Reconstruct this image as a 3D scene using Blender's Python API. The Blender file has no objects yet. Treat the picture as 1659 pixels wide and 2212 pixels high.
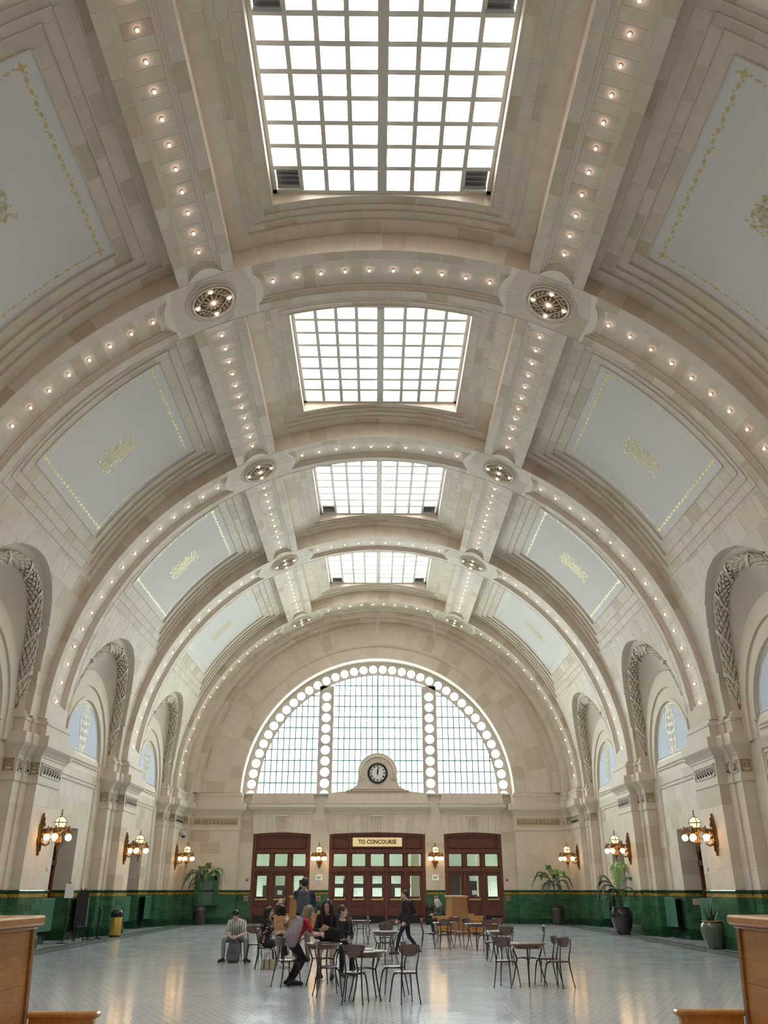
import bpy, bmesh, math, random
from mathutils import Vector, Matrix
R = math.radians
rnd = random.Random(7)
sc = bpy.context.scene
COL = sc.collection

# ------------------------------------------------------------------ camera
cam_d = bpy.data.cameras.new('camera')
cam_d.sensor_fit = 'VERTICAL'
cam_d.sensor_height = 32.0
cam_d.lens = 32.0 * 1789.0 / 2212.0
cam_d.clip_start = 0.05
cam_d.clip_end = 400
cam = bpy.data.objects.new('camera', cam_d)
COL.objects.link(cam)
cam.location = (-0.10, 0.0, 1.68)
cam.rotation_euler = (R(90 + 24.545), 0, R(-0.539))
sc.camera = cam

# ------------------------------------------------------------------ sky, exposure
SKY = 31.0
world = bpy.data.worlds.new('overcast_sky')
sc.world = world
world.use_nodes = True
wn = world.node_tree
bg = wn.nodes['Background']
# even overcast sky, slightly brighter overhead
wtc = wn.nodes.new('ShaderNodeTexCoord')
wsx = wn.nodes.new('ShaderNodeSeparateXYZ')
wmr = wn.nodes.new('ShaderNodeMapRange')
wmr.inputs['To Min'].default_value = SKY * .85
wmr.inputs['To Max'].default_value = SKY
wn.links.new(wtc.outputs['Generated'], wsx.inputs[0])
wn.links.new(wsx.outputs['Z'], wmr.inputs['Value'])
wn.links.new(wmr.outputs[0], bg.inputs[1])
bg.inputs[0].default_value = (1.0, 0.978, 0.94, 1)
sc.view_settings.view_transform = 'Standard'
sc.view_settings.look = 'None'
sc.view_settings.gamma = 1.0
sc.view_settings.use_curve_mapping = False
sc.view_settings.exposure = 0.0
cy = sc.cycles
cy.use_denoising = True
cy.max_bounces = 9
cy.diffuse_bounces = 5
cy.glossy_bounces = 3
cy.transmission_bounces = 4
cy.transparent_max_bounces = 10
cy.sample_clamp_indirect = 6.0
cy.caustics_reflective = False
cy.caustics_refractive = False

# sizes of the hall
RIB = [7.30, 17.50, 27.68, 37.60, 47.50]       # near edge of each transverse rib
RW = 2.0
BAYS = [(-1.0, 7.30), (9.30, 17.50), (19.50, 27.68), (29.68, 37.60), (39.60, 47.50)]
ZC = 6.8
ZG = 18.30                                     # glass level of the skylights
SKW = 2.83                                     # half width of a skylight

def portal(name, loc, sx, sy, rot):
    l = bpy.data.lights.new(name, 'AREA')
    l.shape = 'RECTANGLE'
    l.size = sx
    l.size_y = sy
    l.cycles.is_portal = True
    o = bpy.data.objects.new(name, l)
    COL.objects.link(o)
    o.location = loc
    o.rotation_euler = rot

for (y0, y1) in BAYS:                          # light portals: they only guide sampling of the sky
    portal('skylight_portal', (0, (y0 + y1) / 2, 18.9), 5.9, 5.9, (0, 0, 0))
portal('window_portal', (0, 52.1, 10.8), 16.0, 8.4, (R(-90), 0, 0))

# ------------------------------------------------------------------ helpers
def mk(name, verts, faces, mats, parent=None, smooth=False, fm=None, loc=None):
    me = bpy.data.meshes.new(name)
    me.from_pydata(verts, [], faces)
    if not isinstance(mats, (list, tuple)):
        mats = [mats]
    for m in mats:
        me.materials.append(m)
    if fm:
        me.polygons.foreach_set('material_index', fm)
    if smooth:
        me.polygons.foreach_set('use_smooth', [True] * len(me.polygons))
    me.update()
    o = bpy.data.objects.new(name, me)
    COL.objects.link(o)
    if parent:
        o.parent = parent
    if loc:
        o.location = loc
    return o

class MB:
    """collects shapes for ONE mesh"""
    def __init__(s):
        s.v = []; s.f = []; s.m = []
    def add(s, v, f, mi=0):
        n = len(s.v)
        s.v.extend(v)
        s.f.extend([tuple(i + n for i in q) for q in f])
        s.m.extend([mi] * len(f))
        return s
    def box(s, c, d, rz=0, mi=0, M=None, bev=0):
        x, y, z = d[0] / 2, d[1] / 2, d[2] / 2
        pts = [(-x, -y, -z), (x, -y, -z), (x, y, -z), (-x, y, -z), (-x, -y, z), (x, -y, z), (x, y, z), (-x, y, z)]
        if M is None:
            M = Matrix.Translation(c) @ Matrix.Rotation(rz, 4, 'Z')
        if bev:
            b = min(bev, x * .9, y * .9, z * .9)
            P = []
            for (px, py, pz) in pts:
                sx, sy, sz = (1 if px > 0 else -1), (1 if py > 0 else -1), (1 if pz > 0 else -1)
                P += [(px - sx * b, py - sy * b, pz), (px - sx * b, py, pz - sz * b), (px, py - sy * b, pz - sz * b)]
            bm = bmesh.new()
            for p in P:
                bm.verts.new(p)
            bmesh.ops.convex_hull(bm, input=bm.verts)
            bmesh.ops.dissolve_limit(bm, angle_limit=R(2), verts=bm.verts, edges=bm.edges)
            bm.verts.index_update()
            s.add([tuple(M @ v.co) for v in bm.verts], [tuple(v.index for v in f.verts) for f in bm.faces], mi)
            bm.free()
            return s
        s.add([tuple(M @ Vector(p)) for p in pts],
              [(0, 3, 2, 1), (4, 5, 6, 7), (0, 1, 5, 4), (1, 2, 6, 5), (2, 3, 7, 6), (3, 0, 4, 7)], mi)
        return s
    def tube(s, path, rad, n=8, mi=0, cap=True, flat=1.0):
        P = [Vector(p) for p in path]
        if not isinstance(rad, (list, tuple)):
            rad = [rad] * len(P)
        base = len(s.v)
        up = None
        for i, p in enumerate(P):
            d = (P[min(i + 1, len(P) - 1)] - P[max(i - 1, 0)])
            if d.length < 1e-9:
                d = Vector((0, 0, 1))
            d.normalize()
            if up is None:
                up = Vector((0, 0, 1)) if abs(d.z) < .9 else Vector((1, 0, 0))
            a = d.cross(up)
            if a.length < 1e-6:
                a = d.cross(Vector((0, 1, 0.3)))
            a.normalize()
            b = a.cross(d); b.normalize()
            up = b
            for k in range(n):
                t = 2 * math.pi * k / n
                s.v.append(tuple(p + rad[i] * (math.cos(t) * a + flat * math.sin(t) * b)))
        for i in range(len(P) - 1):
            for k in range(n):
                k2 = (k + 1) % n
                s.f.append((base + i * n + k, base + i * n + k2, base + (i + 1) * n + k2, base + (i + 1) * n + k))
                s.m.append(mi)
        if cap:
            s.f.append(tuple(base + k for k in reversed(range(n)))); s.m.append(mi)
            s.f.append(tuple(base + (len(P) - 1) * n + k for k in range(n))); s.m.append(mi)
        return s
    def lathe(s, prof, n=20, c=(0, 0, 0), mi=0, M=None, cap=True):
        base = len(s.v)
        for (r, z) in prof:
            for k in range(n):
                t = 2 * math.pi * k / n
                p = Vector((c[0] + r * math.cos(t), c[1] + r * math.sin(t), c[2] + z))
                s.v.append(tuple(M @ p) if M else tuple(p))
        for i in range(len(prof) - 1):
            for k in range(n):
                k2 = (k + 1) % n
                s.f.append((base + i * n + k, base + i * n + k2, base + (i + 1) * n + k2, base + (i + 1) * n + k)); s.m.append(mi)
        if cap:
            s.f.append(tuple(base + k for k in reversed(range(n)))); s.m.append(mi)
            s.f.append(tuple(base + (len(prof) - 1) * n + k for k in range(n))); s.m.append(mi)
        return s
    def ball(s, c, r, n=12, m=8, mi=0, sc_=(1, 1, 1), M=None):
        prof = [(max(1e-4, math.sin(math.pi * i / m)) * r, -math.cos(math.pi * i / m) * r) for i in range(m + 1)]
        T = Matrix.Translation(c) @ (M or Matrix.Identity(4)) @ Matrix.Diagonal((sc_[0], sc_[1], sc_[2], 1))
        return s.lathe(prof, n, (0, 0, 0), mi, T)
    def prism(s, poly, a, b, axis='Y', mi=0):
        """extrude a 2-D polygon between a and b along axis"""
        def P(u, w, h):
            return {'Y': (u, h, w), 'X': (h, u, w), 'Z': (u, w, h)}[axis]
        n = len(poly)
        v = [P(u, w, a) for u, w in poly] + [P(u, w, b) for u, w in poly]
        f = [tuple(range(n)), tuple(reversed(range(n, 2 * n)))] + [(i, i + n, (i + 1) % n + n, (i + 1) % n) for i in range(n)]
        return s.add(v, f, mi)
    def grid(s, fn, nu, nv, mi=0):
        v = [fn(i / nu, j / nv) for i in range(nu + 1) for j in range(nv + 1)]
        f = [(i * (nv + 1) + j, (i + 1) * (nv + 1) + j, (i + 1) * (nv + 1) + j + 1, i * (nv + 1) + j + 1) for i in range(nu) for j in range(nv)]
        return s.add(v, f, mi)
    def build(s, name, mats, parent=None, smooth=False, loc=None):
        return mk(name, s.v, s.f, mats, parent, smooth, s.m if isinstance(mats, (list, tuple)) and len(mats) > 1 else None, loc)

def smooth_by_angle(o, ang=40):
    me = o.data
    bm = bmesh.new(); bm.from_mesh(me)
    bmesh.ops.remove_doubles(bm, verts=bm.verts, dist=1e-5)
    for f in bm.faces:
        f.smooth = True
    for e in bm.edges:
        if len(e.link_faces) == 2 and e.calc_face_angle(0) > R(ang):
            e.smooth = False
    bm.to_mesh(me); bm.free()
    return o

def empty(name, loc=(0, 0, 0), rz=0, parent=None):
    o = bpy.data.objects.new(name, None)
    o.empty_display_size = .2
    COL.objects.link(o)
    o.location = loc
    o.rotation_euler = (0, 0, rz)
    if parent:
        o.parent = parent
    return o

def tag(o, label=None, cat=None, group=None, kind=None):
    if label: o['label'] = label
    if cat: o['category'] = cat
    if group: o['group'] = group
    if kind: o['kind'] = kind
    return o

def thing(name, label, cat, loc=(0, 0, 0), rz=0, group=None):
    return tag(empty(name, loc, rz), label, cat, group)

def struct(name, label=None, cat=None):
    o = empty(name)
    o['kind'] = 'structure'
    if label: o['label'] = label
    if cat: o['category'] = cat
    return o

def copy_tree(o, parent=None):
    c = o.copy()
    COL.objects.link(c)
    c.parent = parent
    for ch in list(o.children):
        copy_tree(ch, c)
    return c

TRIM_N = [0]
def trim(label=None):
    TRIM_N[0] += 1
    return struct('trim_%d' % TRIM_N[0], label, 'trim' if label else None)

# ------------------------------------------------------------------ materials
def nt(name):
    m = bpy.data.materials.new(name)
    m.use_nodes = True
    t = m.node_tree
    return m, t, t.nodes['Principled BSDF']

def pmat(name, col, rough=.5, metal=0, noise=0, nscale=8, bump=0, coat=0, col2=None, emit=None, estr=0, spec=None):
    m, t, b = nt(name)
    b.inputs['Base Color'].default_value = (*col, 1)
    b.inputs['Roughness'].default_value = rough
    b.inputs['Metallic'].default_value = metal
    if spec is not None:
        b.inputs['Specular IOR Level'].default_value = spec
    if coat:
        b.inputs['Coat Weight'].default_value = coat
        b.inputs['Coat Roughness'].default_value = .1
    if emit:
        b.inputs['Emission Color'].default_value = (*emit, 1)
        b.inputs['Emission Strength'].default_value = estr
    if noise or bump:
        tc = t.nodes.new('ShaderNodeTexCoord')
        n = t.nodes.new('ShaderNodeTexNoise')
        n.inputs['Scale'].default_value = nscale
        n.inputs['Detail'].default_value = 3
        t.links.new(tc.outputs['Object'], n.inputs['Vector'])
        if noise:
            r = t.nodes.new('ShaderNodeMix'); r.data_type = 'RGBA'
            c2 = col2 or tuple(c * (1 - noise) for c in col)
            r.inputs[6].default_value = (*c2, 1)
            r.inputs[7].default_value = (*[min(1, c * (1 + (0 if col2 else noise * .6))) for c in col], 1)
            t.links.new(n.outputs[0], r.inputs[0])
            t.links.new(r.outputs[2], b.inputs['Base Color'])
        if bump:
            bp = t.nodes.new('ShaderNodeBump')
            bp.inputs['Strength'].default_value = bump
            bp.inputs['Distance'].default_value = .02
            t.links.new(n.outputs[0], bp.inputs['Height'])
            t.links.new(bp.outputs[0], b.inputs['Normal'])
    return m

def tinted(name, stops, rough=.6, nscale=3.0, namt=.12, spec=.35, bump=0.0, coat=0):
    """every block (object or mesh island) gets its own tint"""
    m, t, b = nt(name)
    N, L = t.nodes, t.links
    oi = N.new('ShaderNodeObjectInfo')
    ge = N.new('ShaderNodeNewGeometry')
    ad = N.new('ShaderNodeMath'); ad.operation = 'ADD'
    fr = N.new('ShaderNodeMath'); fr.operation = 'FRACT'
    L.new(oi.outputs['Random'], ad.inputs[0])
    L.new(ge.outputs['Random Per Island'], ad.inputs[1])
    L.new(ad.outputs[0], fr.inputs[0])
    cr = N.new('ShaderNodeValToRGB')
    e = cr.color_ramp.elements
    while len(e) < len(stops):
        e.new(.5)
    for i, (p, c) in enumerate(stops):
        e[i].position = p
        e[i].color = (*c, 1)
    L.new(fr.outputs[0], cr.inputs[0])
    n = N.new('ShaderNodeTexNoise')
    n.inputs['Scale'].default_value = nscale
    n.inputs['Detail'].default_value = 4
    L.new(ge.outputs['Position'], n.inputs['Vector'])
    mr = N.new('ShaderNodeMapRange')
    mr.inputs['To Min'].default_value = 1 - namt
    mr.inputs['To Max'].default_value = 1 + namt
    L.new(n.outputs[0], mr.inputs[0])
    mx = N.new('ShaderNodeMix'); mx.data_type = 'RGBA'; mx.blend_type = 'MULTIPLY'
    mx.inputs[0].default_value = 1
    L.new(cr.outputs[0], mx.inputs[6])
    L.new(mr.outputs[0], mx.inputs[7])
    L.new(mx.outputs[2], b.inputs['Base Color'])
    b.inputs['Roughness'].default_value = rough
    b.inputs['Specular IOR Level'].default_value = spec
    if coat:
        b.inputs['Coat Weight'].default_value = coat
    if bump:
        bp = N.new('ShaderNodeBump'); bp.inputs['Strength'].default_value = bump; bp.inputs['Distance'].default_value = .01
        L.new(n.outputs[0], bp.inputs['Height']); L.new(bp.outputs[0], b.inputs['Normal'])
    return m

STONE = tinted('cream_cast_stone', [(0, (.66, .572, .47)), (.45, (.72, .63, .53)), (.72, (.70, .615, .525)), (.9, (.60, .508, .40)), (1, (.575, .475, .36))])
PLAIN = pmat('cream_plaster', (.69, .605, .505), .65, noise=.08, nscale=2)
MORTAR = pmat('pale_mortar', (.84, .765, .67), .8)
BLUE = None
GREEN = tinted('green_glazed_tile', [(0, (.034, .112, .054)), (.5, (.048, .146, .072)), (1, (.064, .180, .092))], .16, 14, .25, .6)
GREENP = pmat('green_painted_metal', (.045, .155, .10), .35, noise=.1)
GROUT = pmat('dark_grout', (.12, .24, .17), .6)
WOODR = None
GOLD = pmat('gilded_metal', (.38, .23, .08), .38, 1, noise=.35, nscale=20)
GOLDP = pmat('gold_paint', (.62, .50, .22), .4, .35)
BRASS = pmat('polished_brass', (.72, .56, .28), .28, 1)
BRONZE = pmat('aged_bronze', (.23, .135, .06), .4, .85, noise=.3, nscale=25)
BLACK = pmat('black_plastic', (.012, .012, .013), .25)
IRON = pmat('black_iron', (.02, .02, .02), .5, .6)
ALU = pmat('painted_window_bar', (.60, .57, .50), .45)
FRAMEW = pmat('window_frame_mauve_grey', (.60, .54, .49), .55, noise=.06)
TEAL = pmat('thin_green_bar', (.10, .24, .23), .5)
DARKMETAL = pmat('dark_brown_tube', (.075, .055, .055), .33, .7)
CHAIRW = pmat('brown_laminate', (.115, .052, .035), .24, noise=.25, nscale=6, coat=.8)
BULB = pmat('lit_bulb', (1, .9, .8), .3, emit=(1, .80, .68), estr=10)
GLOBE = pmat('lit_globe', (1, .9, .7), .3, emit=(1, .60, .24), estr=9)
GLOBE2 = pmat('lit_opal_dome', (1, .9, .7), .3, emit=(1, .80, .46), estr=1.1)
WHITEP = pmat('white_paper', (.78, .78, .76), .7)
SKIN = {k: pmat('skin_' + k, c, .5, noise=.08, nscale=12) for k, c in
        dict(a=(.62, .40, .30), b=(.50, .31, .21), c=(.66, .45, .36)).items()}

def glass_mat(name, tint, gl=.06):
    m, t, b = nt(name)
    N, L = t.nodes, t.links
    N.remove(b)
    tr = N.new('ShaderNodeBsdfTransparent'); tr.inputs[0].default_value = (*tint, 1)
    g = N.new('ShaderNodeBsdfGlossy'); g.inputs['Roughness'].default_value = .03
    mx = N.new('ShaderNodeMixShader'); mx.inputs[0].default_value = gl
    L.new(tr.outputs[0], mx.inputs[1]); L.new(g.outputs[0], mx.inputs[2])
    L.new(mx.outputs[0], N['Material Output'].inputs[0])
    return m
GLASS = glass_mat('clear_glass', (.95, .97, .98))
GLASSW = glass_mat('ribbed_window_glass', (.70, .76, .77))
GLASSK = glass_mat('wired_skylight_glass', (.62, .63, .645))
GLASSG = glass_mat('greenish_door_glass', (.66, .72, .68), .08)

def wood(name, c1, c2, scale=(1, 8, 8), rough=.35, coat=.25):
    m, t, b = nt(name)
    N, L = t.nodes, t.links
    tc = N.new('ShaderNodeTexCoord'); mp = N.new('ShaderNodeMapping'); mp.inputs['Scale'].default_value = scale
    n1 = N.new('ShaderNodeTexNoise'); n1.inputs['Scale'].default_value = 3; n1.inputs['Detail'].default_value = 6; n1.inputs['Distortion'].default_value = 1.2
    L.new(tc.outputs['Object'], mp.inputs[0]); L.new(mp.outputs[0], n1.inputs['Vector'])
    cr = N.new('ShaderNodeValToRGB'); e = cr.color_ramp.elements
    e[0].position = .3; e[0].color = (*c1, 1); e[1].position = .72; e[1].color = (*c2, 1)
    L.new(n1.outputs[0], cr.inputs[0]); L.new(cr.outputs[0], b.inputs['Base Color'])
    b.inputs['Roughness'].default_value = rough
    b.inputs['Coat Weight'].default_value = coat; b.inputs['Coat Roughness'].default_value = .15
    return m
WOODR = wood('red_brown_mahogany', (.075, .020, .011), (.185, .052, .027), (7, 7, .8))
OAK = wood('golden_oak', (.44, .195, .05), (.60, .30, .095), (5, .7, 5))
OAKD = wood('golden_oak_dark', (.26, .11, .033), (.40, .19, .065), (.7, 5, 5))

def blue_panel_mat():
    m, t, b = nt('grey_blue_painted_plaster')
    b.inputs['Base Color'].default_value = (.73, .715, .695, 1)
    b.inputs['Roughness'].default_value = .7
    return m
BLUE = blue_panel_mat()
BLUE2 = pmat('light_blue_painted_plaster', (.60, .66, .77), .7)

# ------------------------------------------------------------------ stone blocks
CAMP = Vector((-0.1, 0, 1.68))
DEP = .005                                     # how far blocks stand proud of their joints
class Stones:
    """blocks that become single objects (the ones that show largest) or one joined remainder"""
    def __init__(s):
        s.b = []
    def patch(s, fn, u0, u1, v0, v1, nu=1, nv=1, dep=DEP, gu=0, gv=0):
        u0 += gu; u1 -= gu; v0 += gv; v1 -= gv
        if u1 <= u0 or v1 <= v0:
            return
        v = []; W = nv + 1
        for i in range(nu + 1):
            for j in range(nv + 1):
                v.append(fn(u0 + (u1 - u0) * i / nu, v0 + (v1 - v0) * j / nv, 0))
        f = [(i * W + j, (i + 1) * W + j, (i + 1) * W + j + 1, i * W + j + 1) for i in range(nu) for j in range(nv)]
        ring = [(i, 0) for i in range(nu)] + [(nu, j) for j in range(nv)] + [(i, nv) for i in range(nu, 0, -1)] + [(0, j) for j in range(nv, 0, -1)]
        k0 = len(v)
        for (i, j) in ring:
            v.append(fn(u0 + (u1 - u0) * i / nu, v0 + (v1 - v0) * j / nv, -dep))
        n = len(ring)
        for k in range(n):
            a = ring[k][0] * W + ring[k][1]; b2 = ring[(k + 1) % n][0] * W + ring[(k + 1) % n][1]
            f.append((a, b2, k0 + (k + 1) % n, k0 + k))
        s.b.append((v, f))
    def raw(s, v, f):
        s.b.append((v, f))
    def finish(s, parent, mat, nmax=290, name='stone', rest='stone_course', mini=0):
        def score(bk):
            v = bk[0]
            c = sum((Vector(p) for p in v), Vector()) / len(v)
            xs = [p[0] for p in v]; ys = [p[1] for p in v]; zs = [p[2] for p in v]
            d = Vector((max(xs) - min(xs), max(ys) - min(ys), max(zs) - min(zs))).length
            vis = 1 if c.y > 8 else .2
            return -vis * d / (c - CAMP).length
        s.b.sort(key=score)
        for v, f in s.b[:nmax]:
            mk(name, v, f, mat, parent)
        if s.b[nmax:]:
            m = MB()
            for v, f in s.b[nmax:]:
                m.add(v, f)
            tag(m.build(rest, mat, parent), kind='stuff')
# ------------------------------------------------------------------ the vault
def vp(t, Y, rec=0, lv='V'):
    a, b = (11.0, 10.7) if lv == 'R' else (11.2, 11.3)
    t = R(t)
    return ((a + rec) * math.cos(t), Y, ZC + (b + rec) * math.sin(t))
def fV(rec):
    return lambda t, Y, h: vp(t, Y, rec - h)
def fR(rec=0):
    return lambda t, Y, h: vp(t, Y, rec - h, 'R')

T_L0, T_L1 = 111.07, 119.10                   # longitudinal rib, left side
T_C = 115.08
ceil = struct('ceiling', 'cream stone barrel vault with coffered panels and skylights', 'ceiling')
cst = Stones()
GT = .022                                      # half joint in degrees
GY = .0045

def strip(st, fn, t0, t1, y0, y1, along, size, off=0):
    """lay blocks on a strip; along = 't' or 'y'"""
    lo, hi = (t0, t1) if along == 't' else (y0, y1)
    n = max(1, round((hi - lo) / size))
    w = (hi - lo) / n
    e = [lo] + [lo + (k + off) * w for k in range(1 if off == 0 else 0, n)] + [hi]
    e = [x for i, x in enumerate(e) if i == 0 or x > e[i - 1] + 1e-6]
    for a, b in zip(e, e[1:]):
        if along == 't':
            st.patch(fn, a, b, y0, y1, max(1, round((b - a) / 2.5)), 1, gu=GT, gv=GY)
        else:
            st.patch(fn, t0, t1, a, b, max(1, round((t1 - t0) / 2.5)), 1, gu=GT, gv=GY)

def shell(mb, rec, t0, t1, y0, y1, lv='V', extra=DEP):
    n = max(1, round(abs(t1 - t0) / 2.5))
    mb.grid(lambda u, v: vp(t0 + (t1 - t0) * u, y0 + (y1 - y0) * v, rec + extra, lv), n, 1)

def ring_strips(r0, r1):
    """four strips between two nested rectangles (t0,t1,y0,y1)"""
    a0, a1, b0, b1 = r0; c0, c1, d0, d1 = r1
    return [(a0, a1, b0, d0, 't'), (a0, a1, d1, b1, 't'), (a0, c0, d0, d1, 'y'), (c1, a1, d0, d1, 'y')]

def step_walls(mb, r, ra, rb):
    t0, t1, y0, y1 = r
    n = max(2, round((t1 - t0) / 2.5))
    for y in (y0, y1):
        mb.grid(lambda u, v: vp(t0 + (t1 - t0) * u, y, ra + (rb - ra) * v), n, 1)
    for t in (t0, t1):
        mb.grid(lambda u, v: vp(t, y0 + (y1 - y0) * u, ra + (rb - ra) * v), 1, 1)

shellb = MB()
WIN_N = [0]
def nested(rects, recs, st, mould, sizes):
    """rings of stone between nested rectangles, each a step deeper"""
    for k in range(len(rects) - 1):
        for (t0, t1, y0, y1, al) in ring_strips(rects[k], rects[k + 1]):
            shell(shellb, recs[k], t0, t1, y0, y1)
            if st is not None:
                strip(st, fV(recs[k]), t0, t1, y0, y1, al, sizes[k] if al == 'y' else sizes[k] / .195, .5 * (k % 2))
        step_walls(mould, rects[k + 1], recs[k] - .002, recs[k + 1] + DEP)
        # small ogee bead along the step
        if st is not None:
            t0, t1, y0, y1 = rects[k + 1]
            bw = .035
            for y, d in ((y0, 1), (y1, -1)):
                n = max(4, round((t1 - t0) / 2.5))
                pr = [(0, recs[k] - .0), (0, recs[k] - .022), (-d * bw, recs[k] - .022), (-d * bw, recs[k] + .0)]
                mould.grid(lambda u, v: vp(t0 + (t1 - t0) * u, y + pr[round(v * 3)][0], pr[round(v * 3)][1]), n, 3)
            for t, d in ((t0, 1), (t1, -1)):
                pr = [(0, recs[k]), (0, recs[k] - .022), (-d * bw / .195, recs[k] - .022), (-d * bw / .195, recs[k])]
                mould.grid(lambda u, v: vp(t + pr[round(v * 3)][0], y0 + (y1 - y0) * u, pr[round(v * 3)][1]), 1, 3)

def gold_border(par, t0, t1, y0, y1, rec):
    """painted gilded running border: flat leaf dashes and rosettes just proud of the plaster"""
    m = MB()
    w = .045
    def dash(tc, ycx, lt, ly):
        m.add([vp(tc - lt, ycx, rec - .004), vp(tc, ycx - ly, rec - .004), vp(tc + lt, ycx, rec - .004), vp(tc, ycx + ly, rec - .004)], [(0, 1, 2, 3)])
    D = .195
    for (ya, s_) in ((y0, 1), (y1, -1)):
        n = int((t1 - t0) * D / .30)
        for k in range(n + 1):
            t = t0 + (t1 - t0) * k / n
            dash(t, ya, .10 / D, .035)
            dash(t + .075 / D * 2, ya + .03 * (1 if k % 2 else -1), .03 / D, .03)
    for t in (t0, t1):
        n = int((y1 - y0) / .26)
        for k in range(n + 1):
            y = y0 + (y1 - y0) * k / n
            dash(t, y, .05 / D, .095)
            dash(t + .05 / D * (1 if k % 2 else -1), y + .13, .035 / D, .03)
    for t in (t0, t1):
        for y in (y0, y1):
            dash(t, y, .14 / D, .05); dash(t, y, .05 / D, .14)
    return tag(m.build('gilded_border', GOLDP, par), kind='stuff')

def gold_medallion(par, tc, yc_, rec):
    m = MB(); D = .195
    hw, hh = .50, .47
    g = random.Random(3)
    lift = [0]
    def q(u, v, r0=.004):   # u along t (m), v along Y (m)
        r0 += lift[0]
        return vp(tc + u / D, yc_ + v, rec - r0)
    # scroll lattice: short curved strokes filling a lozenge-edged rectangle
    for i in range(150):
        u = g.uniform(-hw * 1.5, hw * 1.5); v = g.uniform(-hh, hh)
        a = g.uniform(0, 6.28); L = g.uniform(.05, .11)
        p = []
        for k in range(4):
            p.append((u + L * math.cos(a + k * .7) * .6, v + L * math.sin(a + k * .7) * .6))
        w = .014
        for (ua, va), (ub, vb) in zip(p, p[1:]):
            lift[0] += .00004
            n = Vector((-(vb - va), ub - ua)).normalized() * w
            m.add([q(ua + n.x, va + n.y), q(ub + n.x, vb + n.y), q(ub - n.x, vb - n.y), q(ua - n.x, va - n.y)], [(0, 1, 2, 3)])
    for (ru, rv, w) in ((.66, .24, .022), (.58, .18, .014), (.48, .12, .012), (.34, .06, .012)):
        n = 28
        for k in range(n):
            lift[0] += .00002
            a, b = 2 * math.pi * k / n, 2 * math.pi * (k + 1) / n
            m.add([q(ru * math.cos(a), rv * math.sin(a), .006), q(ru * math.cos(b), rv * math.sin(b), .006),
                   q((ru - w) * math.cos(b), (rv - w) * math.sin(b), .006), q((ru - w) * math.cos(a), (rv - w) * math.sin(a), .006)], [(0, 1, 2, 3)])
    return m.build('gilded_ornament', GOLDP, par)

def side_panel(sx, y0, y1, st, detail):
    """coffered panel with blue-grey field between longitudinal rib and wall arch"""
    ycx = (y0 + y1) / 2
    h = (y1 - y0) / 2
    def T(a, b):
        return (a, b) if sx < 0 else (180 - b, 180 - a)
    rects = []
    for (ta, tb, hy) in ((T_L1, 155.4, h), (120.7, 154.6, h - .42), (122.6, 153.0, h - .68), (124.0, 151.4, h - .95), (125.8, 149.1, h - 1.33)):
        a, b = T(ta, tb)
        rects.append((a, b, ycx - hy, ycx + hy))
    recs = [0, .05, .10, .15, .20]
    mould = MB()
    nested(rects, recs, st if detail else None, mould, [.95, .8, .8, .9])
    o = mould.build('coffer_moulding', PLAIN, ceil)
    t0, t1, ya, yb = rects[-1]
    n = 12
    pb = MB().grid(lambda u, v: vp(t0 + (t1 - t0) * u, ya + (yb - ya) * v, recs[-1]), n, 2)
    p = pb.build('painted_panel', BLUE, ceil, smooth=True)
    if detail:
        p['label'] = 'grey-blue painted ceiling panel with gilded border'
        dt = .30 / .195
        gold_border(p, t0 + dt, t1 - dt, ya + .28, yb - .28, recs[-1])
        gold_medallion(p, (t0 + t1) / 2 + .6 * (1 if sx < 0 else -1), ycx, recs[-1])

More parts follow.
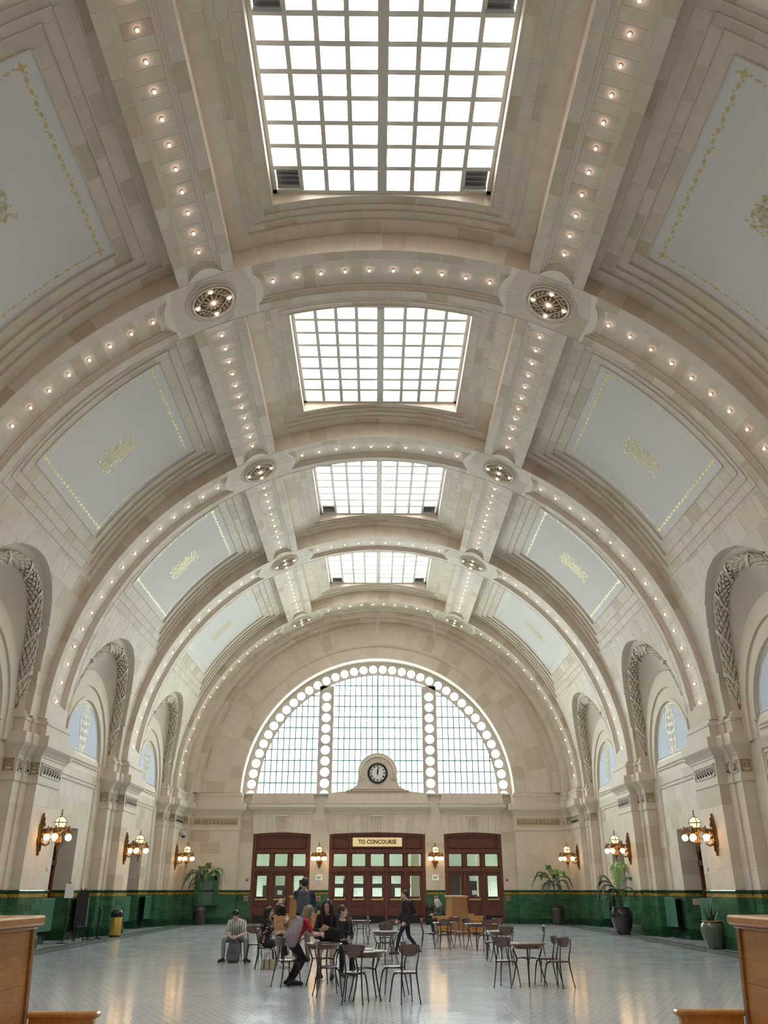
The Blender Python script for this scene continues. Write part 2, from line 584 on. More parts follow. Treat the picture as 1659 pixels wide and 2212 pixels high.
def skylight(y0, y1, st, detail, louvers):
    ycx = (y0 + y1) / 2
    h = (y1 - y0) / 2
    rects = [(180 - T_L0, T_L0, y0, y1)]
    for (dt, hy) in ((18.4, h - .5), (17.3, h - .76), (15.9, h - .98), (14.5, 2.83)):
        rects.append((90 - dt, 90 + dt, ycx - hy, ycx + hy))
    recs = [0, .045, .08, .105, .13]
    mould = MB()
    nested(rects, recs, st if detail else None, mould, [1.0, .95, .95, .95])
    mould.build('coffer_moulding', PLAIN, ceil)
    # well of the skylight
    w = MB()
    t0, t1, ya, yb = rects[-1]
    n = 12
    top = 18.95
    for y in (ya, yb):
        def fw(u, v):
            p = vp(t0 + (t1 - t0) * u, y, recs[-1])
            return (p[0], p[1], p[2] + (top - p[2]) * v)
        w.grid(fw, n, 1)
    for t in (t0, t1):
        p = vp(t, 0, recs[-1])
        w.grid(lambda u, v: (p[0], ya + (yb - ya) * u, p[2] + (top - p[2]) * v), 1, 1)
    w.build('skylight_well', PLAIN, ceil)
    # window: frame, bars, panes, corner louvers
    WIN_N[0] += 1
    win = struct('window_%d' % WIN_N[0])
    X0, X1, Y0_, Y1_ = -SKW, SKW, ya, yb
    fr = MB()
    for (cx, cyy, dx, dy) in ((0, Y0_ + .06, X1 - X0, .12), (0, Y1_ - .06, X1 - X0, .12), (X0 + .05, ycx, .1, Y1_ - Y0_), (X1 - .05, ycx, .1, Y1_ - Y0_)):
        fr.box((cx, cyy, ZG), (dx, dy, .16))
    fr.build('frame', ALU, win)
    rows = 8; cols = 8
    ry = (Y1_ - Y0_ - .24) / rows
    cw = (X1 - .1 - .12) / 4
    MB().box((0, ycx, ZG - .02), (.24, Y1_ - Y0_ - .24, .2)).build('mullion', ALU, win)
    for k in range(1, 4):
        for s_ in (-1, 1):
            MB().box((s_ * (.12 + k * cw), ycx, ZG), (.11, Y1_ - Y0_ - .24, .14)).build('mullion', ALU, win)
    for j in range(1, rows):
        y = Y0_ + .12 + j * ry
        MB().box((0, y, ZG), (X1 - X0 - .2, .13, .07)).box((0, y + .04, ZG + .05), (X1 - X0 - .2, .05, .05)).build('glazing_bar', ALU, win)
    pane = None
    for i in range(cols):
        x = (-1 if i < 4 else 1) * (.12 + ((3 - i) if i < 4 else (i - 4)) * cw + cw / 2)
        for j in range(rows):
            y = Y0_ + .12 + (j + .5) * ry
            if i in (0, 7) and (('n' in louvers and j == 0) or ('f' in louvers and j == rows - 1)):
                lv = MB().box((x, y, ZG + .06), (cw - .04, ry - .04, .02))
                for q in range(4):
                    lv.box((0, 0, 0), (cw - .08, .12, .012), M=Matrix.Translation((x, y - ry * .36 + q * ry * .24, ZG + .0)) @ Matrix.Rotation(R(38), 4, 'X'))
                lv.box((x, y + ry * .34, ZG - .06), (cw - .06, .09, .05))
                lv.build('louver', LOUV, win)
                continue
            if pane is None:
                pane = MB().box((0, 0, 0), (cw - .08, ry - .05, .01)).build('pane', GLASSK, win, loc=(x, y, ZG + .04))
            else:
                c = pane.copy(); COL.objects.link(c); c.location = (x, y, ZG + .04)
LOUV = pmat('grey_louver', (.33, .33, .34), .5)

LOUVERS = ['', 'nf', '', 'nf', 'f']
outer = MB()
for k, (y0, y1) in enumerate(BAYS):
    det = k >= 1
    skylight(y0, y1, cst, det, LOUVERS[k])
    for sx in (-1, 1):
        side_panel(sx, y0, y1, cst, det)
    # unseen outer skin added against sky light leaks, with the hole of the skylight
    ya, yb = y0 - 2.0, y1
    yc_ = (y0 + y1) / 2
    for (t0, t1, a, b) in ((26, 75.5, ya, yb), (104.5, 154, ya, yb), (75.5, 104.5, ya, yc_ - 2.83), (75.5, 104.5, yc_ + 2.83, yb)):
        shell(outer, .62, t0, t1, a, b)
for t0, t1 in ((26, 154),):
    shell(outer, .62, t0, t1, 47.5, 52.6)
outer.build('light_tight_skin', MORTAR, ceil)
shellb.build('vault_shell', MORTAR, ceil)
cst.finish(ceil, STONE, 295)

# ------------------------------------------------------------------ transverse ribs
def chan_prof(half, step=.10):
    """offset profile across a rib half: list of (w, rec)"""
    return [(0, .10), (half, .10), (half, .06), (half + .06, .06), (half + .06, .03), (half + .12, .03), (half + .12, 0)]

def rib(P, k, detail):
    tr = trim()
    st = Stones()
    sh = MB()
    wl = [.34, .46, .54, 1.46, 1.54, 1.66]
    segs = [(3.2, 58.6), (71.4, 108.6), (121.4, 176.8)]       # channels between the crossings
    # front and back faces
    for w, d in ((0, 1), (RW, -1)):
        sh.grid(lambda u, v: vp(180 * u, P + w + d * DEP, -.01 + .75 * v, 'R'), 72, 1)
    flat = [(0, 3.2), (58.6, 71.4), (108.6, 121.4), (176.8, 180)]
    for t0, t1 in flat:
        sh.grid(lambda u, v: vp(t0 + (t1 - t0) * u, P + RW * v, DEP, 'R'), max(2, int((t1 - t0) / 2)), 1)
    mo = MB()
    for (t0, t1) in segs:
        n = max(8, int((t1 - t0) / 2.3))
        for (wa, wb) in ((0, .34), (1.66, 2.0)):
            sh.grid(lambda u, v: vp(t0 + (t1 - t0) * u, P + wa + (wb - wa) * v, DEP, 'R'), n, 1)
        # channel: warped ends (concave round the medallion)
        def end(w, e):
            if (e == 1 and t1 > 170) or (e == 0 and t0 < 10):
                return 0
            q = max(0, 1 - ((w - 1.0) / .66) ** 2)
            return q * 1.15
        def fc(w, rec):
            return lambda u: vp(t0 + end(w, 0) + (t1 - end(w, 1) - t0 - end(w, 0)) * u, P + w, rec, 'R')
        pr = [(.34, 0), (.34, .045), (.42, .05), (.42, .09), (.50, .10), (.50, .13)]
        pr2 = [(.50, .13), (.7, .13), (1.0, .13), (1.3, .13), (1.5, .13)]
        pr3 = [(2 - w, r_) for w, r_ in reversed(pr)]
        for pp in (pr, pr2, pr3):
            m_ = len(pp) - 1
            (mo if pp is not pr2 else sh).grid(lambda u, v: fc(pp[round(v * m_)][0], pp[round(v * m_)][1] + (DEP if pp is pr2 else 0))(u), n, m_)
        # end caps of the channel: three little steps
        ws = [.34 + 1.32 * i / 10 for i in range(11)]
        for e in (0, 1):
            for (da, ra, db, rb) in ((0, 0, 0, .045), (0, .045, .35, .05), (.35, .05, .35, .09), (.35, .09, .7, .10), (.7, .10, .7, .145)):
                sg = 1 if e == 0 else -1
                def fe(u, v):
                    w = ws[round(u * 10)]
                    base = (t0 + end(w, 0)) if e == 0 else (t1 - end(w, 1))
                    return vp(base + sg * (da + (db - da) * v), P + w, ra + (rb - ra) * v - .001, 'R')
                mo.grid(fe, 10, 1)
        # spandrel between straight lips and curved end
        for e in (0, 1):
            def fs(u, v):
                w = ws[round(u * 10)]
                b0 = t0 if e == 0 else t1
                b1 = (t0 + end(w, 0)) if e == 0 else (t1 - end(w, 1))
                return vp(b0 + (b1 - b0) * v, P + w, .0, 'R')
            sh.grid(fs, 10, 1)
    sh.build('rib_core', MORTAR, tr)
    mo.build('channel_moulding', PLAIN, tr)
    if not detail:
        return tr
    # stones
    step = 3.45
    f0 = fR(0)
    for (t0, t1) in segs:
        for wa, wb, of in ((0, .335, 0), (1.665, 2.0, .5)):
            strip(st, f0, t0, t1, P + wa, P + wb, 't', step, of)
        lo, hi = (t0 + 1.9 if t0 > 10 else t0 + .7), (t1 - 1.9 if t1 < 170 else t1 - .7)
        n = round((hi - lo) / (step / 2))
        for i in range(n):
            st.patch(fR(.13), lo + (hi - lo) * i / n, lo + (hi - lo) * (i + 1) / n, P + .505, P + 1.495, 1, 1, gu=GT * .8, gv=.002)
    for t0, t1 in flat:
        if t1 - t0 > 10:      # crossing: eight radiating stones
            tc = (t0 + t1) / 2
            cx, cyy = tc, P + .95
            for i in range(12):
                a0, a1 = 2 * math.pi * i / 12, 2 * math.pi * (i + 1) / 12
                def edge(a):
                    ca, sa = math.cos(a), math.sin(a)
                    hx, h1, h0 = 6.35, 1.04, .94
                    q = hx / max(1e-6, abs(ca))
                    q2 = (h1 if sa > 0 else h0) / max(1e-6, abs(sa)) if abs(sa) > 1e-6 else 1e9
                    s_ = min(q, q2) if abs(ca) > 1e-6 else q2
                    return (cx + ca * s_, cyy + sa * s_)
                def ff(u, v, h):
                    a = a0 + (a1 - a0) * u
                    ex, ey = edge(a)
                    ix, iy = cx + 3.9 * math.cos(a), cyy + .76 * math.sin(a)
                    return vp(ix + (ex - ix) * v, iy + (ey - iy) * v, -h, 'R')
                st.patch(ff, 0, 1, 0, 1, 3, 2, gu=.012, gv=.0)
        else:
            st.patch(f0, t0, t1, P, P + RW, 1, 1, gu=GT)
    # front face
    ff = lambda t, r_, h: vp(t, P - h + .0, r_, 'R')
    n = 52
    for i in range(n):
        st.patch(ff, 180 * i / n, 180 * (i + 1) / n, .0, .58, 2, 1, gu=GT, gv=0)
    st.finish(tr, STONE, 295)
    return tr

BULB_N = [0]
bulb_proto = [None]
ORD = ['first', 'second', 'third', 'fourth', 'fifth', 'sixth', 'seventh', 'eighth', 'ninth', 'tenth', 'eleventh', 'twelfth', 'thirteenth', 'fourteenth', 'fifteenth', 'sixteenth']
def bulb(t, Y, rec, group, label, lv='R'):
    p = Vector(vp(t, Y, rec, lv))
    nrm = -Vector((math.cos(R(t)), 0, math.sin(R(t))))
    q = Vector((0, 0, 1)).rotation_difference(nrm)
    if bulb_proto[0] is None:
        m = MB().ball((0, 0, .062), .034, 10, 8)
        o = m.build('ceiling_bulb', BULB, None, smooth=True)
        s_ = MB().lathe([(.05, 0), (.05, .01), (.036, .026), (.026, .032)], 12).build('socket', SOCK, o)
        bulb_proto[0] = o
    else:
        o = bulb_proto[0].copy(); COL.objects.link(o)
        s_ = bulb_proto[0].children[0].copy(); COL.objects.link(s_); s_.parent = o
    o.location = p
    o.rotation_mode = 'QUATERNION'
    o.rotation_quaternion = q
    tag(o, label, 'bulb', group)
SOCK = pmat('pink_bulb_socket', (.45, .30, .24), .4)

RIBNAME = {1: 'nearest', 2: 'second', 3: 'third', 4: 'farthest'}
for k, P in enumerate(RIB):
    tr = rib(P, k, k >= 1)
    if k == 0:
        continue
    tr['label'] = 'transverse stone rib of the vault, %s of the four seen, studded with bulbs' % RIBNAME[k]
    tr['category'] = 'rib'
    nm = RIBNAME[k]
    for side, (ta, n) in (('left', (124.1, 16)), ('middle', (74.1, 10)), ('right', (4.2, 16))):
        for i in range(n):
            t = ta + 3.455 * i if side != 'right' else 180 - (124.1 + 3.455 * i)
            if side == 'middle':
                t = 74.1 + (105.9 - 74.1) * i / 9
            bulb(t, P + .92, .13, 'bulbs on the %s arch, %s part' % (nm, side),
                 ('bare bulb on the %s arch, %s down from its %s medallion' % (nm, ORD[i], side)) if side != 'middle' else ('bare bulb on the %s arch between its medallions, %s from the right' % (nm, ORD[i])))

# ------------------------------------------------------------------ longitudinal ribs
def side_pt(t, y, r_):
    a = Vector(vp(t, y, 0, 'R')); b = Vector(vp(t, y, .06, 'V'))
    return tuple(a + (b - a) * r_)
BAYN = {0: 'behind the viewer', 1: 'nearest', 2: 'second', 3: 'third', 4: 'farthest'}
for k, (y0, y1) in enumerate(BAYS):
    for sx in (-1, 1):
        tr = trim()
        st = Stones(); sh = MB(); mo = MB()
        def T(t):
            return t if sx < 0 else 180 - t
        C0, C1 = T_C - 2.45, T_C + 2.45
        for t in (T_L0, T_L1):
            d = .06 if t == T_L0 else -.06
            sh.grid(lambda u, v: side_pt(T(t + d), y0 + (y1 - y0) * u, -.01 + 1.25 * v), 1, 1)
            tt = T(t)
            def fside(y, r_, h, tt=tt, t=t):
                s_ = (-1 if t == T_L0 else 1) * (1 if sx < 0 else -1)
                return side_pt(tt + s_ * h / .195, y, r_)
            if k:
                n = round((y1 - y0) / .68)
                for i in range(n):
                    st.patch(fside, y0 + (y1 - y0) * i / n, y0 + (y1 - y0) * (i + 1) / n, 0, 1.0, 1, 1, gu=GY)
        for (a, b) in ((T_L0, C0), (C1, T_L1)):
            sh.grid(lambda u, v: vp(T(a + (b - a) * u), y0 + (y1 - y0) * v, DEP, 'R'), 2, 1)
            if k:
                n = round((y1 - y0) / .68)
                of = 0 if a == T_L0 else .5
                for i in range(n):
                    st.patch(fR(0), min(T(a), T(b)), max(T(a), T(b)), y0 + (y1 - y0) * i / n, y0 + (y1 - y0) * (i + 1) / n, 1, 1, gu=GT * .6, gv=GY)
        # channel with concave ends
        def end(tq, e):
            q = max(0, 1 - ((tq - T_C) / 2.45) ** 2)
            return (.0 + .32 * q) if e == 0 else (.05 + .30 * q)
        offs = [(-2.45, 0), (-2.45, .045), (-2.05, .05), (-2.05, .09), (-1.65, .10), (-1.65, .13)]
        mid = [(-1.65, .136), (-.8, .136), (0, .136), (.8, .136), (1.65, .136)]
        off2 = [(-a, b) for a, b in reversed(offs)]
        for pp, tgt in ((offs, mo), (mid, sh), (off2, mo)):
            m_ = len(pp) - 1
            def fc(u, v):
                dt, rec = pp[round(v * m_)]
                ya = y0 + end(T_C + dt, 0); yb = y1 - end(T_C + dt, 1)
                return vp(T(T_C + dt), ya + (yb - ya) * u, rec, 'R')
            tgt.grid(fc, 1, m_)
        ws = [-2.45 + 4.9 * i / 10 for i in range(11)]
        for e in (0, 1):
            sg = 1 if e == 0 else -1
            for (da, ra, db, rb) in ((0, 0, 0, .045), (0, .045, .06, .05), (.06, .05, .06, .09), (.06, .09, .12, .10), (.12, .10, .12, .145)):
                def fe(u, v):
                    dt = ws[round(u * 10)]
                    b0 = (y0 + end(T_C + dt, 0)) if e == 0 else (y1 - end(T_C + dt, 1))
                    return vp(T(T_C + dt), b0 + sg * (da + (db - da) * v), ra + (rb - ra) * v - .001, 'R')
                mo.grid(fe, 10, 1)
            def fs(u, v):
                dt = ws[round(u * 10)]
                b0 = y0 if e == 0 else y1
                b1 = (y0 + end(T_C + dt, 0)) if e == 0 else (y1 - end(T_C + dt, 1))
                return vp(T(T_C + dt), b0 + (b1 - b0) * v, 0, 'R')
            sh.grid(fs, 10, 1)
        if k:
            lo, hi = y0 + .46, y1 - .50
            n = round((hi - lo) / .335)
            for i in range(n):
                st.patch(fR(.13), T(T_C) - 1.64, T(T_C) + 1.64, lo + (hi - lo) * i / n, lo + (hi - lo) * (i + 1) / n, 1, 1, gu=.01, gv=.004)
            nb = 11
            sd = 'left' if sx < 0 else 'right'
            first, last = y0 + .60, y1 - .90
            for i in range(nb):
                bulb(T(T_C), first + (last - first) * i / (nb - 1), .13, 'bulbs on the %s lengthwise rib, %s bay' % (sd, BAYN[k]),
                     'bare bulb in the row %s of the %s skylight, %s from the viewer' % (sd, BAYN[k], ORD[i]))
            tag(tr, 'lengthwise stone rib %s of the %s skylight, with a row of bulbs' % (sd, BAYN[k]), 'rib')
        sh.build('rib_core', MORTAR, tr)
        mo.build('channel_moulding', PLAIN, tr)
        st.finish(tr, STONE, 295)

# ------------------------------------------------------------------ bulb medallions at the crossings
ORN = pmat('antiqued_plaster_relief', (.68, .58, .44), .6, noise=.5, nscale=30, col2=(.42, .32, .20))
ORND = pmat('umber_glazed_ground', (.27, .19, .11), .7, noise=.3, nscale=20)
med0 = None
for k, P in enumerate(RIB):
    for sx in (-1, 1):
        t = T_C if sx < 0 else 180 - T_C
        p = Vector(vp(t, P + .95, 0, 'R'))
        nrm = -Vector((math.cos(R(t)), 0, math.sin(R(t))))
        if k == 0:
            continue
        if med0 is None:
            r = empty('ceiling_medallion')
            rim = MB()
            for a, b in ((.80, .0), (.70, .03), (.62, .055)):
                rim.lathe([(a, b - .03), (a, b + .02), (a - .035, b + .035), (a - .06, b + .02), (a - .06, b - .03)], 40, cap=False)
            rim.build('rim', PLAIN, r, smooth=True)
            MB().lathe([(.60, .005), (.60, .02), (.001, .02)], 36).build('ground', ORND, r)
            # leaf scrolls in the ring
            lf = MB()
            for i in range(20):
                a = 2 * math.pi * i / 20 + .15
                for s_ in (-1, 1):
                    path = []
                    for q in range(6):
                        rr = .44 + .06 * math.sin(q * .9) * s_
                        aa = a + s_ * q * .035
                        path.append((rr * math.cos(aa), rr * math.sin(aa), .03 + .018 * math.sin(q * .6)))
                    lf.tube(path, [.012, .026, .03, .026, .02, .008], 6)
            tag(lf.build('leaf_scroll', ORN, r, smooth=True), kind='stuff')
            dia = MB()
            for i in range(4):
                a0, a1 = math.pi / 2 * i, math.pi / 2 * (i + 1)
                path = []
                for q in range(9):
                    u = q / 8
                    aa = a0 + (a1 - a0) * u
                    rr = .42 - .09 * math.sin(math.pi * u)
                    path.append((rr * math.cos(aa), rr * math.sin(aa), .045))
                dia.tube(path, .02, 6)
            dia.build('diamond_border', PLAIN, r, smooth=True)
            ro = MB()
            for i in range(12):
                a = 2 * math.pi * i / 12
                c_, s_ = math.cos(a), math.sin(a)
                ro.tube([(.05 * c_, .05 * s_, .05), (.15 * c_, .15 * s_, .075), (.25 * c_, .25 * s_, .06), (.30 * c_, .30 * s_, .035)], [.02, .04, .035, .008], 6, flat=.6)
            ro.build('rosette', ORN, r, smooth=True)
            for i in range(5):
                a = math.pi / 2 * i
                c_, s_ = (.46 * math.cos(a), .46 * math.sin(a)) if i < 4 else (0, 0)
                b_ = MB().lathe([(.095, .02), (.10, .06), (.075, .075), (.06, .06), (.055, .03)], 18, (c_, s_, 0)).build('bulb_ring', PLAIN, r, smooth=True)
                MB().ball((c_, s_, .10), .036, 10, 8).build('bulb', BULB, b_, smooth=True)
            med0 = r; o = r
        else:
            o = copy_tree(med0)
        q = Vector((0, 0, 1)).rotation_difference(nrm)
        o.rotation_mode = 'QUATERNION'
        o.rotation_quaternion = q
        o.location = p
        tag(o, 'round plaster medallion with five bulbs at the %s crossing of the %s arch' % ('left' if sx < 0 else 'right', RIBNAME[k]), 'medallion', 'bulb medallions at the rib crossings')
# ------------------------------------------------------------------ walls, piers
XM, X1_, X2_, XW = 10.9, 11.2, 11.26, 11.65
XD = 12.45                                    # door plane inside the deep side doorways
ARC_C, ARC_R = 7.67, 3.05                     # garland arch
HOL_C, HOL_R = 7.70, 3.38                     # where the arch cuts the vault

def leftn(a, b):
    d = Vector((b[0] - a[0], b[1] - a[1]))
    d.normalize()
    return Vector((-d.y, d.x))

def off_path(pts, d):
    """offset an axis-aligned open path towards its left"""
    out = []
    for i, p in enumerate(pts):
        n = Vector((0, 0)); ns = []
        if i > 0: ns.append(leftn(pts[i - 1], p))
        if i < len(pts) - 1: ns.append(leftn(p, pts[i + 1]))
        if len(ns) == 2 and abs(ns[0].dot(ns[1])) < .5:
            n = ns[0] + ns[1]
        else:
            n = ns[0]
        out.append((p[0] + n.x * d, p[1] + n.y * d))
    return out

def loft_path(mb, pts, prof, sx):
    """prof: list of (z, outset); vertical faces along the path"""
    rows = [[(sx * x, y, z) for x, y in off_path(pts, o)] for z, o in prof]
    n = len(pts)
    v = [p for r_ in rows for p in r_]
    f = [(i * n + j, i * n + j + 1, (i + 1) * n + j + 1, (i + 1) * n + j) for i in range(len(rows) - 1) for j in range(n - 1)]
    mb.add(v, f)

def path_block(pts, z0, z1, sx, o=0.0, dep=DEP, g=.005):
    """one course block wrapping the given points"""
    pts = list(pts)
    a = Vector(pts[0]); b = Vector(pts[1]); d = (b - a).normalized(); pts[0] = tuple(a + d * g)
    a = Vector(pts[-1]); b = Vector(pts[-2]); d = (b - a).normalized(); pts[-1] = tuple(a + d * g)
    F = off_path(pts, o); B = off_path(pts, o - dep)
    z0 += g; z1 -= g
    n = len(pts)
    v = [(sx * x, y, z0) for x, y in F] + [(sx * x, y, z1) for x, y in F] + [(sx * x, y, z0) for x, y in B] + [(sx * x, y, z1) for x, y in B]
    f = []
    for j in range(n - 1):
        f += [(j, j + 1, n + j + 1, n + j), (n + j, n + j + 1, 3 * n + j + 1, 3 * n + j), (2 * n + j, 2 * n + j + 1, j + 1, j)]
    f += [(0, n, 3 * n, 2 * n), (n - 1, 2 * n - 1, 4 * n - 1, 3 * n - 1)]
    return v, f

ENT = [(4.76, 0), (4.78, .035), (4.86, .035), (4.88, .02), (5.58, .02), (5.60, .05), (5.64, .05), (5.68, .08), (5.76, .13), (5.84, .21), (5.87, .23), (5.90, .25), (6.22, .25), (6.25, .05), (6.60, .05), (6.62, .08), (6.70, .08), (6.72, .0), (6.82, .0)]

# Greek key ---------------------------------------------------------
KEYU = [(0, 0, 0, 8), (0, 7, 8, 8), (7, 2, 8, 8), (2, 2, 8, 3), (2, 2, 3, 6), (2, 5, 6, 6)]   # strokes of one meander in a 9x8 cell
def key_panel(org, du, nrm, w, h, n, parent, stroke, ground, name='greek_key'):
    """meander frieze: recessed ground, raised strokes. org = lower left corner, du = unit along, z up"""
    o = Vector(org); du = Vector(du); n3 = Vector(nrm); up = Vector((0, 0, 1))
    g = MB(); s = MB()
    def quadbox(mb, u0, v0, u1, v1, h0, h1):
        c = [(u0, v0), (u1, v0), (u1, v1), (u0, v1)]
        v = [tuple(o + du * a + up * b + n3 * h0) for a, b in c] + [tuple(o + du * a + up * b + n3 * h1) for a, b in c]
        mb.add(v, [(4, 5, 6, 7), (0, 1, 5, 4), (1, 2, 6, 5), (2, 3, 7, 6), (3, 0, 4, 7)])
    quadbox(g, 0, 0, w, h, -.01, .006)
    b = h * .085
    for q in ((0, 0, w, b), (0, h - b, w, h), (0, 0, b, h), (w - b, 0, w, h)):
        quadbox(s, *q, 0, .03)
    cw = (w - 2 * b - h * .06) / n; ch = (h - 2 * b - h * .14)
    ox, oy = b + h * .05, b + h * .07
    for k in range(n):
        for (a0, b0, a1, b1) in KEYU:
            quadbox(s, ox + cw * (k + a0 / 9), oy + ch * b0 / 8, ox + cw * (k + a1 / 9), oy + ch * b1 / 8, 0, .028)
    go = g.build(name, ground, parent)
    s.build('meander', stroke, go)
    return go
KEYBG = pmat('dark_brown_ground', (.10, .072, .04), .45, .5)  # dark ground behind the meanders that face the hall
KEYGOLD = pmat('dull_gold_ground', (.42, .33, .16), .5, .2)

def pier(P, sx, k, last=False):
    tr = trim()
    sh = MB()
    near = [(XW, P - .95), (X2_, P - .95), (X2_, P - .45), (X1_, P - .45), (X1_, P)]
    main = [(X1_, P), (XM, P), (XM, P + RW), (X1_, P + RW)]
    far = [(X1_, P + RW), (X1_, P + RW + .45), (X2_, P + RW + .45), (X2_, P + RW + .95), (XW, P + RW + .95)]
    if last:
        main = [(X1_, P), (XM, P), (XM, P + RW)]
        far = [(XM, P + RW), (10.6, P + RW), (10.6, 50.4), (7.85, 50.4), (7.85, 51.15)]
    path = near[:-1] + main[:-1] + far
    loft_path(sh, path, [(0, -DEP), (4.8, -DEP)], sx)
    sh.build('pier_core', MORTAR, tr)
    e = MB(); loft_path(e, path, ENT, sx)
    e.build('entablature', PLAIN, tr)
    st = Stones()
    zs = [1.68 + (4.76 - 1.68) * i / 5 for i in range(6)]
    for i in range(5):
        z0, z1 = zs[i], zs[i + 1]
        st.raw(*path_block(near, z0, z1, sx))
        if last:
            st.raw(*path_block(main, z0, z1, sx))
            st.raw(*path_block(far[:3], z0, z1, sx))
            m_ = 9.3 if i % 2 else 8.8
            st.raw(*path_block([(10.6, 50.4), (m_ + .7, 50.4)], z0, z1, sx))
            st.raw(*path_block([(m_ + .7, 50.4), (m_ - .45, 50.4)], z0, z1, sx))
            st.raw(*path_block([(m_ - .45, 50.4), (7.85, 50.4), (7.85, 51.15)], z0, z1, sx))
        else:
            c = P + (.85 if i % 2 else 1.25)
            st.raw(*path_block([main[0], main[1], (XM, c)], z0, z1, sx))
            st.raw(*path_block([(XM, c), main[2], main[3]], z0, z1, sx))
            st.raw(*path_block(far, z0, z1, sx))
    # blocking course above the cornice
    st.finish(tr, STONE, 200)
    # key panels
    n = Vector((-sx, 0, 0))
    key_panel((sx * (XM - .02), P + .10, 5.04), (0, 1, 0), n, RW - .2, .40, 7, tr, PLAIN, KEYBG)
    key_panel((sx * XM, P - .02, 5.06) if sx < 0 else (sx * X1_, P - .02, 5.06), (1, 0, 0) , (0, -1, 0), .28, .36, 1, tr, KEYGOLD, PLAIN) if sx > 0 else \
        key_panel((sx * X1_ + .01, P - .02, 5.06), (1, 0, 0), (0, -1, 0), .28, .36, 1, tr, KEYGOLD, PLAIN)
    key_panel((sx * (X1_ - .02), P - .38, 5.06), (0, 1, 0), n, .30, .36, 1, tr, PLAIN, KEYBG)
    key_panel((sx * (X2_ - .02), P - .86, 5.06), (0, 1, 0), n, .34, .36, 1, tr, PLAIN, KEYBG)
    key_panel((sx * XW + .02, P - .97, 5.06) if sx < 0 else (X2_ + .04, P - .97, 5.06), (1, 0, 0), (0, -1, 0), .30, .36, 1, tr, KEYGOLD, PLAIN)
    if last:
        key_panel((sx * 10.88 if sx < 0 else 10.62, P + RW - .02, 5.06), (1, 0, 0), (0, -1, 0), .25, .36, 1, tr, KEYGOLD, PLAIN)
        key_panel((sx * (10.6 - .02), P + RW + .28, 5.06), (0, 1, 0), n, .36, .36, 1, tr, PLAIN, KEYBG)
        key_panel((-10.45 if sx < 0 else 7.95, 50.38, 5.04), (1, 0, 0), (0, -1, 0), 2.5, .40, 11, tr, PLAIN, KEYGOLD)
    return tr

PIERN = {2: 'nearest', 3: 'second', 4: 'farthest'}
for k in (2, 3, 4):
    for sx in (-1, 1):
        t_ = pier(RIB[k], sx, k, k == 4)
        tag(t_, '%s stone wall pier on the %s with stepped sides and Greek key frieze' % (PIERN[k], 'left' if sx < 0 else 'right'), 'pier')
for k in (0, 1):                                # piers beside and behind the viewer, outside the picture
    for sx in (-1, 1):
        P = RIB[k]
        tr = trim(); sh = MB()
        pth = [(XW, P - .95), (X2_, P - .95), (X2_, P - .45), (X1_, P - .45), (X1_, P), (XM, P), (XM, P + RW), (X1_, P + RW), (X1_, P + RW + .45), (X2_, P + RW + .45), (X2_, P + RW + .95), (XW, P + RW + .95)]
        loft_path(sh, pth, [(0, 0), (4.76, 0)] + ENT[1:], sx)
        sh.build('pier_core', PLAIN, tr)

# wall bays ----------------------------------------------------------
walls = {-1: struct('wall_left', 'cream stone side wall on the left with arched niches', 'wall'), 1: struct('wall_right', 'cream stone side wall on the right with arched niches', 'wall')}
DOORN = [3]
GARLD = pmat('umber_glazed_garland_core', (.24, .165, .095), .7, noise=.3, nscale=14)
GARLL = pmat('cream_plaster_leaf', (.66, .575, .46), .6, noise=.35, nscale=16)

def arch_pts(c, r, zb, n=32, rx=None):
    """boundary from lower left up over the arch to lower right: (dy, z)"""
    rx = rx or r
    lo = [(-rx, zb + (c - zb) * i / 4) for i in range(4)]
    ar = [(-rx * math.cos(math.pi * i / n), c + r * math.sin(math.pi * i / n)) for i in range(n + 1)]
    hi = [(rx, c + (zb - c) * i / 4) for i in range(1, 5)]
    return lo + ar + hi

def xV(z):
    if z <= ZC:
        return X1_
    q = 1 - ((z - ZC) / 11.3) ** 2
    return 11.2 * math.sqrt(max(0, q))

